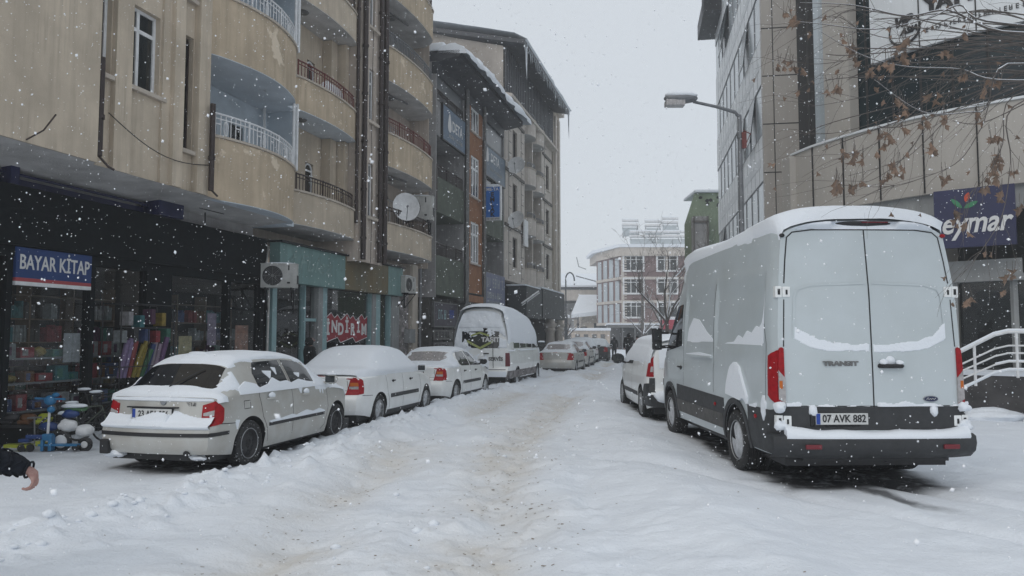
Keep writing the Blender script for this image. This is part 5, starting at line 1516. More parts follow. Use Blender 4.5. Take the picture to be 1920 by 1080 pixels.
bare_tree('small bare tree beside the hooked lamp post', (5.0, 70, 0), 5.5, 33, .12, 4)
x = Thing('tree_trunk', 'straight dark pole like trunk before the brick facade', 'tree', (13.6, 78, 0))
y = MB(); y.tube([(13.6, 78, 0), (13.65, 78, 5), (13.6, 78, 9)], [.2, .14, .05], 8); y.build('trunk', M['bark'], x, smooth=True)

# overhanging plane tree with dry leaves, trunk just outside the picture on the right
PT = Thing('plane_tree', 'plane tree whose bare twigs and dry brown leaves hang in at the top right', 'tree', (7.6, 7.2, 0))
x = MB(); x.tube([(7.6, 7.2, -.1), (7.55, 7.2, 1.5), (7.45, 7.25, 3.2), (7.2, 7.3, 4.4)], [.2, .16, .14, .11], 12); x.build('trunk', M['bark'], PT, smooth=True)
def PX(px, py, Y):
    t = R(3.68); a = (px - 960) / FPX; b_ = -(py - 540) / FPX
    fy = math.cos(t) - b_ * math.sin(t); fz = math.sin(t) + b_ * math.cos(t)
    return Vector((a / fy * Y, Y, CAMH + fz / fy * Y))
rg = random.Random(41)
br = MB(); brs = MB(); lf = MB(); leafpts = []
def spline(P, n=5):
    out = []
    for i in range(len(P) - 1):
        p0 = P[max(i - 1, 0)]; p1 = P[i]; p2 = P[i + 1]; p3 = P[min(i + 2, len(P) - 1)]
        for k in range(n):
            t = k / n; out.append(.5 * ((2 * p1) + (p2 - p0) * t + (2 * p0 - 5 * p1 + 4 * p2 - p3) * t * t + (3 * p1 - p0 - 3 * p2 + p3) * t ** 3))
    out.append(P[-1]); return out
def branch(P, r0, r1=.003, twigs=4, leaves=2, snow=False):
    pts = spline(P); n = len(pts)
    rs = [r0 + (r1 - r0) * (i / (n - 1)) ** .8 for i in range(n)]
    br.tube(pts, rs, 6, caps=False)
    if snow: brs.tube([p + Vector((0, 0, rs[i] * .85)) for i, p in enumerate(pts)], [q_ * .7 for q_ in rs], 5, caps=False)
    for k in range(twigs):
        i = rg.randint(n // 4, n - 2); d = (pts[i + 1] - pts[i]).normalized()
        d = (d + Vector((rg.uniform(-.6, .4), rg.uniform(-.5, .5), rg.uniform(-.8, .6)))).normalized(); q_ = pts[i]; tp = [q_]
        L = rg.uniform(.25, .9)
        for j in range(5):
            d = (d + Vector((rg.uniform(-.25, .25), rg.uniform(-.25, .25), rg.uniform(-.32, .12)))).normalized(); q_ = q_ + d * L / 5; tp.append(q_)
        br.tube(tp, [max(rs[i] * .4, .0022) * (1 - .12 * j) for j in range(6)], 4, caps=False)
        if leaves and rg.random() < .12 * leaves: leafpts.append(tp[-1])
B0 = Vector((7.2, 7.3, 4.4))
hub = Vector((5.9, 7.2, 4.7)); hub2 = Vector((5.6, 7.0, 4.15))
br.tube([B0, Vector((6.6, 7.2, 4.7)), hub], [.1, .07, .05], 8); br.tube([Vector((7.45, 7.25, 3.2)), Vector((6.6, 7.1, 3.8)), hub2], [.09, .06, .045], 8)
paths = [
 (hub, [(1880, 60), (1780, 20), (1700, 30), (1600, 10), (1500, 5)], 7.0, .015, True),
 (hub, [(1850, 40), (1800, 10), (1740, 35), (1640, 55), (1540, 45), (1490, 40)], 6.8, .010, True),
 (hub, [(1860, 70), (1760, 90), (1680, 80), (1600, 110), (1520, 120), (1455, 105)], 6.9, .006, False),
 (hub, [(1850, 90), (1740, 130), (1660, 170), (1580, 190), (1520, 200)], 6.7, .006, False),
 (hub2, [(1840, 130), (1760, 170), (1690, 230), (1640, 270), (1590, 290)], 6.6, .006, False),
 (hub2, [(1830, 140), (1750, 220), (1700, 290), (1650, 330), (1600, 350)], 6.9, .006, False),
 (hub2, [(1870, 150), (1800, 130), (1700, 125), (1620, 105), (1540, 60)], 6.6, .009, True),
 (hub2, [(1880, 170), (1840, 240), (1800, 300), (1740, 330), (1660, 350), (1560, 345)], 7.2, .006, False),
 (hub2, [(1900, 180), (1880, 270), (1850, 330), (1810, 370)], 6.5, .006, False),
 (hub2, [(1900, 200), (1895, 300), (1880, 400), (1840, 470), (1800, 520)], 6.4, .007, False),
 (hub, [(1840, 20), (1700, 70), (1620, 60), (1560, 30), (1450, 60)], 7.3, .006, False),
 (hub, [(1870, 90), (1800, 110), (1720, 190), (1640, 230), (1560, 250), (1500, 250)], 7.4, .006, False),
 (hub2, [(1890, 120), (1850, 200), (1820, 210), (1730, 210), (1640, 150)], 6.3, .009, True),
 (hub2, [(1880, 160), (1800, 200), (1740, 260), (1690, 300), (1590, 330)], 7.0, .006, False),
]
for h_, P, Y, r_, sn in paths:
    pts = [h_] + [PX(a, b_, Y + .12 * math.sin(i * 1.3)) for i, (a, b_) in enumerate(P)]
    branch(pts, r_, .002, 9, 2, sn)
for k in range(26):
    a, b_ = rg.uniform(1560, 1900), rg.uniform(10, 260); Y = rg.uniform(6.3, 7.6)
    p = PX(a, b_, Y); s0 = hub.lerp(hub2, rg.random())
    branch([s0, s0.lerp(p, .5) + Vector((0, 0, rg.uniform(-.05, .12))), p, p + Vector((-.3, 0, rg.uniform(-.15, .05)))], .009, .003, 3, 2)
# dry palmate leaves, curled, hanging in the clumps
clumps = [(1475, 20, 3), (1490, 35, 3), (1465, 118, 4), (1480, 122, 3), (1500, 125, 2), (1600, 85, 4), (1592, 75, 2), (1612, 108, 2), (1625, 128, 3), (1664, 112, 4), (1692, 75, 3), (1700, 88, 4), (1690, 100, 2), (1774, 100, 2), (1780, 92, 2), (1815, 62, 2), (1810, 145, 3), (1870, 145, 3), (1862, 150, 2), (1840, 170, 3), (1765, 180, 3), (1742, 182, 1), (1690, 190, 4), (1695, 205, 3), (1572, 168, 3), (1562, 172, 2), (1655, 260, 4), (1665, 250, 2), (1595, 290, 4), (1610, 295, 3), (1580, 285, 2), (1745, 268, 3), (1755, 272, 1), (1730, 220, 3), (1770, 212, 3), (1840, 215, 4), (1865, 250, 4), (1868, 300, 4), (1862, 330, 4), (1850, 340, 3), (1870, 285, 3), (1680, 310, 3), (1665, 330, 3), (1690, 320, 2), (1770, 330, 3), (1565, 345, 3), (1575, 350, 3), (1600, 350, 3), (1612, 345, 2), (1560, 340, 2), (1800, 400, 3), (1880, 360, 4), (1905, 310, 3), (1852, 470, 2), (1815, 420, 2), (1820, 555, 2), (1895, 510, 3), (1910, 390, 2), (1700, 230, 2)]
def leaf(c, s, rg):
    ax = Euler((rg.uniform(-.7, .7) + R(90), rg.uniform(-.9, .9), rg.uniform(-.8, .8))).to_matrix()
    lob = [(-90, .7), (-62, .42), (-40, .6), (-20, .48), (10, .85), (32, .55), (62, .8), (76, .58), (90, 1.0), (104, .58), (118, .8), (148, .55), (170, .85), (200, .48), (220, .6), (242, .42)]
    cu_ = rg.uniform(.5, 1.5); vs = [Vector((0, 0, 0))]
    for a, r_ in lob:
        r_ *= s * rg.uniform(.8, 1.1); vx, vy = r_ * math.cos(R(a)), -r_ * math.sin(R(a)); vs.append(Vector((vx * .6, vy, -cu_ * (vx * vx) / s * 1.1)))
    lf.add([c + ax @ v - Vector((0, 0, s * .6)) for v in vs], [(0, i, i % 16 + 1) for i in range(1, 17)])
for a, b_, n in clumps:
    Y = rg.uniform(6.4, 7.0)
    for k in range(n):
        c = PX(a + rg.uniform(-9, 9), b_ + rg.uniform(-12, 9), Y + rg.uniform(-.1, .1)); leaf(c, rg.uniform(.045, .085), rg)
        br.tube([c + Vector((rg.uniform(-.04, .04), 0, .11)), c - Vector((0, 0, .03))], .0022, 4)
for c in leafpts: leaf(c, rg.uniform(.035, .06), rg)
# far right and above the picture the crown goes on
for k in range(40):
    s0 = hub if k % 2 else B0; d = Vector((rg.uniform(-.3, 1), rg.uniform(-1, 1), rg.uniform(.1, 1.1))).normalized(); L = rg.uniform(1.2, 2.6)
    branch([s0, s0 + d * L * .5, s0 + d * L + Vector((0, 0, .2))], .02, .003, 3, 1)
bo = br.build('branches', M['bark'], PT, recalc=False)
brs.build('branch_snow', M['snow_fine'], (PT, bo), recalc=False)
lf.build('leaves', M['leaf'], PT, recalc=False)
# ================================================================== vehicles
class Body:
    """closed car shell lofted along l (0 = rear end, L = nose); local x = right, y = l, z = up"""
    def __init__(s, L, top, belt, wid, wroof, bottom, wheels, R_arch=.36, crown=.10, gexp=1.25, rear=((0, 0), (3, 0)), plan=.07, wprof=None, dl=.05, wzero=.2, panel=None):
        s.L = L; s.k = dict(top=top, belt=belt, wid=wid, wroof=wroof, bottom=bottom)
        s.sm = {}
        g = np.linspace(0, L, 600)
        for n, K in s.k.items():
            v = np.interp(g, [a for a, _ in K], [b for _, b in K])
            ker = {'top': 9, 'wid': 5, 'wroof': 15, 'belt': 15, 'bottom': 5}[n]
            p = np.pad(v, ker, mode='edge'); v2 = np.convolve(p, np.ones(2 * ker + 1) / (2 * ker + 1), 'valid')
            s.sm[n] = v2
        s.g = g; s.wheels = wheels; s.Ra = R_arch; s.crown = crown; s.gexp = gexp
        s.rear = rear; s.plan = plan; s.dl = dl; s.wzero = wzero; s.panel = panel
        s.wp = wprof or [(0, .93), (.15, .975), (.45, 1.0), (.8, .985), (1, .955)]
    def c(s, n, l): return float(np.interp(l, s.g, s.sm[n]))
    def arch(s, l):
        z = s.c('bottom', l)
        for lc, zc in s.wheels:
            d = abs(l - lc)
            if d < s.Ra: z = max(z, zc + math.sqrt(s.Ra ** 2 - d * d))
        return z
    def outline(s, l):
        """half section from the bottom edge up to the middle of the roof: arrays w, z"""
        zb0 = s.c('bottom', l); zb = min(s.arch(l), s.c('belt', l) - .03); bt = s.c('belt', l); tp = max(s.c('top', l), bt + .02); wm = s.c('wid', l); wr = s.c('wroof', l)
        w_, z_ = [], []
        for t in np.linspace(0, 1, 13):
            z = zb + (bt - zb) * t; zn = (z - zb0) / (bt - zb0)
            w_.append(wm * float(np.interp(zn, [a for a, _ in s.wp], [b for _, b in s.wp]))); z_.append(z)
        wb = w_[-1]; wr = min(wr, wb - .01); h = tp - bt; cr = min(s.crown, h * .45)
        for t in np.linspace(0, 1, 12)[1:]:
            w_.append(wb + (wr - wb) * t ** s.gexp); z_.append(bt + (h - cr) * t)
        for t in np.linspace(0, 1, 10)[1:]:
            a = t * math.pi / 2
            w_.append(wr * math.cos(a) ** .75 if t < 1 else 0); z_.append(bt + h - cr + cr * math.sin(a) ** .9)
        return np.array(w_), np.array(z_)
    def W(s, l, z):
        w_, z_ = s.outline(l); return float(np.interp(z, z_, w_))
    def ztop(s, l, x):
        w_, z_ = s.outline(l); w2 = w_[::-1]; z2 = z_[::-1]
        m = z2 > s.c('belt', l); return float(np.interp(abs(x), w2[m], z2[m]))
    def D(s, x, l, z):
        f = math.exp(-(l / .35) ** 2); f2 = math.exp(-((s.L - l) / .35) ** 2)
        wm = s.c('wid', l)
        y = l + f * (float(np.interp(z, [a for a, _ in s.rear], [b for _, b in s.rear])) + s.plan * (x / wm) ** 2) - f2 * (.12 * (x / wm) ** 2 + .03)
        if s.panel:
            x = s.panel(x, l, z)
        return (x, y, z)
    def stations(s):
        L = s.L; a = [0, .012, .03, .06, .1, .15]; st = a + list(np.arange(.2, L - .15, s.dl)) + [L - .15, L - .1, L - .06, L - .03, L - .012, L]
        for lc, _ in s.wheels: st += [lc - s.Ra - .002, lc - s.Ra + .01, lc + s.Ra - .01, lc + s.Ra + .002]
        return sorted(set(round(v, 4) for v in st))
    def shell(s, matfn=None):
        mb = MB(); st = s.stations(); rows = []
        for l in st:
            w_, z_ = s.outline(l)
            full = [(-a, b) for a, b in zip(w_, z_)] + [(a, b) for a, b in zip(w_[::-1][1:], z_[::-1][1:])]
            rows.append([s.D(a, l, b) for a, b in full])
        mb.grid(rows)
        # underside
        und = [[(p[0][0] * k, p[0][1], p[0][2]) for k in np.linspace(1, -1, 5)] for p in rows]
        mb.grid(und, 1)
        for l, row in ((st[0], 0), (st[-1], 1)):
            w_, z_ = s.outline(l)
            cap = [[s.D(a * k, l, b) for k in np.linspace(-1, 1, 13)] for a, b in zip(w_[:-1], z_[:-1])]
            cap.append([s.D(0, l, z_[-1])] * 13)
            # roof edge row degenerates to the centre: keep it as it is
            mb.grid(cap)
        return mb
    def side(s, sd, l0, l1, zlo, zhi, off=.004, nl=24, nz=8, m=0, mb=None, skirt=True):
        """patch on a side; zlo / zhi are tables [(l, z)]"""
        mb = mb or MB(); P = []
        for l in np.linspace(l0, l1, nl):
            a = float(np.interp(l, [q[0] for q in zlo], [q[1] for q in zlo])); b = float(np.interp(l, [q[0] for q in zhi], [q[1] for q in zhi]))
            row = []
            for z in np.linspace(a, b, nz):
                p = s.D(sd * (s.W(l, z)), l, z); row.append((p[0] + sd * off, p[1], p[2] + off * .3))
            P.append(row)
        mb.grid(P, m, flip=sd < 0)
        if skirt:
            edge = [P[0], P[-1], [r_[0] for r_ in P], [r_[-1] for r_ in P]]
            for e in edge:
                mb.grid([e, [(q[0] - sd * off * 2.2, q[1], q[2]) for q in e]], m)
        return mb
    def roofp(s, l0, l1, k0, k1, off=.004, nl=14, nx=16, m=0, mb=None, frac=None):
        """patch across the sloped front or rear glass: x = k * wroof"""
        mb = mb or MB(); P = []
        for l in np.linspace(l0, l1, nl):
            wr = min(s.c('wroof', l), s.W(l, s.c('belt', l)))
            row = []
            for k in np.linspace(k0, k1, nx):
                kk = k * (frac(l) if frac else 1); x = kk * wr
                p = s.D(x, l, s.ztop(l, x)); e = .02
                dz = (s.ztop(min(l + e, s.L), x) - s.ztop(max(l - e, 0), x)) / (2 * e); n = Vector((0, -dz, 1)).normalized() * off
                row.append((p[0], p[1] + n.y, p[2] + n.z))
            P.append(row)
        mb.grid(P, m)
        return mb
    def cap(s, x0, x1, zlo, zhi, off=.004, nx=12, nz=8, m=0, mb=None, l=0.0, skirt=True):
        """patch on the rear face; zlo / zhi tables over x"""
        mb = mb or MB(); P = []
        for x in np.linspace(x0, x1, nx):
            a = float(np.interp(x, [q[0] for q in zlo], [q[1] for q in zlo])); b = float(np.interp(x, [q[0] for q in zhi], [q[1] for q in zhi]))
            P.append([(lambda p: (p[0], p[1] - off, p[2]))(s.D(max(-s.W(l, z) - .002, min(s.W(l, z) + .002, x)), l, z)) for z in np.linspace(a, b, nz)])
        mb.grid(P, m)
        if skirt:
            for e in (P[0], P[-1], [r_[0] for r_ in P], [r_[-1] for r_ in P]): mb.grid([e, [(q[0], q[1] + off * 2.5, q[2]) for q in e]], m)
        return mb
    def capline(s, pts, w_=.012, off=.002, mb=None, m=0):
        mb = mb or MB(); Q = []
        for i in range(len(pts) - 1):
            n = max(2, int(math.dist(pts[i], pts[i + 1]) / .05))
            for k in range(n): t = k / n; Q.append((pts[i][0] + (pts[i + 1][0] - pts[i][0]) * t, pts[i][1] + (pts[i + 1][1] - pts[i][1]) * t))
        Q.append(pts[-1]); P = []
        for i, (x, z) in enumerate(Q):
            a = Q[max(i - 1, 0)]; b = Q[min(i + 1, len(Q) - 1)]; tx, tz = b[0] - a[0], b[1] - a[1]; n_ = math.hypot(tx, tz) or 1
            nx_, nz_ = -tz / n_ * w_ / 2, tx / n_ * w_ / 2
            P.append([(lambda p: (p[0], p[1] - off, p[2]))(s.D(x + nx_, 0, z + nz_)), (lambda p: (p[0], p[1] - off, p[2]))(s.D(x - nx_, 0, z - nz_))])
        mb.grid(P, m); return mb
    def sideline(s, sd, pts, w_=.010, off=.002, mb=None, m=0):
        mb = mb or MB(); Q = []
        for i in range(len(pts) - 1):
            n = max(2, int(math.dist(pts[i], pts[i + 1]) / .05))
            for k in range(n): t = k / n; Q.append((pts[i][0] + (pts[i + 1][0] - pts[i][0]) * t, pts[i][1] + (pts[i + 1][1] - pts[i][1]) * t))
        Q.append(pts[-1]); P = []
        for i, (l, z) in enumerate(Q):
            a = Q[max(i - 1, 0)]; b = Q[min(i + 1, len(Q) - 1)]; tx, tz = b[0] - a[0], b[1] - a[1]; n_ = math.hypot(tx, tz) or 1
            r2 = []
            for q_ in (-.5, .5):
                ll, zz = l - tz / n_ * w_ * q_, z + tx / n_ * w_ * q_
                p = s.D(sd * s.W(ll, zz), ll, zz); r2.append((p[0] + sd * off, p[1], p[2]))
            P.append(r2)
        mb.grid(P, m); return mb
    def snow(s, fn, l0=0, l1=None, dl=.045, amp=1, seed=0, mb=None):
        """snow lying on the upper part: fn(l, x, z, nz) -> thickness"""
        l1 = s.L if l1 is None else l1; mb = mb or MB(); rows = []; ths = []
        for l in np.arange(l0, l1 + .001, dl):
            w_, z_ = s.outline(l); k0 = 11
            full = [(-a, b) for a, b in zip(w_[k0:], z_[k0:])] + [(a, b) for a, b in zip(w_[::-1][1:-k0 or None], z_[::-1][1:-k0 or None])]
            # resample evenly
            fx = np.array([f[0] for f in full]); fz = np.array([f[1] for f in full]); dd = np.concatenate([[0], np.cumsum(np.hypot(np.diff(fx), np.diff(fz)))])
            tt = np.linspace(0, dd[-1], 56); fx = np.interp(tt, dd, fx); fz = np.interp(tt, dd, fz)
            r_ = []; t_ = []
            e = .03; dz = (s.c('top', min(l + e, s.L)) - s.c('top', max(l - e, 0))) / (2 * e)
            for i in range(len(fx)):
                a = max(i - 1, 0); b = min(i + 1, len(fx) - 1); tx, tz = fx[b] - fx[a], fz[b] - fz[a]; n_ = math.hypot(tx, tz) or 1
                nx_, nz_ = -tz / n_, tx / n_
                N3 = Vector((nx_, -dz * max(nz_, 0), max(nz_, .0) + .15)).normalized()
                th = fn(float(l), float(fx[i]), float(fz[i]), float(nz_))
                nn_ = float(fbm(l * 3.1 + 5, fx[i] * 3.1 + fz[i] * 2 + 9, 4, seed)) - .5
                th = th + amp * nn_ * .035 if th > 0 else th
                p = s.D(float(fx[i]), float(l), float(fz[i]))
                q_ = Vector(p) + N3 * (max(th, 0) + (.0 if th > 0 else -.012)); r_.append(tuple(q_)); t_.append(th)
            rows.append(r_); ths.append(t_)
        n, m_ = len(rows), len(rows[0]); off = len(mb.v)
        mb.v.extend([p for r_ in rows for p in r_])
        for i in range(n - 1):
            for j in range(m_ - 1):
                if max(ths[i][j], ths[i + 1][j], ths[i][j + 1], ths[i + 1][j + 1]) > 0:
                    mb.f.append((off + i * m_ + j, off + i * m_ + j + 1, off + (i + 1) * m_ + j + 1, off + (i + 1) * m_ + j)); mb.m.append(0)
        return mb
    def capsnow(s, fn, x0, x1, z0, z1, nx=60, nz=50, seed=0, amp=1, mb=None):
        """snow clinging to the rear face: fn(x, z) -> thickness"""
        mb = mb or MB(); off = len(mb.v); th_ = []
        for x in np.linspace(x0, x1, nx):
            for z in np.linspace(z0, z1, nz):
                xx = max(-s.W(0, z), min(s.W(0, z), x)); t = fn(float(xx), float(z)); nn_ = float(fbm(x * 5 + 9, z * 5 + 3, 4, seed)) - .5
                t = t + amp * nn_ * .03 if t > 0 else t
                p = s.D(float(xx), 0, float(z)); mb.v.append((p[0], p[1] - max(t, 0) + (.012 if t <= 0 else 0), p[2])); th_.append(t)
        for i in range(nx - 1):
            for j in range(nz - 1):
                ids = (i * nz + j, (i + 1) * nz + j, (i + 1) * nz + j + 1, i * nz + j + 1)
                if max(th_[k] for k in ids) > 0: mb.f.append(tuple(off + k for k in ids)); mb.m.append(0)
        return mb

def wheel(T, x, l, z, r, wd, sd, rim='steel', snowy=.0):
    """tyre mesh with the rim as its child; sd = +1 right, -1 left (outer side)"""
    mb = MB(); h = wd / 2
    prof = [(r * .66, -h * .8), (r * .72, -h * .96), (r * .86, -h), (r * .95, -h * .95), (r * .99, -h * .8)]
    for k in range(-3, 4): prof += [(r, k * h * .22 - h * .07), (r, k * h * .22 + h * .05), (r * .975, k * h * .22 + h * .07), (r * .975, k * h * .22 + h * .13)]
    prof += [(r * .99, h * .82), (r * .95, h * .95), (r * .86, h), (r * .72, h * .96), (r * .66, h * .8), (r * .62, h * .5), (r * .62, -h * .5), (r * .66, -h * .8)]
    mb.lathe(prof, (x, l, z), 'X', 40)
    ty = mb.build('wheel', M['tyre'], T, smooth=True)
    mb = MB(); o = sd * h
    if rim == 'steel':
        mb.lathe([(r * .67, o * .86), (r * .63, o * .9), (r * .60, o * .6), (r * .55, o * .35), (r * .42, o * .45), (r * .3, o * .62), (r * .2, o * .66), (r * .18, o * .5), (r * .06, o * .5), (0, o * .5)], (x, l, z), 'X', 36, 0)
        for k in range(5):
            a = k * 2 * math.pi / 5; mb.tube([(x + o * .5, l + r * .11 * math.cos(a), z + r * .11 * math.sin(a)), (x + o * .62, l + r * .11 * math.cos(a), z + r * .11 * math.sin(a))], r * .03, 6, 0)
        for k in range(10):
            a = k * 2 * math.pi / 10 + .2; c = (x + o * .48, l + r * .44 * math.cos(a), z + r * .44 * math.sin(a)); mb.blob(c, (.006, r * .055, r * .055), 0, 1, 0, 1)
        mb.lathe([(r * .665, o * .9), (r * .64, o * .96), (r * .62, o * .88)], (x, l, z), 'X', 36, 2)
        mb.build('rim', [M['rimsteel'], M['ink'], M['rimalloy']], (T, ty), smooth=True)
    else:
        mb.lathe([(r * .67, o * .86), (r * .64, o * .96), (r * .61, o * .9), (r * .59, o * .5), (r * .58, 0)], (x, l, z), 'X', 36, 0)
        mb.lathe([(r * .6, o * .2), (0, o * .2)], (x, l, z), 'X', 24, 1)
        ns = 9 if rim == 'hub' else 5
        for k in range(ns):
            a = k * 2 * math.pi / ns
            for d in ((-.09, .09) if rim != 'hub' else (0,)):
                p0 = (x + o * .84, l + r * .12 * math.cos(a), z + r * .12 * math.sin(a)); p1 = (x + o * .88, l + r * .61 * math.cos(a + d), z + r * .61 * math.sin(a + d)); mb.tube([p0, p1], [r * .05, r * .035], 6, 0)
        mb.lathe([(r * .2, o * .7), (r * .19, o * .93), (0, o * .97)], (x, l, z), 'X', 20, 0)
        rm = mb.build('rim', [M['rimalloy'], M['ink']], (T, ty), smooth=True)
    if snowy:
        sn = MB(); pts_ = 26; rg_ = random.Random(int(x * 100 + l * 10))
        sn.lathe([(r * .6 * (1 - .0), o * .75), (r * .45, o * .93), (r * .2, o * .99), (0, o * 1.0)], (x, l, z), 'X', 30, 0, R(60), R(60 + 340 * snowy))
        sn.build('wheel_snow', M['rimsnow'], (T, ty), smooth=True)
    return ty

def place_vehicle(T, rear, yaw, z):
    """put the local frame (rear middle at origin, nose to +y) at a world point"""
    T.base = Vector((0, 0, 0)); T.o.location = (rear[0], rear[1], z); T.o.rotation_euler = (0, 0, yaw)
def vehicle(name, label, cat, rear, yaw, z, group=None):
    T = Thing(name, label, cat, (0, 0, 0), 0, group); place_vehicle(T, rear, yaw, z); return T

def mirror_part(T, B_, sd, l, z, m='black', name='door_mirror', big=1.0, snowm=True):
    x0 = sd * (B_.W(l, z)); mb = MB()
    mb.blob((x0 + sd * .13 * big, l, z + .07 * big), (.11 * big, .05 * big, .085 * big), .05, 2); mb.tube([(x0 - sd * .02, l, z), (x0 + sd * .08, l, z + .03)], .025, 6)
    o = mb.build(name, M[m], T, smooth=True)
    mb = MB(); mb.box((x0 + sd * .05 * big, l - .052 * big, z + .02 * big), (x0 + sd * .21 * big, l - .047 * big, z + .125 * big), 0, .002); mb.build('mirror_glass', M['win'], (T, o))
    if snowm:
        mb = MB(); mb.blob((x0 + sd * .13 * big, l, z + .15 * big), (.10 * big, .05 * big, .025 * big), .2, 2, 3); mb.build('snow', M['snow_fine'], (T, o), smooth='full')
def handle(T, B_, sd, l, z, m='black', snow_=False, w_=.19):
    x0 = sd * B_.W(l, z); mb = MB()
    mb.tube([(x0 + sd * .002, l - w_ / 2, z), (x0 + sd * .035, l - w_ / 2 + .03, z + .005), (x0 + sd * .035, l + w_ / 2 - .03, z + .005), (x0 + sd * .002, l + w_ / 2, z)], .014, 6)
    mb.blob((x0, l, z - .01), (.006, w_ * .42, .035), 0, 2)
    o = mb.build('door_handle', M[m], T, smooth=True)
    if snow_:
        mb = MB(); mb.blob((x0 + sd * .02, l, z + .045), (.025, w_ * .42, .04), .3, 2, 7); mb.build('snow', M['snow_fine'], (T, o), smooth='full')
def numberplate(T, B_, x, z, txt, y=None, w_=.52, h=.112, blue=True, txtfit=.43, hidden=None):
    y0 = B_.D(x, 0, z)[1] - .012 if y is None else y
    mb = MB(); mb.box((x - w_ / 2 - .012, y0 + .004, z - h / 2 - .012), (x + w_ / 2 + .012, y0 + .02, z + h / 2 + .012)); fo = mb.build('number_plate', M['ink'], T)
    mb = MB(); mb.box((x - w_ / 2, y0 - .004, z - h / 2), (x + w_ / 2, y0 + .006, z + h / 2), 0, .003); mb.build('plate_face', M['plate'], (T, fo))
    if blue: mb = MB(); mb.box((x - w_ / 2 + .003, y0 - .0055, z - h / 2 + .003), (x - w_ / 2 + .045, y0, z + h / 2 - .003)); mb.build('plate_band', M['eublue'], (T, fo))
    if txt:
        mb = MB(); put_text(mb, txt, .105, (x + .022, y0 - .006, z), (1, 0, 0), (0, 0, 1), fit=txtfit, depth=.003, bold=.0022); mb.build('lettering', M['ink'], (T, fo))
    return fo, y0

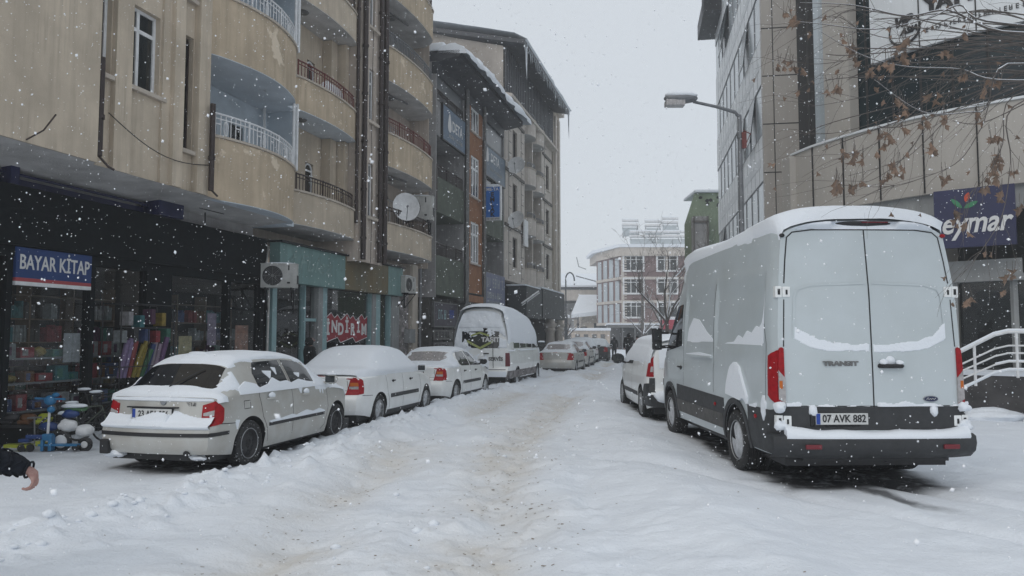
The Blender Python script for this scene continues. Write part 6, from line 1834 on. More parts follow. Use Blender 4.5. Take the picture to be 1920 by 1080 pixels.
# ------------------------------------------------------------------ silver hatchback
def silver_hatch():
    rear = (-4.40, 9.32); yaw = R(-13.5)
    T = vehicle('parked_car', 'silver five door hatchback with a cleared rear window, nearest car on the left', 'car', rear, yaw, .0, 'cars parked along the left kerb')
    B_ = Body(4.0,
        top=[(0, .93), (.10, .97), (.14, 1.0), (.62, 1.36), (.85, 1.425), (1.5, 1.455), (2.1, 1.44), (2.45, 1.37), (3.02, 1.03), (3.2, .99), (3.75, .86), (3.95, .72), (4.0, .6)],
        belt=[(0, .92), (1.0, .955), (2.6, .92), (3.0, .9), (3.7, .8), (4.0, .55)],
        wid=[(0, .76), (.06, .80), (.3, .825), (1, .835), (3, .83), (3.6, .80), (3.9, .70), (4, .6)],
        wroof=[(0, .70), (.12, .69), (.6, .575), (1.2, .57), (2.2, .56), (2.6, .60), (3.0, .70), (3.6, .66), (4, .4)],
        bottom=[(0, .26), (.3, .22), (.5, .2), (3.5, .2), (4, .24)], wheels=[(.78, .30), (3.24, .30)], R_arch=.355, crown=.09,
        rear=[(0, -.02), (.25, -.055), (.30, -.10), (.42, -.125), (.58, -.115), (.61, -.08), (.635, -.015), (.7, 0), (.93, .03), (1.1, .03), (3, .03)], plan=.10)
    sh = B_.shell(); sh.build('body', [M['silver'], M['black']], T, smooth=True)
    for lc, zc in B_.wheels:
        for sd in (1, -1): wheel(T, sd * .725, lc, zc, .30, .175, sd, 'steel', 0)
    # rear glass
    mb = B_.roofp(.17, .585, -.93, .93, .006, frac=lambda l: 1.02); mb.build('rear_window', M['carglass'], T, smooth='full')
    mb = MB()
    p = B_.D(0, .2, B_.ztop(.2, 0)); p2 = B_.D(.32, .5, B_.ztop(.5, .32)); mb.tube([(p[0] + .02, p[1] - .03, p[2] + .02), (p2[0], p2[1] - .02, p2[2] + .015)], .008, 5); mb.build('wiper', M['ink'], T)
    for sd in (1, -1):
        mb = B_.side(sd, 1.0, 1.78, [(1.0, 1.03), (1.1, .985), (1.78, .955)], [(1.0, 1.20), (1.12, 1.34), (1.78, 1.355)], .004)
        w1 = mb.build('side_window', M['carglass'], T, smooth='full')
        mb = B_.side(sd, 1.86, 2.9, [(1.86, .95), (2.9, .93)], [(1.86, 1.355), (2.3, 1.32), (2.9, .985)], .004); mb.build('side_window', M['carglass'], T, smooth='full')
        # snow along the belt line on the glass
        mb = B_.side(sd, .55, 2.95, [(.55, .94), (2.95, .925)], [(.55, 1.02), (.75, 1.10), (.95, 1.06), (1.0, 1.0), (1.25, 1.04), (1.4, 1.12), (1.55, 1.05), (1.75, 1.06), (1.85, 1.02), (2.1, 1.06), (2.3, 1.02), (2.95, .95)], .018, 60, 5)
        mb.build('snow', M['snow_fine'], T, smooth='full')
        mb = MB()
        for l0, l1, z0, z1 in ((2.02, 2.12, .84, .95), (2.62, 2.70, .80, .95), (2.72, 2.76, .78, .95), (2.8, 2.84, .84, .94), (.42, .50, .50, .64), (1.25, 1.45, 1.10, 1.22), (1.5, 1.6, 1.14, 1.26), (2.05, 2.2, 1.08, 1.16)):
            B_.side(sd, l0, l1, [(l0, z1 - .03), ((l0 + l1) / 2, z0), (l1, z1 - .02)], [(l0, z1), (l1, z1 - .01)], .012, 8, 4, mb=mb)
        mb.build('snow_streaks', M['snow_fine'], T, smooth='full')
        mb = MB()
        for q_ in ([(1.82, 1.36), (1.83, .9), (1.83, .30)], [(2.86, .93), (2.90, .6), (2.80, .32), (2.7, .26)], [(1.0, 1.02), (.98, .9), (1.05, .62), (1.16, .45), (1.2, .27)], [(.12, .62), (.5, .60)], [(.62, .86), (.62, .76), (.76, .76), (.76, .86), (.62, .86)]): B_.sideline(sd, q_, .009, .002, mb)
        mb.build('door_seam', M['ink'], T)
        mb = B_.side(sd, 1.2, 2.76, [(0, .475), (4, .475)], [(0, .52), (4, .52)], .014, 20, 2); mo = mb.build('side_moulding', M['black'], T)
        mb = B_.side(sd, 1.2, 2.76, [(0, .52), (4, .52)], [(1.2, .545), (1.5, .55), (1.8, .575), (1.9, .55), (2.2, .60), (2.4, .56), (2.6, .585), (2.76, .54)], .02, 60, 3); mb.build('snow', M['snow_fine'], (T, mo), smooth='full')
        handle(T, B_, sd, 1.25, .845, 'silver', True); handle(T, B_, sd, 2.2, .835, 'silver', True)
        mirror_part(T, B_, sd, 2.88, .95, 'silver')
    mb = MB()
    for sd in (1, -1):
        B_.side(sd, .0, .13, [(0, .60), (.13, .62)], [(0, .90), (.13, .80)], .006, 8, 6, mb=mb)
        B_.cap(sd * .60, sd * .76, [(-.76, .60), (-.60, .69), (.60, .69), (.76, .60)], [(-.76, .90), (-.60, .85), (.60, .85), (.76, .90)], .008, mb=mb)
        tl = mb.build('tail_light', M['red_lens'], T, smooth=True); mb = MB()
        B_.cap(sd * .62, sd * .75, [(-.76, .72), (.76, .72)], [(-.75, .79), (-.62, .755), (.62, .755), (.75, .79)], .012, mb=mb); mb.build('clear_lens', M['clear_lens'], (T, tl), smooth=True); mb = MB()
    mb = B_.cap(-.78, .78, [(0, .475)], [(0, .52)], .012, 24, 2); 
    for sd in (1, -1): B_.side(sd, 0, .3, [(0, .475)], [(0, .52)], .012, 8, 2, mb=mb)
    mb.build('bumper_strip', M['black'], T)
    mb = B_.cap(-.44, .44, [(0, .655)], [(0, .82)], .001, 12, 4); mb.build('plate_recess', M['silver'], T, smooth=True)
    mb = MB(); mb.box((-.42, B_.D(0, 0, .82)[1] - .03, .81), (.3, B_.D(0, 0, .82)[1] + .01, .826)); mb.build('plate_lamp_bar', M['ink'], T)
    numberplate(T, B_, -.06, .735, '23 AEA 256', h=.13, w_=.56)
    mb = MB(); mb.lathe([(.045, 0), (.04, -.008), (0, -.01)], (0.08, B_.D(0, 0, .88)[1] - .004, .885), 'Y', 18); mb.build('badge', M['chrome'], T, smooth=True)
    mb = MB(); y0 = B_.D(.45, 0, .87)[1] - .008; put_marks(mb, (.46, y0, .86), (1, 0, 0), (0, 0, 1), .15, .045, 4); mb.build('model_lettering', M['mdf'], T)
    mb = MB(); mb.tube([(.48, -.07, .275), (.48, .3, .275)], .035, 12, 0); mb.build('exhaust', M['ink'], T, smooth=True)
    mb = MB(); mb.box((-.7, .1, .16), (.7, 3.9, .3)); mb.build('underbody', M['black'], T)
    mb = MB(); mb.box((-.74, -.09, .24), (-.62, .0, .42), 0, .02); mb.build('mud_flap', M['ink'], T)
    # snow
    def fn(l, x, z, nz):
        e = 1 - abs(x) / .60
        t = -.01
        if l > .60 and nz > .2 and (z > B_.c('top', l) - .085 or l > 2.5): t = .012 + .028 * min(1, max(e, 0) * 3) * min(1, (l - .60) / .2)
        if .60 < l < .8 and abs(x) < .2: t += .02
        if l > 3.0 and nz > .4: t = max(t, .012)
        if .02 < l < .24 and z < 1.12 and nz > .0 : t = .05 * (1 - max(0, l - .12) / .14) + .008 * math.sin(x * 9)
        if l < .62 and abs(x) > .60 - .0 * l and nz > .15 and z > 1.0: t = max(t, .012)
        return t
    mb = B_.snow(fn, .02, 3.98, .04, 1, 3)
    def fc(x, z):
        if z < .63: return .07 * min(1, (z - .565) / .04) if z > .565 else -.01
        lim = .74 + .05 * math.cos(x * 3.0) + .035 * math.sin(x * 7 + 1) - (.05 if abs(x + .06) < .3 else 0)
        if z < lim: return .085 * (1 - (z - .62) / max(lim - .62, .01) * .85)
        if z > .895: return .02
        return -.01
    B_.capsnow(fc, -.80, .80, .55, .95, 70, 40, 5, 1, mb)
    B_.capsnow(lambda x, z: (.07 if (z > .60 and z < .70 + .03 * math.sin(x * 9) and abs(x + .06) < .26) else -.01), -.4, .4, .58, .74, 40, 16, 8, .5, mb)
    mb.blob((-.60, .04, .23), (.12, .08, .045), .8, 3, 3); mb.blob((.55, .10, .22), (.12, .08, .04), .8, 3, 6); mb.blob((-.05, .85, 1.45), (.16, .12, .04), .4, 3, 9)
    mb.build('snow_cover', M['snow_fine'], T, smooth='full')
    return T
silver_hatch()

# ------------------------------------------------------------------ white saloons
def saloon(label, rear, yaw, z, covered, plate, snow_th=.10, paint='carwhite', simple=False, group='cars parked along the left kerb', seed=1, lampm='red_lens', rim='hub'):
    T = vehicle('parked_car', label, 'car', rear, yaw, z, group)
    B_ = Body(4.25,
        top=[(0, .97), (.08, 1.0), (.50, 1.03), (.60, 1.05), (1.18, 1.36), (1.5, 1.415), (2.1, 1.425), (2.5, 1.36), (3.15, 1.02), (3.4, .97), (4.0, .84), (4.2, .7), (4.25, .6)],
        belt=[(0, .93), (1.0, .95), (2.8, .92), (3.3, .88), (4.0, .76), (4.25, .5)],
        wid=[(0, .74), (.06, .79), (.3, .835), (1, .85), (3.2, .85), (3.9, .80), (4.15, .70), (4.25, .6)],
        wroof=[(0, .68), (.5, .72), (.62, .70), (1.2, .58), (2.4, .57), (2.8, .62), (3.2, .72), (3.9, .66), (4.25, .4)],
        bottom=[(0, .28), (.3, .24), (.5, .2), (3.8, .2), (4.25, .24)], wheels=[(.86, .30), (3.46, .30)], R_arch=.35, crown=.085,
        rear=[(0, -.0), (.28, -.04), (.34, -.09), (.5, -.11), (.60, -.09), (.66, -.02), (.75, 0), (.95, .0), (1.0, .03), (3, .03)], plan=.10, dl=.06 if not simple else .1)
    B_.shell().build('body', [M[paint], M['black']], T, smooth=True)
    for lc, zc in B_.wheels:
        for sd in (1, -1): wheel(T, sd * .745, lc, zc, .30, .18, sd, rim, .55 if not simple else .4)
    if covered < 2:
        mb = B_.roofp(.64, 1.12, -.93, .93, .005); mb.build('rear_window', M['carglass'] if covered == 0 else M['clear_lens'], T, smooth='full')
    for sd in (1, -1):
        if covered < 2:
            mb = B_.side(sd, 1.22, 1.98, [(1.22, 1.0), (1.35, .965), (1.98, .955)], [(1.22, 1.15), (1.4, 1.31), (1.98, 1.33)], .004); mb.build('side_window', M['carglass'], T, smooth='full')
            mb = B_.side(sd, 2.05, 3.05, [(2.05, .955), (3.05, .93)], [(2.05, 1.33), (2.5, 1.30), (3.05, .985)], .004); mb.build('side_window', M['carglass'], T, smooth='full')
        mb = MB()
        for q_ in ([(2.02, .95), (2.03, .30)], [(3.0, .92), (3.05, .6), (2.95, .28)], [(1.16, .95), (1.22, .6), (1.3, .45), (1.33, .28)], [(.1, .63), (.5, .61)]): B_.sideline(sd, q_, .009, .002, mb)
        mb.build('door_seam', M['ink'], T)
        mb = B_.side(sd, 1.36, 2.88, [(0, .50)], [(0, .575)], .014, 20, 2); mb.build('side_moulding', M['clad'], T)
        mb = B_.side(sd, 1.25, 3.08, [(0, .2)], [(0, .27)], .004, 20, 2); mb.build('dark_sill', M['clad'], T)
        handle(T, B_, sd, 1.5, .83, 'black', False, .12); handle(T, B_, sd, 2.45, .82, 'black', False, .12)
        mirror_part(T, B_, sd, 3.0, .95, 'black' if covered < 2 else 'carwhite')
        mb = MB()
        B_.side(sd, 0, .12, [(0, .645), (.12, .66)], [(0, .965), (.12, .90)], .006, 6, 6, mb=mb)
        B_.cap(sd * .52, sd * .75, [(0, .645)], [(-.75, .93), (-.71, .985), (-.61, .99), (-.52, .66), (.52, .66), (.61, .99), (.71, .985), (.75, .93)], .010, 14, 8, mb=mb)
        tl = mb.build('tail_light', M[lampm], T, smooth=True)
        if not simple:
            mb = MB(); B_.cap(sd * .59, sd * .74, [(0, .80)], [(0, .865)], .012, mb=mb); mb.build('amber_lens', M['amber_lens'], (T, tl), smooth=True)
            mb = MB(); B_.cap(sd * .575, sd * .74, [(0, .745)], [(0, .795)], .012, mb=mb); mb.build('clear_lens', M['clear_lens'], (T, tl), smooth=True)
    mb = B_.capline([(-.56, .72), (.56, .72)], .006); B_.capline([(-.2, .935), (-.53, .90), (-.56, .66), (.56, .66), (.53, .90)], .008, mb=mb); mb.build('boot_seam', M['ink'], T)
    if not simple:
        numberplate(T, B_, .0, .80, plate, blue=False)
        mb = MB(); mb.lathe([(.045, 0), (.045, -.008), (.035, -.008), (.035, 0)], (0, B_.D(0, 0, .91)[1] - .004, .905), 'Y', 20); mb.tube([(-.06, B_.D(0, 0, .9)[1] - .012, .90), (.0, B_.D(0, 0, .9)[1] - .012, .91), (.06, B_.D(0, 0, .9)[1] - .012, .905)], .006, 4); mb.build('badge', M['chrome'], T, smooth=True)
    mb = MB(); mb.box((-.7, .1, .14), (.7, 4.1, .3)); mb.build('underbody', M['black'], T)
    def fn(l, x, z, nz):
        if covered == 2:
            t = snow_th * (.35 + .65 * max(nz, 0))
            edge = min(1, (z - .955) / .05) if abs(x) > .66 else 1
            if z < .962 and abs(x) > .5: return -.01
            if l < .06: return snow_th * .5 * l / .06
            if l > 3.3: t *= .8
            return t * max(edge, .05) if edge > 0 else -.01
        if l < .62: return (.04 if nz > .7 and l > .05 else -.01)
        if .62 <= l < 1.14: return (.012 if (abs(x) > .5 - .05 * math.sin(l * 20) or l < .70) and nz > .3 else -.01)
        if nz > .2 and z > B_.c('top', l) - .08: return .03
        if z > .95 and l > 1.1: return -.01
        if l > 3.1 and nz > .3: return .04
        return -.01
    mb = B_.snow(fn, .03, 4.2, .05 if not simple else .09, .5 if covered == 2 else .8, seed)
    mb.build('snow_cover', M['snow_fine'], T, smooth='full')
    return T
saloon('white saloon whose roof and windows are wholly buried in smooth snow', (-3.55, 13.85), R(-13.5), -.02, 2, '23 AK 069', .11, seed=2)
saloon('white saloon with frosted rear glass between the buried saloon and the minibus', (-2.42, 18.4), R(-14.5), -.03, 1, '23 DL 274', seed=4)

# ------------------------------------------------------------------ vans
def van_panel(x, l, z):
    """pressed side panels of the big van"""
    s = 1 if x > 0 else -1
    if abs(x) < .6: return x
    d = 0
    for a, b, c, e, dep in ((.30, 2.05, 1.42, 2.20, .03), (2.15, 3.55, 1.42, 2.20, .03)):
        k = float(sstep(a - .03, a + .03, l) * (1 - sstep(b - .03, b + .03, l)) * sstep(c - .03, c + .03, z) * (1 - sstep(e - .03, e + .03, z))); d += dep * k
    if l > .22: d += .024 * math.exp(-((z - 2.36) / .025) ** 2) + .016 * math.exp(-((z - 1.22) / .025) ** 2) * (1 if l > .3 else 0)
    return x - s * d
def big_van():
    T = vehicle('delivery_van', 'large white high roof delivery van with black lower doors, nearest on the right', 'van', (3.71, 7.72), R(1.6), .13)
    B_ = Body(5.55,
        top=[(0, 2.76), (.04, 2.82), (.2, 2.87), (3.5, 2.87), (4.05, 2.76), (4.4, 2.48), (4.95, 1.62), (5.1, 1.42), (5.4, 1.15), (5.52, .9), (5.55, .7)],
        belt=[(0, 1.42), (4.2, 1.40), (4.9, 1.25), (5.4, .95), (5.55, .6)],
        wid=[(0, .955), (.03, .995), (.10, 1.02), (.3, 1.03), (4.6, 1.03), (5.2, .98), (5.45, .85), (5.55, .7)],
        wroof=[(0, .87), (.3, .90), (3.8, .89), (4.4, .80), (5, .84), (5.55, .5)],
        bottom=[(0, .40), (.1, .34), (.4, .33), (5.2, .30), (5.55, .3)], wheels=[(1.22, .35), (4.45, .35)], R_arch=.42, crown=.20, gexp=1.9,
        rear=[(0, -.02), (.35, -.02), (.40, -.03), (.56, -.03), (.58, -.02), (.60, -.01), (1.2, 0), (2.0, .03), (2.7, .11), (2.9, .16)], plan=.05,
        wprof=[(0, .955), (.1, .985), (.4, 1.0), (.8, .995), (1, .985)], dl=.035, panel=van_panel)
    B_.shell().build('body', [M['vanwhite'], M['black']], T, smooth=True)
    for lc, zc in B_.wheels:
        for sd in (1, -1): wheel(T, sd * .925, lc, zc, .35, .22, sd, 'steel', .9)
        for sd in ((1, -1) if lc < 2 else ()): wheel(T, sd * .66, lc, zc, .35, .2, sd, 'steel', 0)
    YB = lambda x, z, o=0: B_.D(x, 0, z)[1] - o
    # black lower panel of the doors, bumper
    mb = B_.cap(-.93, .93, [(0, .60)], [(0, .845)], .008, 24, 6); mb.build('lower_door_panel', M['clad'], T, smooth=True)
    mb = MB(); P_ = []
    for x in np.linspace(-1.05, 1.05, 31):
        yb = -.17 + .16 * abs(x / 1.05) ** 3.2; zt = .56; row = [(x, yb + .25, zt), (x, yb + .05, zt + .01), (x, yb, zt - .01), (x, yb - .012, .48), (x, yb + .01, .40), (x, yb + .10, .33), (x, yb + .3, .33)]
        P_.append(row)
    mb.grid(P_); bp_ = mb.build('rear_bumper', M['clad'], T, smooth=True)
    for sd in (1, -1):
        mb = B_.side(sd, .0, .78, [(0, .34)], [(0, .82), (.1, .80), (.8, .80)], .012, 20, 6)
        B_.cap(sd * .93, sd * 1.01, [(0, .36)], [(0, .82)], .010, 5, 6, mb=mb)
        mb.build('corner_bumper', M['clad'], T, smooth=True)
        mb = B_.side(sd, 1.67, 4.0, [(0, .42)], [(1.67, .80), (4.0, .83)], .010, 40, 5); mb.build('side_cladding', M['clad'], T, smooth=True)
        mb = B_.side(sd, 1.7, 4.0, [(0, .42)], [(0, .60)], .016, 40, 3); mb.build('sill_cladding', M['cladbrown'], T, smooth=True)
        for lc in (1.22, 4.45):
            mb = MB(); ring = []
            for a in np.linspace(-.15, math.pi + .15, 26):
                ro = []
                for r_ in (.425, .49):
                    l, z = lc + r_ * math.cos(a), .35 + r_ * math.sin(a); z = max(z, .32)
                    p = B_.D(sd * B_.W(max(0.02, l), max(z, .36)), l, z); ro.append((p[0] + sd * .022, p[1], p[2]))
                l, z = lc + .49 * math.cos(a), max(.35 + .49 * math.sin(a), .32); p = B_.D(sd * B_.W(max(.02, l), max(z, .36)), l, z); ro.append((p[0] - sd * .01, p[1], p[2]))
                l, z = lc + .425 * math.cos(a), max(.35 + .425 * math.sin(a), .32); ro.insert(0, (ro[0][0] - sd * .12, l, z)); ring.append(ro)
            mb.grid(ring); mb.build('wheel_arch', M['clad'], T, smooth=True)
        # tail light: tall, wrapping the corner
        mb = B_.cap(sd * .905, sd * .985, [(0, .86)], [(-.985, 1.40), (-.93, 1.46), (-.905, 1.44), (.905, 1.44), (.93, 1.46), (.985, 1.40)], .016, 6, 14)
        B_.side(sd, 0, .13, [(0, .86), (.13, .95)], [(0, 1.42), (.13, 1.36)], .014, 8, 12, mb=mb)
        tl = mb.build('tail_light', M['red_lens'], T, smooth=True)
        mb = B_.cap(sd * .90, sd * .97, [(-.97, .92), (-.90, .88), (.90, .88), (.97, .92)], [(-.97, 1.22), (-.90, 1.14), (.90, 1.14), (.97, 1.22)], .021, 6, 8); mb.build('clear_lens', M['clear_lens'], (T, tl), smooth=True)
        mb = B_.cap(sd * .93, sd * .962, [(0, 1.03)], [(0, 1.11)], .024, 4, 4); mb.build('amber_lens', M['amber_lens'], (T, tl), smooth=True)
        # hinges
        for zz in (.70, 2.03):
            mb = MB(); xx = B_.W(0, zz) * .965
            mb.box((sd * (xx - .085), YB(xx, zz) - .02, zz - .055), (sd * (xx - .005), YB(xx, zz) + .02, zz + .055), 0, .012); mb.box((sd * (xx + .0), YB(xx, zz) - .012, zz - .06), (sd * (xx + .07), YB(xx, zz) + .06, zz + .06), 0, .012)
            mb.box((sd * (xx - .055), YB(xx, zz) - .024, zz - .03), (sd * (xx - .035), YB(xx, zz) - .019, zz + .02), 1); mb.box((sd * (xx + .02), YB(xx, zz) - .016, zz - .03), (sd * (xx + .045), YB(xx, zz) - .01, zz + .03), 1)
            mb.build('door_hinge', [M['carwhite'], M['ink']], T)
        mb = MB(); mb.blob((sd * .86, YB(.8, 2.63, .006), 2.63), (.03, .018, .022), .05, 2); mb.build('marker_lamp', M['black'] if sd < 0 else M['red_lens'], T, smooth=True)
        mb = B_.cap(sd * .70, sd * .60, [(0, .455)], [(0, .50)], .19, 4, 3); 
        mb = MB(); mb.box((sd * .62, -.17, .44), (sd * .78, -.145, .485), 0, .008); mb.build('reflector', mat('dim_reflector', (.16, .012, .02), .3), T)
    # seams of the doors
    mb = B_.capline([(.0, .60), (.0, 2.69)], .014)
    for sd in (1, -1):
        B_.capline([(0, 2.69), (sd * .55, 2.69), (sd * .75, 2.665), (sd * .81, 2.61), (sd * .845, 2.36), (sd * .87, 2.12)], .014, mb=mb); B_.capline([(sd * .88, 1.95), (sd * .90, 1.46)], .012, mb=mb); B_.capline([(sd * .93, .86), (sd * .935, .60)], .012, mb=mb)
    B_.capline([(-.9, .852), (.9, .852)], .010, mb=mb)
    mb.build('door_seam', M['ink'], T)
    # pressed outlines of the blanked door windows
    mb = MB()
    for sd in (1, -1):
        B_.capline([(sd * .04, 2.12), (sd * .60, 2.10), (sd * .74, 2.06), (sd * .775, 1.98), (sd * .80, 1.55)], .022, .006, mb=mb)
    mb.build('pressed_line', M['vanwhite'], T, smooth=True)
    mb = MB(); P_ = []
    mb.blob((.01, YB(0, 2.75, -.02), 2.755), (.33, .05, .033), .02, 3); mb.build('brake_lamp', M['black'], T, smooth=True)
    mb = MB(); mb.box((-.02, YB(0, 2.75) - .035, 2.76), (.26, YB(0, 2.75) - .02, 2.775), 0, .004); mb.build('brake_lens', mat('dim_red_lens', (.12, .005, .015), .2), T)
    mb = MB(); put_text(mb, 'TRANSIT', .062, (-.33, YB(-.33, 1.285, .006), 1.285), (1, 0, 0), (0, 0, 1), fit=.37, depth=.01, bold=.0035); mb.build('model_lettering', M['mdf'], T)
    mb = MB(); mb.tube([(.07, YB(.1, 1.26, .0), 1.262), (.09, YB(.1, 1.26, .04), 1.262), (.29, YB(.2, 1.26, .04), 1.262), (.31, YB(.2, 1.26, .0), 1.262)], .022, 8); ho_ = mb.build('door_handle', M['black'], T, smooth=True)
    mb = MB(); mb.blob((.11, YB(.1, 1.3, .02), 1.30), (.04, .03, .035), .4, 2, 1); mb.blob((.28, YB(.1, 1.3, .02), 1.295), (.045, .03, .03), .4, 2, 5); mb.lathe([(.05, 0), (.045, -.01), (0, -.012)], (.19, YB(.19, 1.315, 0), 1.315), 'Y', 16); mb.build('snow', M['snow_fine'], (T, ho_), smooth='full')
    mb = MB(); v0 = YB(.6, .92, .008)
    el = [(.60 + .078 * math.cos(a), .925 + .032 * math.sin(a)) for a in np.linspace(0, 2 * math.pi, 25)[:-1]]; mb.prism(el, v0 - .006, v0 + .01, plane='XZ'); bd = mb.build('oval_badge', M['chrome'], T)
    mb = MB(); el = [(.60 + .070 * math.cos(a), .925 + .026 * math.sin(a)) for a in np.linspace(0, 2 * math.pi, 25)[:-1]]; mb.prism(el, v0 - .009, v0 - .004, plane='XZ'); mb.build('badge_field', mat('badge_navy', (.006, .015, .06), .3), (T, bd))
    mb = MB(); mb.tube([(.552, v0 - .011, .918), (.568, v0 - .011, .94), (.575, v0 - .011, .915), (.59, v0 - .011, .93), (.60, v0 - .011, .918), (.615, v0 - .011, .932), (.63, v0 - .011, .918), (.648, v0 - .011, .935)], .003, 4); mb.build('badge_script', M['textwhite'], (T, bd))
    fo, y0 = numberplate(T, B_, -.34, .725, '07 AVK 882', w_=.54, h=.115, txtfit=.45)
    mb = MB(); mb.box((-.63, y0 - .002, .645), (-.05, y0 + .018, .667)); put_marks(mb, (-.34, y0 - .006, .656), (1, 0, 0), (0, 0, 1), .35, .016, 8); mb.build('plate_holder', [M['ink']], (T, fo))
    mb = MB(); mb.box((-.66, y0 + .008, .64), (-.04, y0 + .03, .80), 0, .01); mb.build('plate_mount', M['ink'], (T, fo))
    # side details
    for sd in (1, -1):
        mb = B_.side(sd, 3.72, 4.72, [(3.72, 1.42), (4.72, 1.32)], [(3.72, 2.05), (4.2, 2.02), (4.72, 1.36)], .005, 20, 8); mb.build('cab_window', M['carglass'], T, smooth='full')
        mb = MB()
        for q_ in ([(.22, .85), (.2, 1.5), (.26, 1.7)], [(3.62, 2.15), (3.62, .84)], [(4.78, 1.3), (4.74, .9)], [(2.1, .84), (2.1, 2.25)]): B_.sideline(sd, q_, .010, .002, mb)
        mb.build('door_seam', M['ink'], T)
        mb = B_.side(sd, 2.2, 3.2, [(0, 1.27)], [(0, 1.30)], .02, 12, 3); mb.build('slide_rail', M['vanwhite'], T, smooth=True)
        handle(T, B_, sd, 3.78, 1.10, 'black', False, .16)
        mb = MB(); x0 = sd * B_.W(4.6, 1.35); mb.tube([(x0, 4.6, 1.40), (x0 + sd * .22, 4.58, 1.38)], .03, 6); mb.tube([(x0, 4.6, 1.62), (x0 + sd * .2, 4.58, 1.62)], .02, 6); mb.box((x0 + sd * .12, 4.5, 1.34), (x0 + sd * .28, 4.62, 1.70), 0, .05); mo = mb.build('door_mirror', M['black'], T, smooth=True)
        mb = MB(); mb.box((x0 + sd * .145, 4.492, 1.50), (x0 + sd * .255, 4.499, 1.66), 0); mb.box((x0 + sd * .145, 4.492, 1.38), (x0 + sd * .255, 4.499, 1.46)); mb.build('mirror_glass', M['win'], (T, mo))
        mb = MB(); mb.blob((x0 + sd * .22, 4.55, 1.71), (.07, .05, .02), .3, 2, 4); mb.build('snow', M['snow_fine'], (T, mo), smooth='full')
        # snow stuck to the side: ragged band on the panels and a heap over the rear arch
        tb = [(.30, 1.98), (.33, 2.1), (.36, 1.85), (.4, 1.72), (.5, 1.66), (.6, 1.68), (.75, 1.60), (.9, 1.63), (1.05, 1.54), (1.2, 1.58), (1.35, 1.50), (1.6, 1.49), (1.8, 1.46), (2.04, 1.44)]
        mb = B_.side(sd, .30, 2.04, [(.3, 1.50), (.5, 1.46), (2.04, 1.425)], tb, .009, 60, 6)
        B_.side(sd, 2.15, 3.5, [(0, 1.43)], [(2.15, 1.50), (2.5, 1.62), (2.9, 1.80), (3.2, 1.83), (3.45, 1.66), (3.5, 1.5)], .006, 40, 6, mb=mb)
        B_.side(sd, .78, 1.52, [(.78, .80), (.9, .86), (1.0, .82), (1.52, .86)], [(.78, .88), (.9, 1.02), (1.05, 1.20), (1.2, 1.26), (1.35, 1.22), (1.5, .98), (1.52, .9)], .03, 30, 6, mb=mb)
        B_.side(sd, .50, .70, [(0, .79)], [(.5, .84), (.6, .82), (.7, .81)], .02, 10, 3, mb=mb); B_.side(sd, .20, .32, [(.2, .74), (.26, .66), (.32, .76)], [(.2, .86), (.26, .95), (.32, .85)], .02, 8, 4, mb=mb)
        B_.side(sd, 2.2, 3.4, [(0, 1.30)], [(2.2, 1.315), (2.8, 1.34), (3.4, 1.31)], .02, 20, 3, mb=mb)
        mb.build('side_snow', M['snow_fine'], T, smooth='full')
        mb = MB()
        for l in (.52, 2.0): p = B_.D(sd * B_.W(l, .72), l, .72); mb.blob((p[0] + sd * .015, p[1], .70), (.012, .04, .025), .05, 2)
        mb.build('side_marker', M['red_lens'], T, smooth=True)
    mb = MB(); mb.box((-.85, .2, .22), (.85, 5.3, .40)); mb.tube([(-.8, 1.22, .34), (.8, 1.22, .34)], .08, 8); mb.blob((0, 1.22, .33), (.2, .2, .18), .05, 2); mb.tube([(.2, .1, .3), (.2, 2.2, .3)], .045, 8); mb.box((-.75, -.02, .3), (.75, .2, .42)); mb.box((-.45, .3, .2), (.45, .75, .34), 0, .05)
    mb.build('underbody', M['black'], T)
    # snow: roof, ledge on the bumper, strip above the black panel
    def fn(l, x, z, nz):
        if nz < .33 and l < 4: return -.01
        e = min(1, max(0, (nz - .33) / .3))
        t = (.085 + .03 * math.sin(l * 1.7 + 1)) * e * min(1, (l + .03) / .12)
        if l > 4.0: t *= .35
        return t if t > .003 else -.01
    mb = B_.snow(fn, .0, 5.2, .045, .6, 7)
    B_.capsnow(lambda x, z: (.075 * float(sstep(2.69, 2.75, z)) if abs(x) > .34 or z > 2.80 else .006), -.86, .86, 2.695, 2.86, 70, 14, 3, .4, mb)
    sn = mb.build('roof_snow', M['snow_fine'], T, smooth='full')
    mb = MB(); P_ = []
    rg_ = random.Random(2)
    for i, x in enumerate(np.linspace(-.93, .97, 64)):
        yb = -.155 + .15 * abs(x / 1.05) ** 3.2
        h = .02 + .045 * float(fbm(x * 3 + 4, 1, 3, 7)) + .06 * max(0, (abs(x) - .6) / .36) ** 1.5
        P_.append([(x, yb - .01, .53), (x, yb - .02, .55), (x, yb - .002, .56 + h * .6), (x, yb + .05, .565 + h), (x, yb + .17, .565 + h * 1.05), (x, yb + .2, .55)])
    mb.grid(P_); mb.add(P_[0], [tuple(range(6))]); mb.add(P_[-1], [tuple(range(6))])
    mb.build('bumper_snow', M['snow_fine'], T, smooth='full')
    mb = MB()
    B_.capsnow(lambda x, z: (.02 + .02 * math.sin(x * 11) if z < .87 + .012 * math.sin(x * 23) + .02 * math.sin(x * 5) and abs(x) > .05 else -.01), -.9, .9, .85, .91, 90, 8, 4, .4, mb)
    for sd in (1, -1):
        mb.blob((sd * .955, YB(.95, .85, .02), .845), (.062, .05, .048), .8, 3, 5 + sd); mb.blob((sd * .955, YB(.95, .7, .02), .66), (.07, .03, .05), .8, 3, 7 + sd); mb.blob((sd * .63, YB(.6, .83, .01), .81), (.045, .03, .06), .4, 2, 9 + sd)
    mb.build('door_snow', M['snow_fine'], T, smooth='full')
    mb = MB()      # thin snow crust on the doors
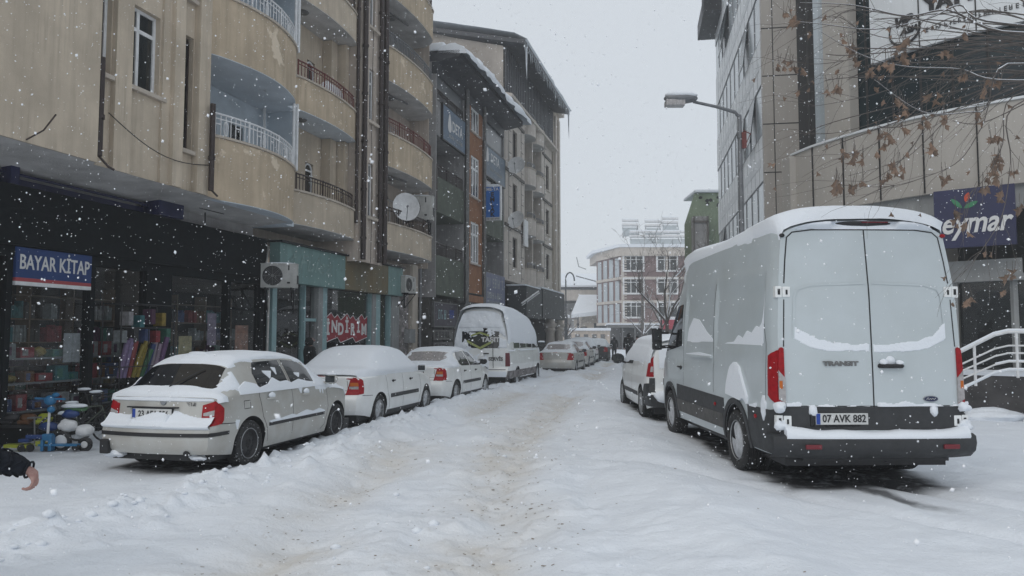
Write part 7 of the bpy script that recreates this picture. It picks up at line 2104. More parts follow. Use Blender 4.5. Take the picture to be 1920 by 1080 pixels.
    B_.capsnow(lambda x, z: (.005 if (z < 1.455 + .17 * (abs(x) / .75) ** 4 + .07 * float(fbm(x * 7, 3, 4, 1)) and z > 1.43 + .10 * (abs(x) / .75) ** 4 - .04 * float(fbm(x * 6 + 7, 2, 3, 2)) and abs(x) > .02) else -.004), -.80, .80, 1.38, 1.72, 90, 40, 6, .35, mb)
    mb.build('door_snow_band', M['snow_fine'], T, smooth='full')
    return T
big_van()

def minibus():
    T = vehicle('minibus', 'snow plastered white minibus with a lime and black emblem on its rear', 'minibus', (-1.03, 24.1), R(-14), -.02)
    B_ = Body(5.4, top=[(0, 2.52), (.1, 2.62), (.4, 2.66), (2.2, 2.62), (3.9, 2.42), (4.3, 2.25), (4.85, 1.5), (5.3, 1.15), (5.4, .8)],
        belt=[(0, 1.30), (4.2, 1.30), (4.9, 1.15), (5.4, .8)], wid=[(0, .92), (.05, .96), (.3, .985), (4.6, .985), (5.2, .9), (5.4, .75)], wroof=[(0, .66), (.3, .68), (4, .66), (4.9, .7), (5.4, .5)],
        bottom=[(0, .42), (.4, .35), (5, .32), (5.4, .35)], wheels=[(1.15, .33), (4.35, .33)], R_arch=.40, crown=.22, gexp=1.7, rear=[(0, 0), (.4, -.08), (.62, -.1), (.66, 0), (1.5, .02), (2.1, .07), (2.7, .2)], plan=.06, dl=.07)
    B_.shell().build('body', [M['carwhite'], M['black']], T, smooth=True)
    for lc, zc in B_.wheels:
        for sd in (1, -1): wheel(T, sd * .87, lc, zc, .33, .2, sd, 'steel', .8)
    for sd in (1, -1):
        for a, b in ((.75, 1.55), (1.62, 2.5), (2.57, 3.4)):
            mb = B_.side(sd, a, b, [(0, 1.32)], [(a, 2.02), (b, 2.0)], .004, 12, 5); mb.build('side_window', M['carglass'], T, smooth='full')
            mb = B_.side(sd, a + .2, b - .12, [(0, 1.50)], [(a, 2.05), (b, 2.02)], .02, 12, 5); mb.build('window_snow', M['snow_fine'], T, smooth='full')
        mb = B_.side(sd, 3.55, 4.5, [(0, 1.3)], [(3.55, 1.95), (4.05, 1.92), (4.5, 1.38)], .004, 12, 5); mb.build('cab_window', M['carglass'], T, smooth='full')
        mb = B_.side(sd, .0, .07, [(0, .75)], [(0, 1.18)], .01, 5, 8); B_.cap(sd * .83, sd * .93, [(0, .75)], [(0, 1.18)], .01, 5, 8, mb=mb); mb.build('tail_light', mat('dim_tail_lens', (.12, .012, .02), .3), T, smooth=True)
        mb = B_.side(sd, .02, 4.0, [(0, .36)], [(0, .6)], .012, 40, 3); mb.build('side_cladding', mat('dirty_sill_snow', (.3, .28, .28), .8, var=.7, vscale=5, col2=(.06, .055, .055)), T, smooth=True)
        mb = MB(); B_.sideline(sd, [(.05, 2.18), (3.6, 2.12)], .03, .004, mb); B_.sideline(sd, [(3.5, 2.0), (3.5, .4)], .014, .004, mb); B_.sideline(sd, [(.66, 2.1), (.66, 1.2)], .014, .004, mb); mb.build('gutter', M['mdf'], T)
        mirror_part(T, B_, sd, 4.3, 1.3, 'black', big=1.4)
    mb = MB(); B_.capline([(.3, 2.45), (.36, 2.1), (.42, 1.5), (.44, .66)], .02, .012, mb); B_.capline([(-.72, 1.98), (.5, 2.04)], .012, .012, mb); B_.capline([(-.85, .66), (.85, .66)], .04, .012, mb); mb.build('door_seam', M['ink'], T)
    # rear glass mostly hidden by snow, emblem and lettering
    mb = B_.cap(-.66, .62, [(0, 1.33)], [(-.66, 1.92), (0, 1.98), (.62, 1.95)], .006, 14, 8); rw = mb.build('rear_window', M['carglass'], T, smooth='full')
    y = B_.D(0, 0, 1.6)[1] - .02
    mb = MB(); mb.prism([(-.36, 1.45), (.02, 1.28), (.42, 1.45), (.38, 1.6), (.0, 1.78), (-.34, 1.62)], y, y + .02, plane='XZ'); em = mb.build('emblem', mat('emblem_dark', (.02, .025, .02), .5), T)
    mb = MB()
    for s_ in (-1, 1): mb.prism([(.0, 1.29), (s_ * .44, 1.52), (s_ * .44, 1.60), (.0, 1.37)], y - .012, y - .002, plane='XZ'); mb.prism([(.0, 1.86), (s_ * .30, 1.76), (s_ * .30, 1.70), (.0, 1.80)], y - .012, y - .002, plane='XZ')
    mb.build('emblem_chevron', mat('emblem_lime', (.32, .36, .12), .5), (T, em))
    mb = MB(); put_text(mb, 'TAŞIT', .2, (.35, y - .02, 1.60), (1, 0, 0), (0, 0, 1), fit=.62, depth=.008, bold=.01); mb.build('lettering', M['textwhite'], (T, em))
    mb = MB(); put_text(mb, 'SERVİS', .15, (.52, B_.D(.5, 0, .98)[1] - .012, .98), (1, 0, 0), (0, 0, 1), fit=.48, depth=.006, bold=.008); put_marks(mb, (.06, B_.D(0, 0, .98)[1] - .012, .96), (1, 0, 0), (0, 0, 1), .2, .06, 3); mb.build('lettering', M['mdf'], T)
    mb = MB(); mb.tube([(.12, y - .03, 1.16), (.3, y - .03, 1.16)], .02, 6); mb.build('door_handle', M['ink'], T)
    def fn(l, x, z, nz):
        if l > 4.2: return .03 if nz > .2 else -.01
        return (.11 * min(1, max(0, (nz - .12) / .3)) + .02) if nz > .12 else (.012 if z > 2.05 else -.01)
    mb = B_.snow(fn, .02, 5.2, .08, 1, 5)
    def fc(x, z):
        n = float(fbm(x * 3 + 3, z * 3, 4, 9))
        if z > 2.0: return .05
        if z > 1.34: return .028 if (n > (.56 if abs(x) < .62 and z < 1.86 else .3)) and not (-.3 < x < .45 and z < 1.7) else -.01
        if z > .70: return .012 if n > .50 and x < .3 else -.01
        return -.01
    B_.capsnow(fc, -.9, .9, .7, 2.55, 90, 100, 2, 2.2, mb)
    B_.capsnow(lambda x, z: .06, -.9, .9, .42, .6, 40, 8, 5, .6, mb)
    mb.build('snow_cover', M['snow_fine'], T, smooth='full')
    mb = MB(); mb.box((-.8, .2, .2), (.8, 5.2, .38)); mb.build('underbody', M['black'], T)
minibus()

def small_van():
    T = vehicle('parked_van', 'small white panel van with red tail lamp parked in front of the large van', 'van', (3.32, 13.72), R(-.5), .11)
    B_ = Body(4.2, top=[(0, 1.46), (.08, 1.52), (.5, 1.57), (2.4, 1.57), (2.8, 1.48), (3.35, 1.12), (3.9, 1.0), (4.2, .7)], belt=[(0, 1.0), (3, .98), (3.6, .98), (4.2, .65)],
        wid=[(0, .80), (.05, .84), (.3, .86), (3.2, .86), (3.9, .78), (4.2, .6)], wroof=[(0, .64), (.4, .66), (2.7, .62), (3.4, .7), (4.2, .5)], bottom=[(0, .3), (.4, .22), (4.2, .24)],
        wheels=[(.72, .31), (3.3, .31)], R_arch=.37, crown=.14, gexp=1.5, rear=[(0, 0), (.3, -.08), (.55, -.1), (.6, 0), (1.1, .02), (1.6, .12)], plan=.06, dl=.06)
    B_.shell().build('body', [M['carwhite'], M['black']], T, smooth=True)
    for lc, zc in B_.wheels:
        for sd in (1, -1): wheel(T, sd * .77, lc, zc, .31, .185, sd, 'hub', .4)
    for sd in (1, -1):
        mb = B_.side(sd, 0, .10, [(0, .84)], [(0, 1.21), (.10, 1.12)], .008, 6, 8); B_.cap(sd * .72, sd * .81, [(0, .84)], [(-.81, 1.14), (-.72, 1.21), (.72, 1.21), (.81, 1.14)], .010, 5, 8, mb=mb); tl = mb.build('tail_light', M['red_lens'], T, smooth=True)
        mb = B_.cap(sd * .73, sd * .80, [(0, .93)], [(0, 1.03)], .016, 4, 5); mb.build('clear_lens', M['clear_lens'], (T, tl), smooth=True)
        mb = B_.side(sd, .0, .42, [(0, .30)], [(0, .72), (.25, .70), (.42, .50)], .010, 12, 6); B_.cap(sd * .70, sd * .83, [(0, .3)], [(0, .82)], .012, 5, 6, mb=mb); mb.build('corner_bumper', M['clad'], T, smooth=True)
        mb = B_.side(sd, 1.12, 2.9, [(0, .42)], [(0, .50)], .012, 20, 3); mb.build('side_moulding', M['clad'], T)
        mb = B_.side(sd, 1.9, 3.05, [(1.9, 1.02), (3.05, 1.0)], [(1.9, 1.42), (2.5, 1.40), (3.05, 1.05)], .004, 16, 6); mb.build('side_window', M['carglass'], T, smooth='full')
        mb = MB(); B_.sideline(sd, [(1.85, 1.5), (1.85, .3)], .01, .002, mb); B_.sideline(sd, [(2.95, 1.05), (2.95, .6), (2.85, .3)], .01, .002, mb); mb.build('door_seam', M['ink'], T)
        mirror_part(T, B_, sd, 2.95, 1.0, 'black', big=1.35, snowm=False)
    mb = B_.cap(-.6, .6, [(0, 1.03)], [(0, 1.40)], .006, 12, 6); mb.build('rear_window', M['carglass'], T, smooth='full')
    mb = B_.capsnow(lambda x, z: .02 + .008 * math.sin(x * 5), -.62, .62, 1.0, 1.46, 30, 24, 3, .6)
    B_.snow(lambda l, x, z, nz: .06 * min(1, max(0, (nz - .25) / .3)) if nz > .25 else -.01, .02, 4.1, .06, 1, 8, mb)
    mb.blob((-.35, -.08, .5), (.38, .1, .12), .3, 3, 4); mb.build('snow_cover', M['snow_fine'], T, smooth='full')
    mb = B_.cap(-.7, .7, [(0, .3)], [(0, .46)], .02, 12, 3); mb.build('rear_bumper', M['clad'], T, smooth=True)
    numberplate(T, B_, -.34, .76, '', w_=.4, h=.1)
    mb = MB(); mb.box((-.7, .1, .16), (.7, 4.0, .3)); mb.tube([(-.3, 1.0, .3), (-.3, .3, .3)], .2, 12); mb.build('underbody', M['black'], T)
small_van()

# far parked cars: lighter versions of the saloon
FARL = [('silver saloon with snow dusted rear glass parked beyond the minibus', (1.9, 33.0), -13, 'silver', 1, 1.0),
        ('snow covered dark hatchback just beyond the silver saloon', (3.0, 38.6), -12, 'silver', 1, 1.05),
        ('pale car with a rounded snow heap on its roof, third beyond the minibus', (3.95, 44.2), -11, 'carwhite', 2, 1.06),
        ('dark car under snow, fourth beyond the minibus', (5.6, 50.2), -10, 'clad', 2, 1.0),
        ('dark car with snow slabs on its roof near the walking people', (6.1, 57.0), -9, 'clad', 1, 1.02),
        ('farthest snow covered dark car in the left row', (7.0, 63.5), -8, 'clad', 1, 1.0)]
for i, (lb, rr_, yw, pt, cov, sc_) in enumerate(FARL):
    T = saloon(lb, rr_, R(yw), .0, cov, '', .12, paint=pt, simple=True, seed=20 + i, rim='hub'); T.o.scale = (sc_, 1, sc_)
T = saloon('snow capped car parked at the right kerb beyond the small van', (10.2, 49.0), R(-8), .0, 2, '', .12, paint='clad', simple=True, seed=33, group=None); T.o['group'] = 'far cars at the right kerb'
T = saloon('farther snow capped car at the right kerb by the red awning', (13.6, 66.0), R(-8), .0, 2, '', .12, paint='clad', simple=True, seed=35, group=None); T.o['group'] = 'far cars at the right kerb'
# ================================================================== people
def skin_obj(name, chains, mt, parent, sub=2, root=0, label=None):
    """chains: list of lists of (pos, radius) ; first point of each later chain may be an index into the first ones"""
    vs, rs, es = [], [], []
    for ch in chains:
        prev = None
        for it in ch:
            if isinstance(it, int): prev = it; continue
            p, r = it; vs.append(p); rs.append(r); i = len(vs) - 1
            if prev is not None: es.append((prev, i))
            prev = i
    me = bpy.data.meshes.new(name); me.from_pydata([tuple(v) for v in vs], es, [])
    o = bpy.data.objects.new(name, me); COL.objects.link(o)
    sk = o.modifiers.new('skin', 'SKIN'); sk.use_smooth_shade = True
    if not me.skin_vertices:
        bm = bmesh.new(); bm.from_mesh(me); bm.verts.layers.skin.verify(); bm.to_mesh(me); bm.free()
    for i, d in enumerate(me.skin_vertices[0].data):
        r = rs[i]; d.radius = r if isinstance(r, tuple) else (r, r)
        d.use_root = (i == root)
    if sub: s = o.modifiers.new('sub', 'SUBSURF'); s.levels = sub; s.render_levels = sub
    bpy.context.view_layer.update()
    dg = bpy.context.evaluated_depsgraph_get()
    m2 = bpy.data.meshes.new_from_object(o.evaluated_get(dg))
    o.modifiers.clear(); o.data = m2; m2.materials.clear(); m2.materials.append(mt); bpy.data.meshes.remove(me)
    m2.polygons.foreach_set('use_smooth', [True] * len(m2.polygons))
    if parent is not None: o.parent = parent
    if label: o['label'] = label
    return o

def walker(label, pos, yaw, h, coatm='coat', hood=False, arm=(0, 0), stride=.12, knee=.93, bag=None, long_=True, group=None):
    """person in local metres, facing +y"""
    T = Thing('person', label, 'person', (0, 0, 0), 0, group); T.base = Vector((0, 0, 0)); T.o.location = pos; T.o.rotation_euler = (0, 0, yaw)
    k = h / 1.75
    def q(x, y, z): return (x * k, y * k, z * k)
    body = [[(q(0, 0, .95), .13 * k), (q(0, .01, 1.12), .125 * k), (q(0, 0, 1.30), .15 * k), (q(0, -.01, 1.43), .09 * k), (q(0, 0, 1.51), .055 * k), (q(0, .015, 1.60), .085 * k), (q(0, .02, 1.68), .075 * k)],
            [0, (q(.09, 0, .88), .095 * k), (q(.10, stride, .50), .062 * k), (q(.10, stride * 1.1 - .04, .10), .045 * k), (q(.10, stride + .10, .04), .04 * k)],
            [0, (q(-.09, 0, .88), .095 * k), (q(-.10, -stride * .6, .50), .062 * k), (q(-.10, -stride * 1.9, .12), .045 * k), (q(-.10, -stride * 1.6 + .10, .04), .04 * k)],
            [2, (q(.19, 0, 1.40), .06 * k), (q(.24, arm[0] * .5 - .04, 1.14), .048 * k), (q(.23, arm[0] + .02, .90), .036 * k), (q(.22, arm[0] + .06, .80), .03 * k)],
            [2, (q(-.19, 0, 1.40), .06 * k), (q(-.24, arm[1] * .5 - .04, 1.14), .048 * k), (q(-.23, arm[1] + .02, .90), .036 * k), (q(-.22, arm[1] + .06, .80), .03 * k)]]
    skin_obj('body', body, M['skin'], T.o)
    ex = .03
    coat = [[(q(0, 0, .80 if long_ else .95), (.20 * k, .15 * k)), (q(0, 0, 1.0), (.17 * k, .145 * k)), (q(0, 0, 1.15), (.165 * k, .14 * k)), (q(0, -.005, 1.32), (.19 * k, .15 * k)), (q(0, -.01, 1.44), .12 * k)],
            [3, (q(.19, 0, 1.40), .085 * k), (q(.25, arm[0] * .5 - .04, 1.14), .07 * k), (q(.24, arm[0] + .02, .90), .056 * k)],
            [3, (q(-.19, 0, 1.40), .085 * k), (q(-.25, arm[1] * .5 - .04, 1.14), .07 * k), (q(-.24, arm[1] + .02, .90), .056 * k)]]
    skin_obj('coat', coat, M[coatm], T.o)
    tr = [[(q(0, 0, .90), .135 * k), (q(.09, 0, .84), .10 * k), (q(.10, stride, .50), .075 * k), (q(.10, stride * 1.1 - .04, .12), .06 * k)], [0, (q(-.09, 0, .84), .10 * k), (q(-.10, -stride * .6, .50), .075 * k), (q(-.10, -stride * 1.9, .14), .06 * k)]]
    skin_obj('trousers', tr, M['jeans'], T.o)
    for sx, y in ((.10, stride * 1.1 - .04), (-.10, -stride * 1.9)):
        skin_obj('shoe', [[(q(sx, y - .03, .06), .055 * k), (q(sx, y + .09, .045), .05 * k), (q(sx, y + .17, .035), .035 * k)]], M['ink'], T.o, 1)
    if hood: skin_obj('hood', [[(q(0, -.03, 1.45), .10 * k), (q(0, -.02, 1.58), (.115 * k, .115 * k)), (q(0, 0, 1.69), .095 * k)]], M[coatm], T.o)
    else: skin_obj('hair', [[(q(0, -.03, 1.58), .083 * k), (q(0, -.005, 1.68), (.092 * k, .09 * k)), (q(0, .01, 1.73), .06 * k)]], M['hair'], T.o)
    # face
    mb = MB()
    for sx in (-1, 1): mb.blob(q(.032 * sx, .098, 1.635), .010 * k, 0, 1)
    mb.blob(q(0, .098, 1.575), (.022 * k, .008 * k, .006 * k), 0, 1); mb.build('face_features', M['ink'], T.o)
    mb = MB(); mb.blob(q(0, .112, 1.605), (.013 * k, .018 * k, .022 * k), 0, 2); mb.build('nose', M['skin'], T.o, smooth=True)
    return T
walker('person in a dark hooded coat walking away in the middle of the street', (7.5, 55.0, Gz(7.5, 55) - .02), R(-8), 1.76, 'coat', True, (.06, .05))
walker('taller dark clad person walking away left of a companion, near the small van', (6.55, 42.0, Gz(6.5, 42)), R(-6), 1.84, 'coat2', True, (.05, .1))
walker('shorter dark clad person walking away at the right of a taller companion', (7.05, 42.1, Gz(7.05, 42.1)), R(-6), 1.66, 'coat2', False, (.1, 0))
walker('person in a yellow jacket far off beside the parked cars', (8.0, 63.0, Gz(8, 63)), R(170), 1.6, 'yel' if False else 'coat', False, (.0, 0), long_=False) if False else None
p5 = walker('dark clad hooded person by the teal shop, seen over the buried white saloon', (-4.78, 17.7, .02), R(-60), 1.72, 'coat2', True, (.2, .25))

# person walking in from the left: only the right hand, the sleeve and the tip of the nose enter the picture
PX0, PY0 = -3.62, 4.86
T = Thing('person', 'person at the left edge with a navy sleeve and a bare curled hand', 'person', (0, 0, 0)); T.base = Vector((0, 0, 0)); T.o.location = (PX0, PY0, .03)
W0 = Vector((-3.075, 4.80, .862)) - Vector((PX0, PY0, .03))                       # wrist
EL = Vector((-3.47, 4.74, .985)) - Vector((PX0, PY0, .03))                         # elbow
SHD = Vector((-.10, -.19, 1.43))
body = [[((0, 0, .95), .14), ((.01, 0, 1.12), .13), ((0, 0, 1.30), .16), ((0, 0, 1.44), .10), ((.01, 0, 1.53), .06), ((.05, 0, 1.63), (.085, .10)), ((.05, 0, 1.72), (.08, .095))],
        [0, ((.02, -.09, .88), .10), ((.16, -.10, .50), .065), ((.14, -.10, .12), .045), ((.26, -.10, .05), .04)],
        [0, ((0, .09, .88), .10), ((-.08, .10, .50), .065), ((-.26, .10, .16), .045), ((-.16, .10, .06), .04)],
        [2, (SHD, .07), (EL, .046), (W0, .028)], [2, ((0, .19, 1.43), .07), ((-.12, .24, 1.15), .046), ((-.22, .24, .93), .028), ((-.27, .24, .84), .032)]]
# the near hand: palm turned back, fingers curled down and towards the body
ux = Vector((1, 0, 0)); dn = Vector((0, 0, -1)); pl = Vector((0, 1, 0))
palm = W0 + Vector((.042, 0, -.032)); kn = W0 + Vector((.060, 0, -.085))
nb_ = sum(len([i for i in c if not isinstance(i, int)]) for c in body[:3]); wi = nb_ + 2
hand = [wi, (palm, (.030, .040))]; body.append(hand)
tot = sum(len([i for i in c if not isinstance(i, int)]) for c in body) - 1
for j, (dy, L) in enumerate(((-.030, .9), (-.010, 1.0), (.010, .95), (.028, .78))):
    a = kn + Vector((-.004 * j, dy, .004 * j)); b_ = a + Vector((-.020 + .006 * j, 0, -.032)) * L; c = b_ + Vector((-.034 + .006 * j, 0, -.012 - .004 * j)) * L; d = c + Vector((-.024 + .003 * j, 0, .006 - .007 * j)) * L
    body.append([tot, (palm.lerp(a, .72), .013), (a, .0115), (b_, .0102), (c, .0092), (d, .008)])
th0 = palm + Vector((-.006, .030, .004))
body.append([tot, (th0, .014), (th0 + Vector((.002, .010, -.034)), .012), (th0 + Vector((-.008, .006, -.062)), .010), (th0 + Vector((-.022, .0, -.082)), .008)])
skin_obj('body', body, M['skin'], T.o, 2, 0)
CO = [[((0, 0, .88), (.19, .20)), ((0, 0, 1.1), (.165, .19)), ((0, 0, 1.32), (.18, .20)), ((0, 0, 1.46), .12)],
      [2, (SHD, .11), (SHD.lerp(EL, .6), .09), (EL, .095), (EL.lerp(W0, .35), .090), (EL.lerp(W0, .65), .078), (EL.lerp(W0, .9), .062), (W0 + Vector((.012, 0, -.008)), .054)],
      [2, ((0, .19, 1.43), .10), ((-.12, .24, 1.15), .07), ((-.22, .24, .95), .055)]]
skin_obj('jacket', CO, M['sleeve'], T.o, 3)
mb = MB()
for k, t in enumerate((.30, .46, .62, .76, .88)):
    c = EL.lerp(W0, t); d = (W0 - EL).normalized(); a = d.cross(Vector((0, 0, 1))).normalized(); b_ = d.cross(a); r_ = (.098, .092, .082, .072, .064)[k]
    ring = [c + d * (.02 * math.sin(3 * q_ + k)) + (a * math.cos(q_) + b_ * math.sin(q_)) * (r_ - .002) for q_ in np.linspace(0, 2 * math.pi, 22)]
    mb.tube(ring, .007, 5, caps=False)
mb.tube([W0 + Vector((.012, 0, -.008)) + ((W0 - EL).normalized().cross(Vector((0, 0, 1))) * math.cos(q_) + (W0 - EL).normalized().cross((W0 - EL).normalized().cross(Vector((0, 0, 1)))) * math.sin(q_)) * .053 for q_ in np.linspace(0, 2 * math.pi, 22)], .007, 6, caps=False)
mb.build('sleeve_fold', M['sleeve'], T.o, smooth=True)
skin_obj('trousers', [[((0, 0, .93), .15), ((.02, -.09, .84), .105), ((.16, -.10, .50), .08), ((.14, -.10, .14), .065)], [0, ((0, .09, .84), .105), ((-.08, .10, .50), .08), ((-.26, .10, .18), .065)]], M['jeans'], T.o)
for y, x_ in ((-.10, .14), (.10, -.26)): skin_obj('shoe', [[((x_ - .03, y, .06), .055), ((x_ + .10, y, .045), .05), ((x_ + .18, y, .035), .035)]], M['ink'], T.o, 1)
skin_obj('hair', [[((.0, 0, 1.62), (.09, .09)), ((.02, 0, 1.74), (.095, .10)), ((.06, 0, 1.79), .06)]], M['hair'], T.o)
mb = MB(); mb.blob((.150, 0, 1.655), (.026, .018, .032), .0, 3); mb.build('nose', M['skin'], T.o, smooth=True)
mb = MB()
for y in (-.036, .036): mb.blob((.128, y, 1.685), .012, 0, 2)
mb.blob((.135, 0, 1.60), (.012, .03, .008), 0, 2); mb.build('face_features', M['ink'], T.o)

# ================================================================== toys on the pavement
def at_pave(px, Y): return ((px - 960) / 1400 * Y, Y)
def torus(mb, c, R_, r, ax='X', n=26, m=0, rot=0.0):
    ring = []
    for q_ in np.linspace(0, 2 * math.pi, n + 1):
        a, b_ = R_ * math.cos(q_), R_ * math.sin(q_)
        v = (0, a, b_) if ax == 'X' else ((a, 0, b_) if ax == 'Y' else (a, b_, 0)); v = rotz(v, rot); ring.append(Vector(c) + v)
    mb.tube(ring, r, 6, m, caps=False)
kb = mat('toy_blue', (.02, .17, .36), .4, var=.3, vscale=12); ky = mat('toy_lime', (.34, .38, .03), .45, var=.2, vscale=12); kr = mat('toy_royal', (.012, .05, .2), .4, var=.3, vscale=12); kg = mat('toy_green', (.04, .14, .05), .5, var=.3, vscale=12)
x_, y_ = at_pave(98, 11.0)
T = Thing('kick_scooter', 'upright blue and white child scooter with a round handlebar pod, on the pavement', 'scooter', (x_, y_, .03))
mb = MB(); mb.box((x_ - .12, y_ - .03, .10), (x_ + .45, y_ + .08, .13), 0, .012); dk = mb.build('deck', kb, T)
mb = MB(); mb.tube([(x_, y_, .16), (x_ + .02, y_, .66)], .018, 8); mb.build('stem', M['white_paint'], T, smooth=True)
mb = MB(); mb.box((x_ - .07, y_ - .05, .03), (x_ - .03, y_ + .05, .2), 0, .01); mb.box((x_ + .04, y_ - .05, .03), (x_ + .09, y_ + .05, .26), 0, .01); mb.box((x_ - .06, y_ - .04, .18), (x_ + .08, y_ + .04, .28), 0, .02); mb.build('fork', kb, T)
mb = MB(); mb.blob((x_ + .02, y_, .76), (.085, .06, .075), .05, 3); mb.tube([(x_ - .2, y_, .79), (x_ + .25, y_ - .02, .78)], .017, 6); mb.blob((x_ + .05, y_ - .02, .63), (.055, .05, .05), .1, 2); mb.blob((x_ + .1, y_, .84), (.05, .04, .035), .2, 2); mb.build('handlebar', kb, T, smooth=True)
mb = MB(); mb.lathe([(.0, -.018), (.055, -.018), (.055, .018), (0, .018)], (x_, y_, .09), 'Y', 16); mb.lathe([(.0, -.018), (.05, -.018), (.05, .018), (0, .018)], (x_ + .42, y_, .08), 'Y', 16); mb.build('wheel', M['ink'], T)
x_, y_ = at_pave(60, 11.05)
T = Thing('kick_scooter', 'flat lime yellow three wheeled child scooter on the pavement', 'scooter', (x_, y_, .03))
mb = MB(); mb.prism([(x_ - .30, y_ - .06), (x_ + .05, y_ - .09), (x_ + .10, y_ + .0), (x_ + .05, y_ + .09), (x_ - .30, y_ + .06)], .075, .12); mb.prism([(x_ + .16, y_ - .05), (x_ + .33, y_ - .05), (x_ + .36, y_), (x_ + .33, y_ + .05), (x_ + .16, y_ + .05)], .10, .17); mb.build('deck', ky, T)
mb = MB()
for a, b_ in ((-.02, -.08), (-.02, .08), (.10, -.07), (.3, .0)): mb.lathe([(.0, -.016), (.055, -.016), (.055, .016), (0, .016)], (x_ + a, y_ + b_, .075), 'Y', 16)
mb.build('wheel', M['ink'], T)
mb = MB(); mb.tube([(x_ + .12, y_, .13), (x_ + .10, y_, .52)], .012, 6); mb.tube([(x_ + .0, y_, .5), (x_ + .2, y_, .51)], .014, 6); mb.build('stem', M['mdf'], T)
mb = MB(); mb.box((x_ - .1, y_ - .05, .15), (x_ + .06, y_ + .04, .2), 0, .02); mb.box((x_ + .0, y_ - .04, .2), (x_ + .25, y_ + .02, .26), 0, .02); mb.build('foot_pad', kr, T)
x_, y_ = at_pave(128, 11.2)
T = Thing('ride_on_toy', 'blue and white ride on toy motorbike between the scooter and the bicycles', 'toy', (x_, y_, .03))
for dx, r_ in ((.03, .155), (.38, .11)):
    mb = MB(); torus(mb, (x_ + dx, y_ - .1, r_), r_ - .035, .035, 'Y'); ty = mb.build('wheel', M['ink'], T, smooth=True)
    mb = MB(); mb.lathe([(0, -.028), (r_ - .065, -.028), (r_ - .05, -.01), (r_ - .05, .02), (0, .02)], (x_ + dx, y_ - .1, r_), 'Y', 20); mb.build('rim', M['white_paint'], (T, ty))
mb = MB(); mb.blob((x_ + .08, y_ - .05, .38), (.14, .08, .10), .3, 3, 2); mb.blob((x_ + .33, y_ - .02, .30), (.13, .08, .09), .3, 3, 4); mb.build('fairing', M['white_paint'], T, smooth=True)
mb = MB(); mb.blob((x_ + .1, y_, .55), (.13, .07, .07), .3, 3, 5); mb.blob((x_ - .22, y_, .36), (.15, .06, .07), .3, 3, 8); mb.build('tank', kr, T, smooth=True)
mb = MB(); mb.blob((x_ + .12, y_ + .05, .66), (.2, .09, .035), .2, 3, 5); mb.blob((x_ - .02, y_, .56), (.08, .05, .03), .3, 2, 5); mb.build('snow_cap', M['snow_fine'], T, smooth='full')
mb = MB(); mb.blob((x_ + .14, y_ + .06, .61), (.18, .08, .04), .3, 3, 6); mb.build('saddle', kg, T, smooth=True)
mb = MB(); mb.tube([(x_ - .12, y_, .68), (x_ - .05, y_ - .02, .5), (x_ + .03, y_ - .1, .16)], .014, 6); mb.tube([(x_ - .16, y_ - .1, .70), (x_ - .1, y_ + .12, .70)], .014, 6); mb.build('fork', M['ink'], T)
def bicycle(label, c, yaw, s, colm):
    T = Thing('bicycle', label, 'bicycle', (0, 0, 0), 0, 'bicycles parked by the bookshop'); T.base = Vector((0, 0, 0)); T.o.location = c; T.o.rotation_euler = (R(0), R(0), yaw); T.o.scale = (s, s, s)
    for dx in (-.5, .5):
        mb = MB(); torus(mb, (dx, 0, .33), .31, .022, 'Y', 32); ty = mb.build('wheel', M['tyre'], T, smooth=True); mb = MB()
        for k in range(16): a = k * math.pi / 8; mb.tube([(dx, 0, .33), (dx + .3 * math.cos(a), 0, .33 + .3 * math.sin(a))], .0025, 3)
        mb.build('rim', M['galv'], (T, ty))
    mb = MB(); A_, B2, C_, D_ = (-.5, 0, .33), (-.05, 0, .30), (-.17, 0, .78), (.36, 0, .80)
    for a, b_ in ((A_, B2), (A_, C_), (B2, C_), (C_, D_), (B2, (.38, 0, .72)), (D_, (.5, 0, .33))): mb.tube([a, b_], .016, 6)
    mb.build('frame', colm, T, smooth=True)
    mb = MB(); mb.blob((-.2, 0, .86), (.13, .06, .03), .1, 2); mb.tube([(-.17, 0, .76), (-.2, 0, .86)], .012, 5); mb.build('saddle', M['ink'], T, smooth=True)
    mb = MB(); mb.tube([(.36, 0, .8), (.34, 0, .98)], .013, 6); mb.tube([(.25, -.26, .98), (.36, -.2, 1.0), (.34, 0, .98), (.36, .2, 1.0), (.25, .26, .98)], .011, 6); mb.build('handlebar', M['ink'], T, smooth=True)
    mb = MB(); mb.blob((-.2, 0, .9), (.13, .06, .03), .3, 2, 4); mb.build('snow_cap', M['snow_fine'], T, smooth='full')
bicycle('dark green child bicycle nearer the toy motorbike, before the bookshop', (at_pave(162, 11.7)[0], 11.7, .03), R(35), .72, M['green_render'])
bicycle('black bicycle behind the silver hatchback, farther along the bookshop front', (at_pave(205, 12.4)[0], 12.4, .03), R(60), .85, M['ink'])
bicycle('third dark bicycle under the paper roll rack', (at_pave(185, 12.9)[0], 12.9, .03), R(20), .85, M['ink'])
x_, y_ = at_pave(40, 11.6)
T = Thing('toy_crate', 'low crate of coloured ride on toys at the foot of the left show window', 'crate', (x_, y_, .03))
mb = MB(); mb.box((x_ - .5, y_ - .1, .30), (x_ + .6, y_ + .3, .34)); mb.box((x_ - .5, y_ - .08, .03), (x_ - .46, y_ + .3, .3)); mb.box((x_ + .56, y_ - .08, .03), (x_ + .6, y_ + .3, .3)); mb.build('bench', M['ink'], T)
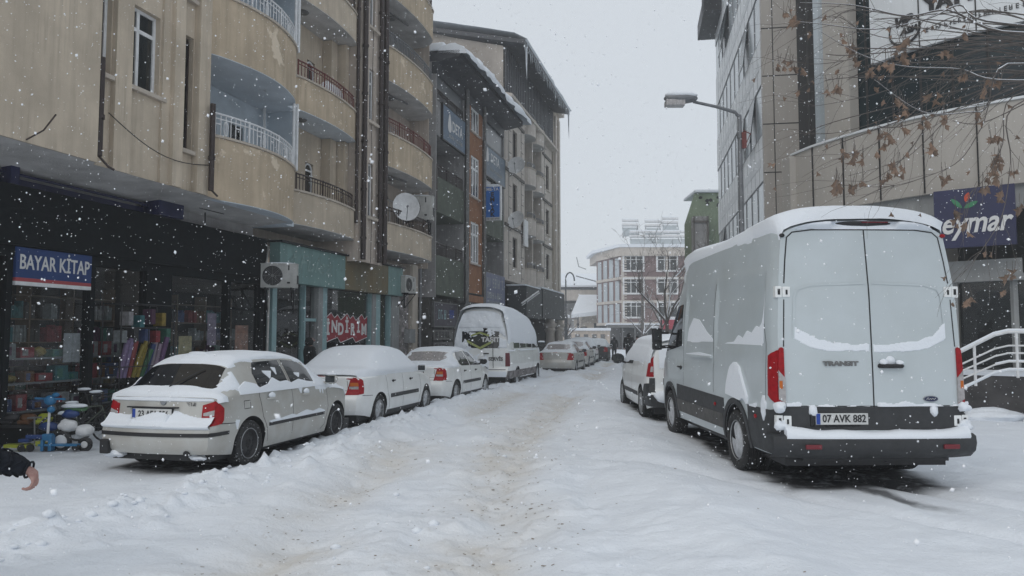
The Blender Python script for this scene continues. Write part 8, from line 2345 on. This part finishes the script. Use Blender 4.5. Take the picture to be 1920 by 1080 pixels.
for i, (dx, mt_) in enumerate(((-.38, ky), (-.12, M['ink']), (.14, TOY[9]), (.4, ky))):
    mb = MB(); mb.blob((x_ + dx, y_ + .05, .43), (.11, .1, .075), .3, 3, i * 3); mb.tube([(x_ + dx - .08, y_ - .05, .38), (x_ + dx + .08, y_ - .05, .38)], .035, 8); mb.build('toy_car', mt_, T, smooth=True)

# ================================================================== falling snow and street litter
rs = np.random.RandomState(5)
mb = MB(); vs = []; fs = []
octv = np.array([(1, 0, 0), (-1, 0, 0), (0, 1, 0), (0, -1, 0), (0, 0, 1), (0, 0, -1)], float)
octf = [(0, 2, 4), (2, 1, 4), (1, 3, 4), (3, 0, 4), (2, 0, 5), (1, 2, 5), (3, 1, 5), (0, 3, 5)]
N = 36000
dst = 2.2 + 17 * rs.rand(N) ** .62
dst[:110] = 1.0 + 1.6 * rs.rand(110)
ax_ = (rs.rand(N) - .5) * 1.75; az_ = (rs.rand(N) - .38) * 1.15
for i in range(N):
    y = dst[i]; x = ax_[i] * y; z = CAMH + az_[i] * y
    if z < .1 or z > 20: continue
    r = (.0024 + .005 * rs.rand() ** 3) * (.8 + .03 * y) 
    sc_ = np.array([r * (.7 + .8 * rs.rand()), r * (.7 + .6 * rs.rand()), r * (.8 + .9 * rs.rand())])
    n = len(vs); p = octv * sc_
    a = rs.rand() * 3; p = np.stack([p[:, 0] * math.cos(a) - p[:, 2] * math.sin(a), p[:, 1], p[:, 0] * math.sin(a) + p[:, 2] * math.cos(a)], 1) + (x, y, z)
    vs.extend(map(tuple, p)); fs.extend([(f[0] + n, f[1] + n, f[2] + n) for f in octf])
mb.v = vs; mb.f = fs; mb.m = [0] * len(fs)
fl = mat('falling_flake', (.9, .92, .95), .9, spec=.1)
o = mb.build('falling_snow', fl, None, smooth='full', recalc=False); tag(o, 'white snowflakes falling through the whole street', 'snowfall', kind='stuff')

mb = MB(); rg = random.Random(77)
for i in range(1500):
    y = 4.2 + 30 * rg.random() ** 1.7; tx = float(np.interp(y, TRK_Y, TRK_X))
    x = tx + (rg.gauss(0, .38) if rg.random() < .6 else (-1.65 + rg.gauss(0, .4) if rg.random() < .6 else rg.uniform(-5, 3)))
    if y < 6.5 and rg.random() < .5: continue
    if float(fbm(x * .5, y * .28, 3, 60)) < .45 and rg.random() < .7: continue
    z = Gz(x, y); s = rg.uniform(.003, .010) * (1.6 if rg.random() < .12 else 1)
    mb.obox((x, y, z + .004), (s * rg.uniform(.6, 1.8), s * rg.uniform(.2, .6), s * .22), (rg.uniform(-.3, .3), rg.uniform(-.3, .3), rg.uniform(-.7, .7)))
o = mb.build('street_litter', mat('dirty_slush', (.24, .21, .17), .9, var=.5, vscale=20, col2=(.3, .26, .22)), None, recalc=False); tag(o, 'scattered dark crumbs of dirty slush and grit in the wheel tracks', 'litter', kind='stuff')
mb = MB()
for i in range(520):
    t = rg.random(); y = 4 + 34 * t ** 1.4; xr = min((-5.35 + y * SA) / CA, float(np.interp(y, TRK_Y, TRK_X)) - 2.7) + rg.gauss(0, .28)
    if rg.random() < .25: xr = float(np.interp(y, TRK_Y, TRK_X)) + rg.gauss(0, 1.2)
    z = Gz(xr, y); s = rg.uniform(.015, .05) * (1 if rg.random() < .3 else .6)
    mb.blob((xr, y, z + s * .15), (s * 1.2, s, s * .7), .45, 1, i)
o = mb.build('snow_clods', M['snow_fine'], None, smooth='full', recalc=False); tag(o, 'small lumps of thrown up snow along the ploughed ridge', 'snow', kind='stuff')
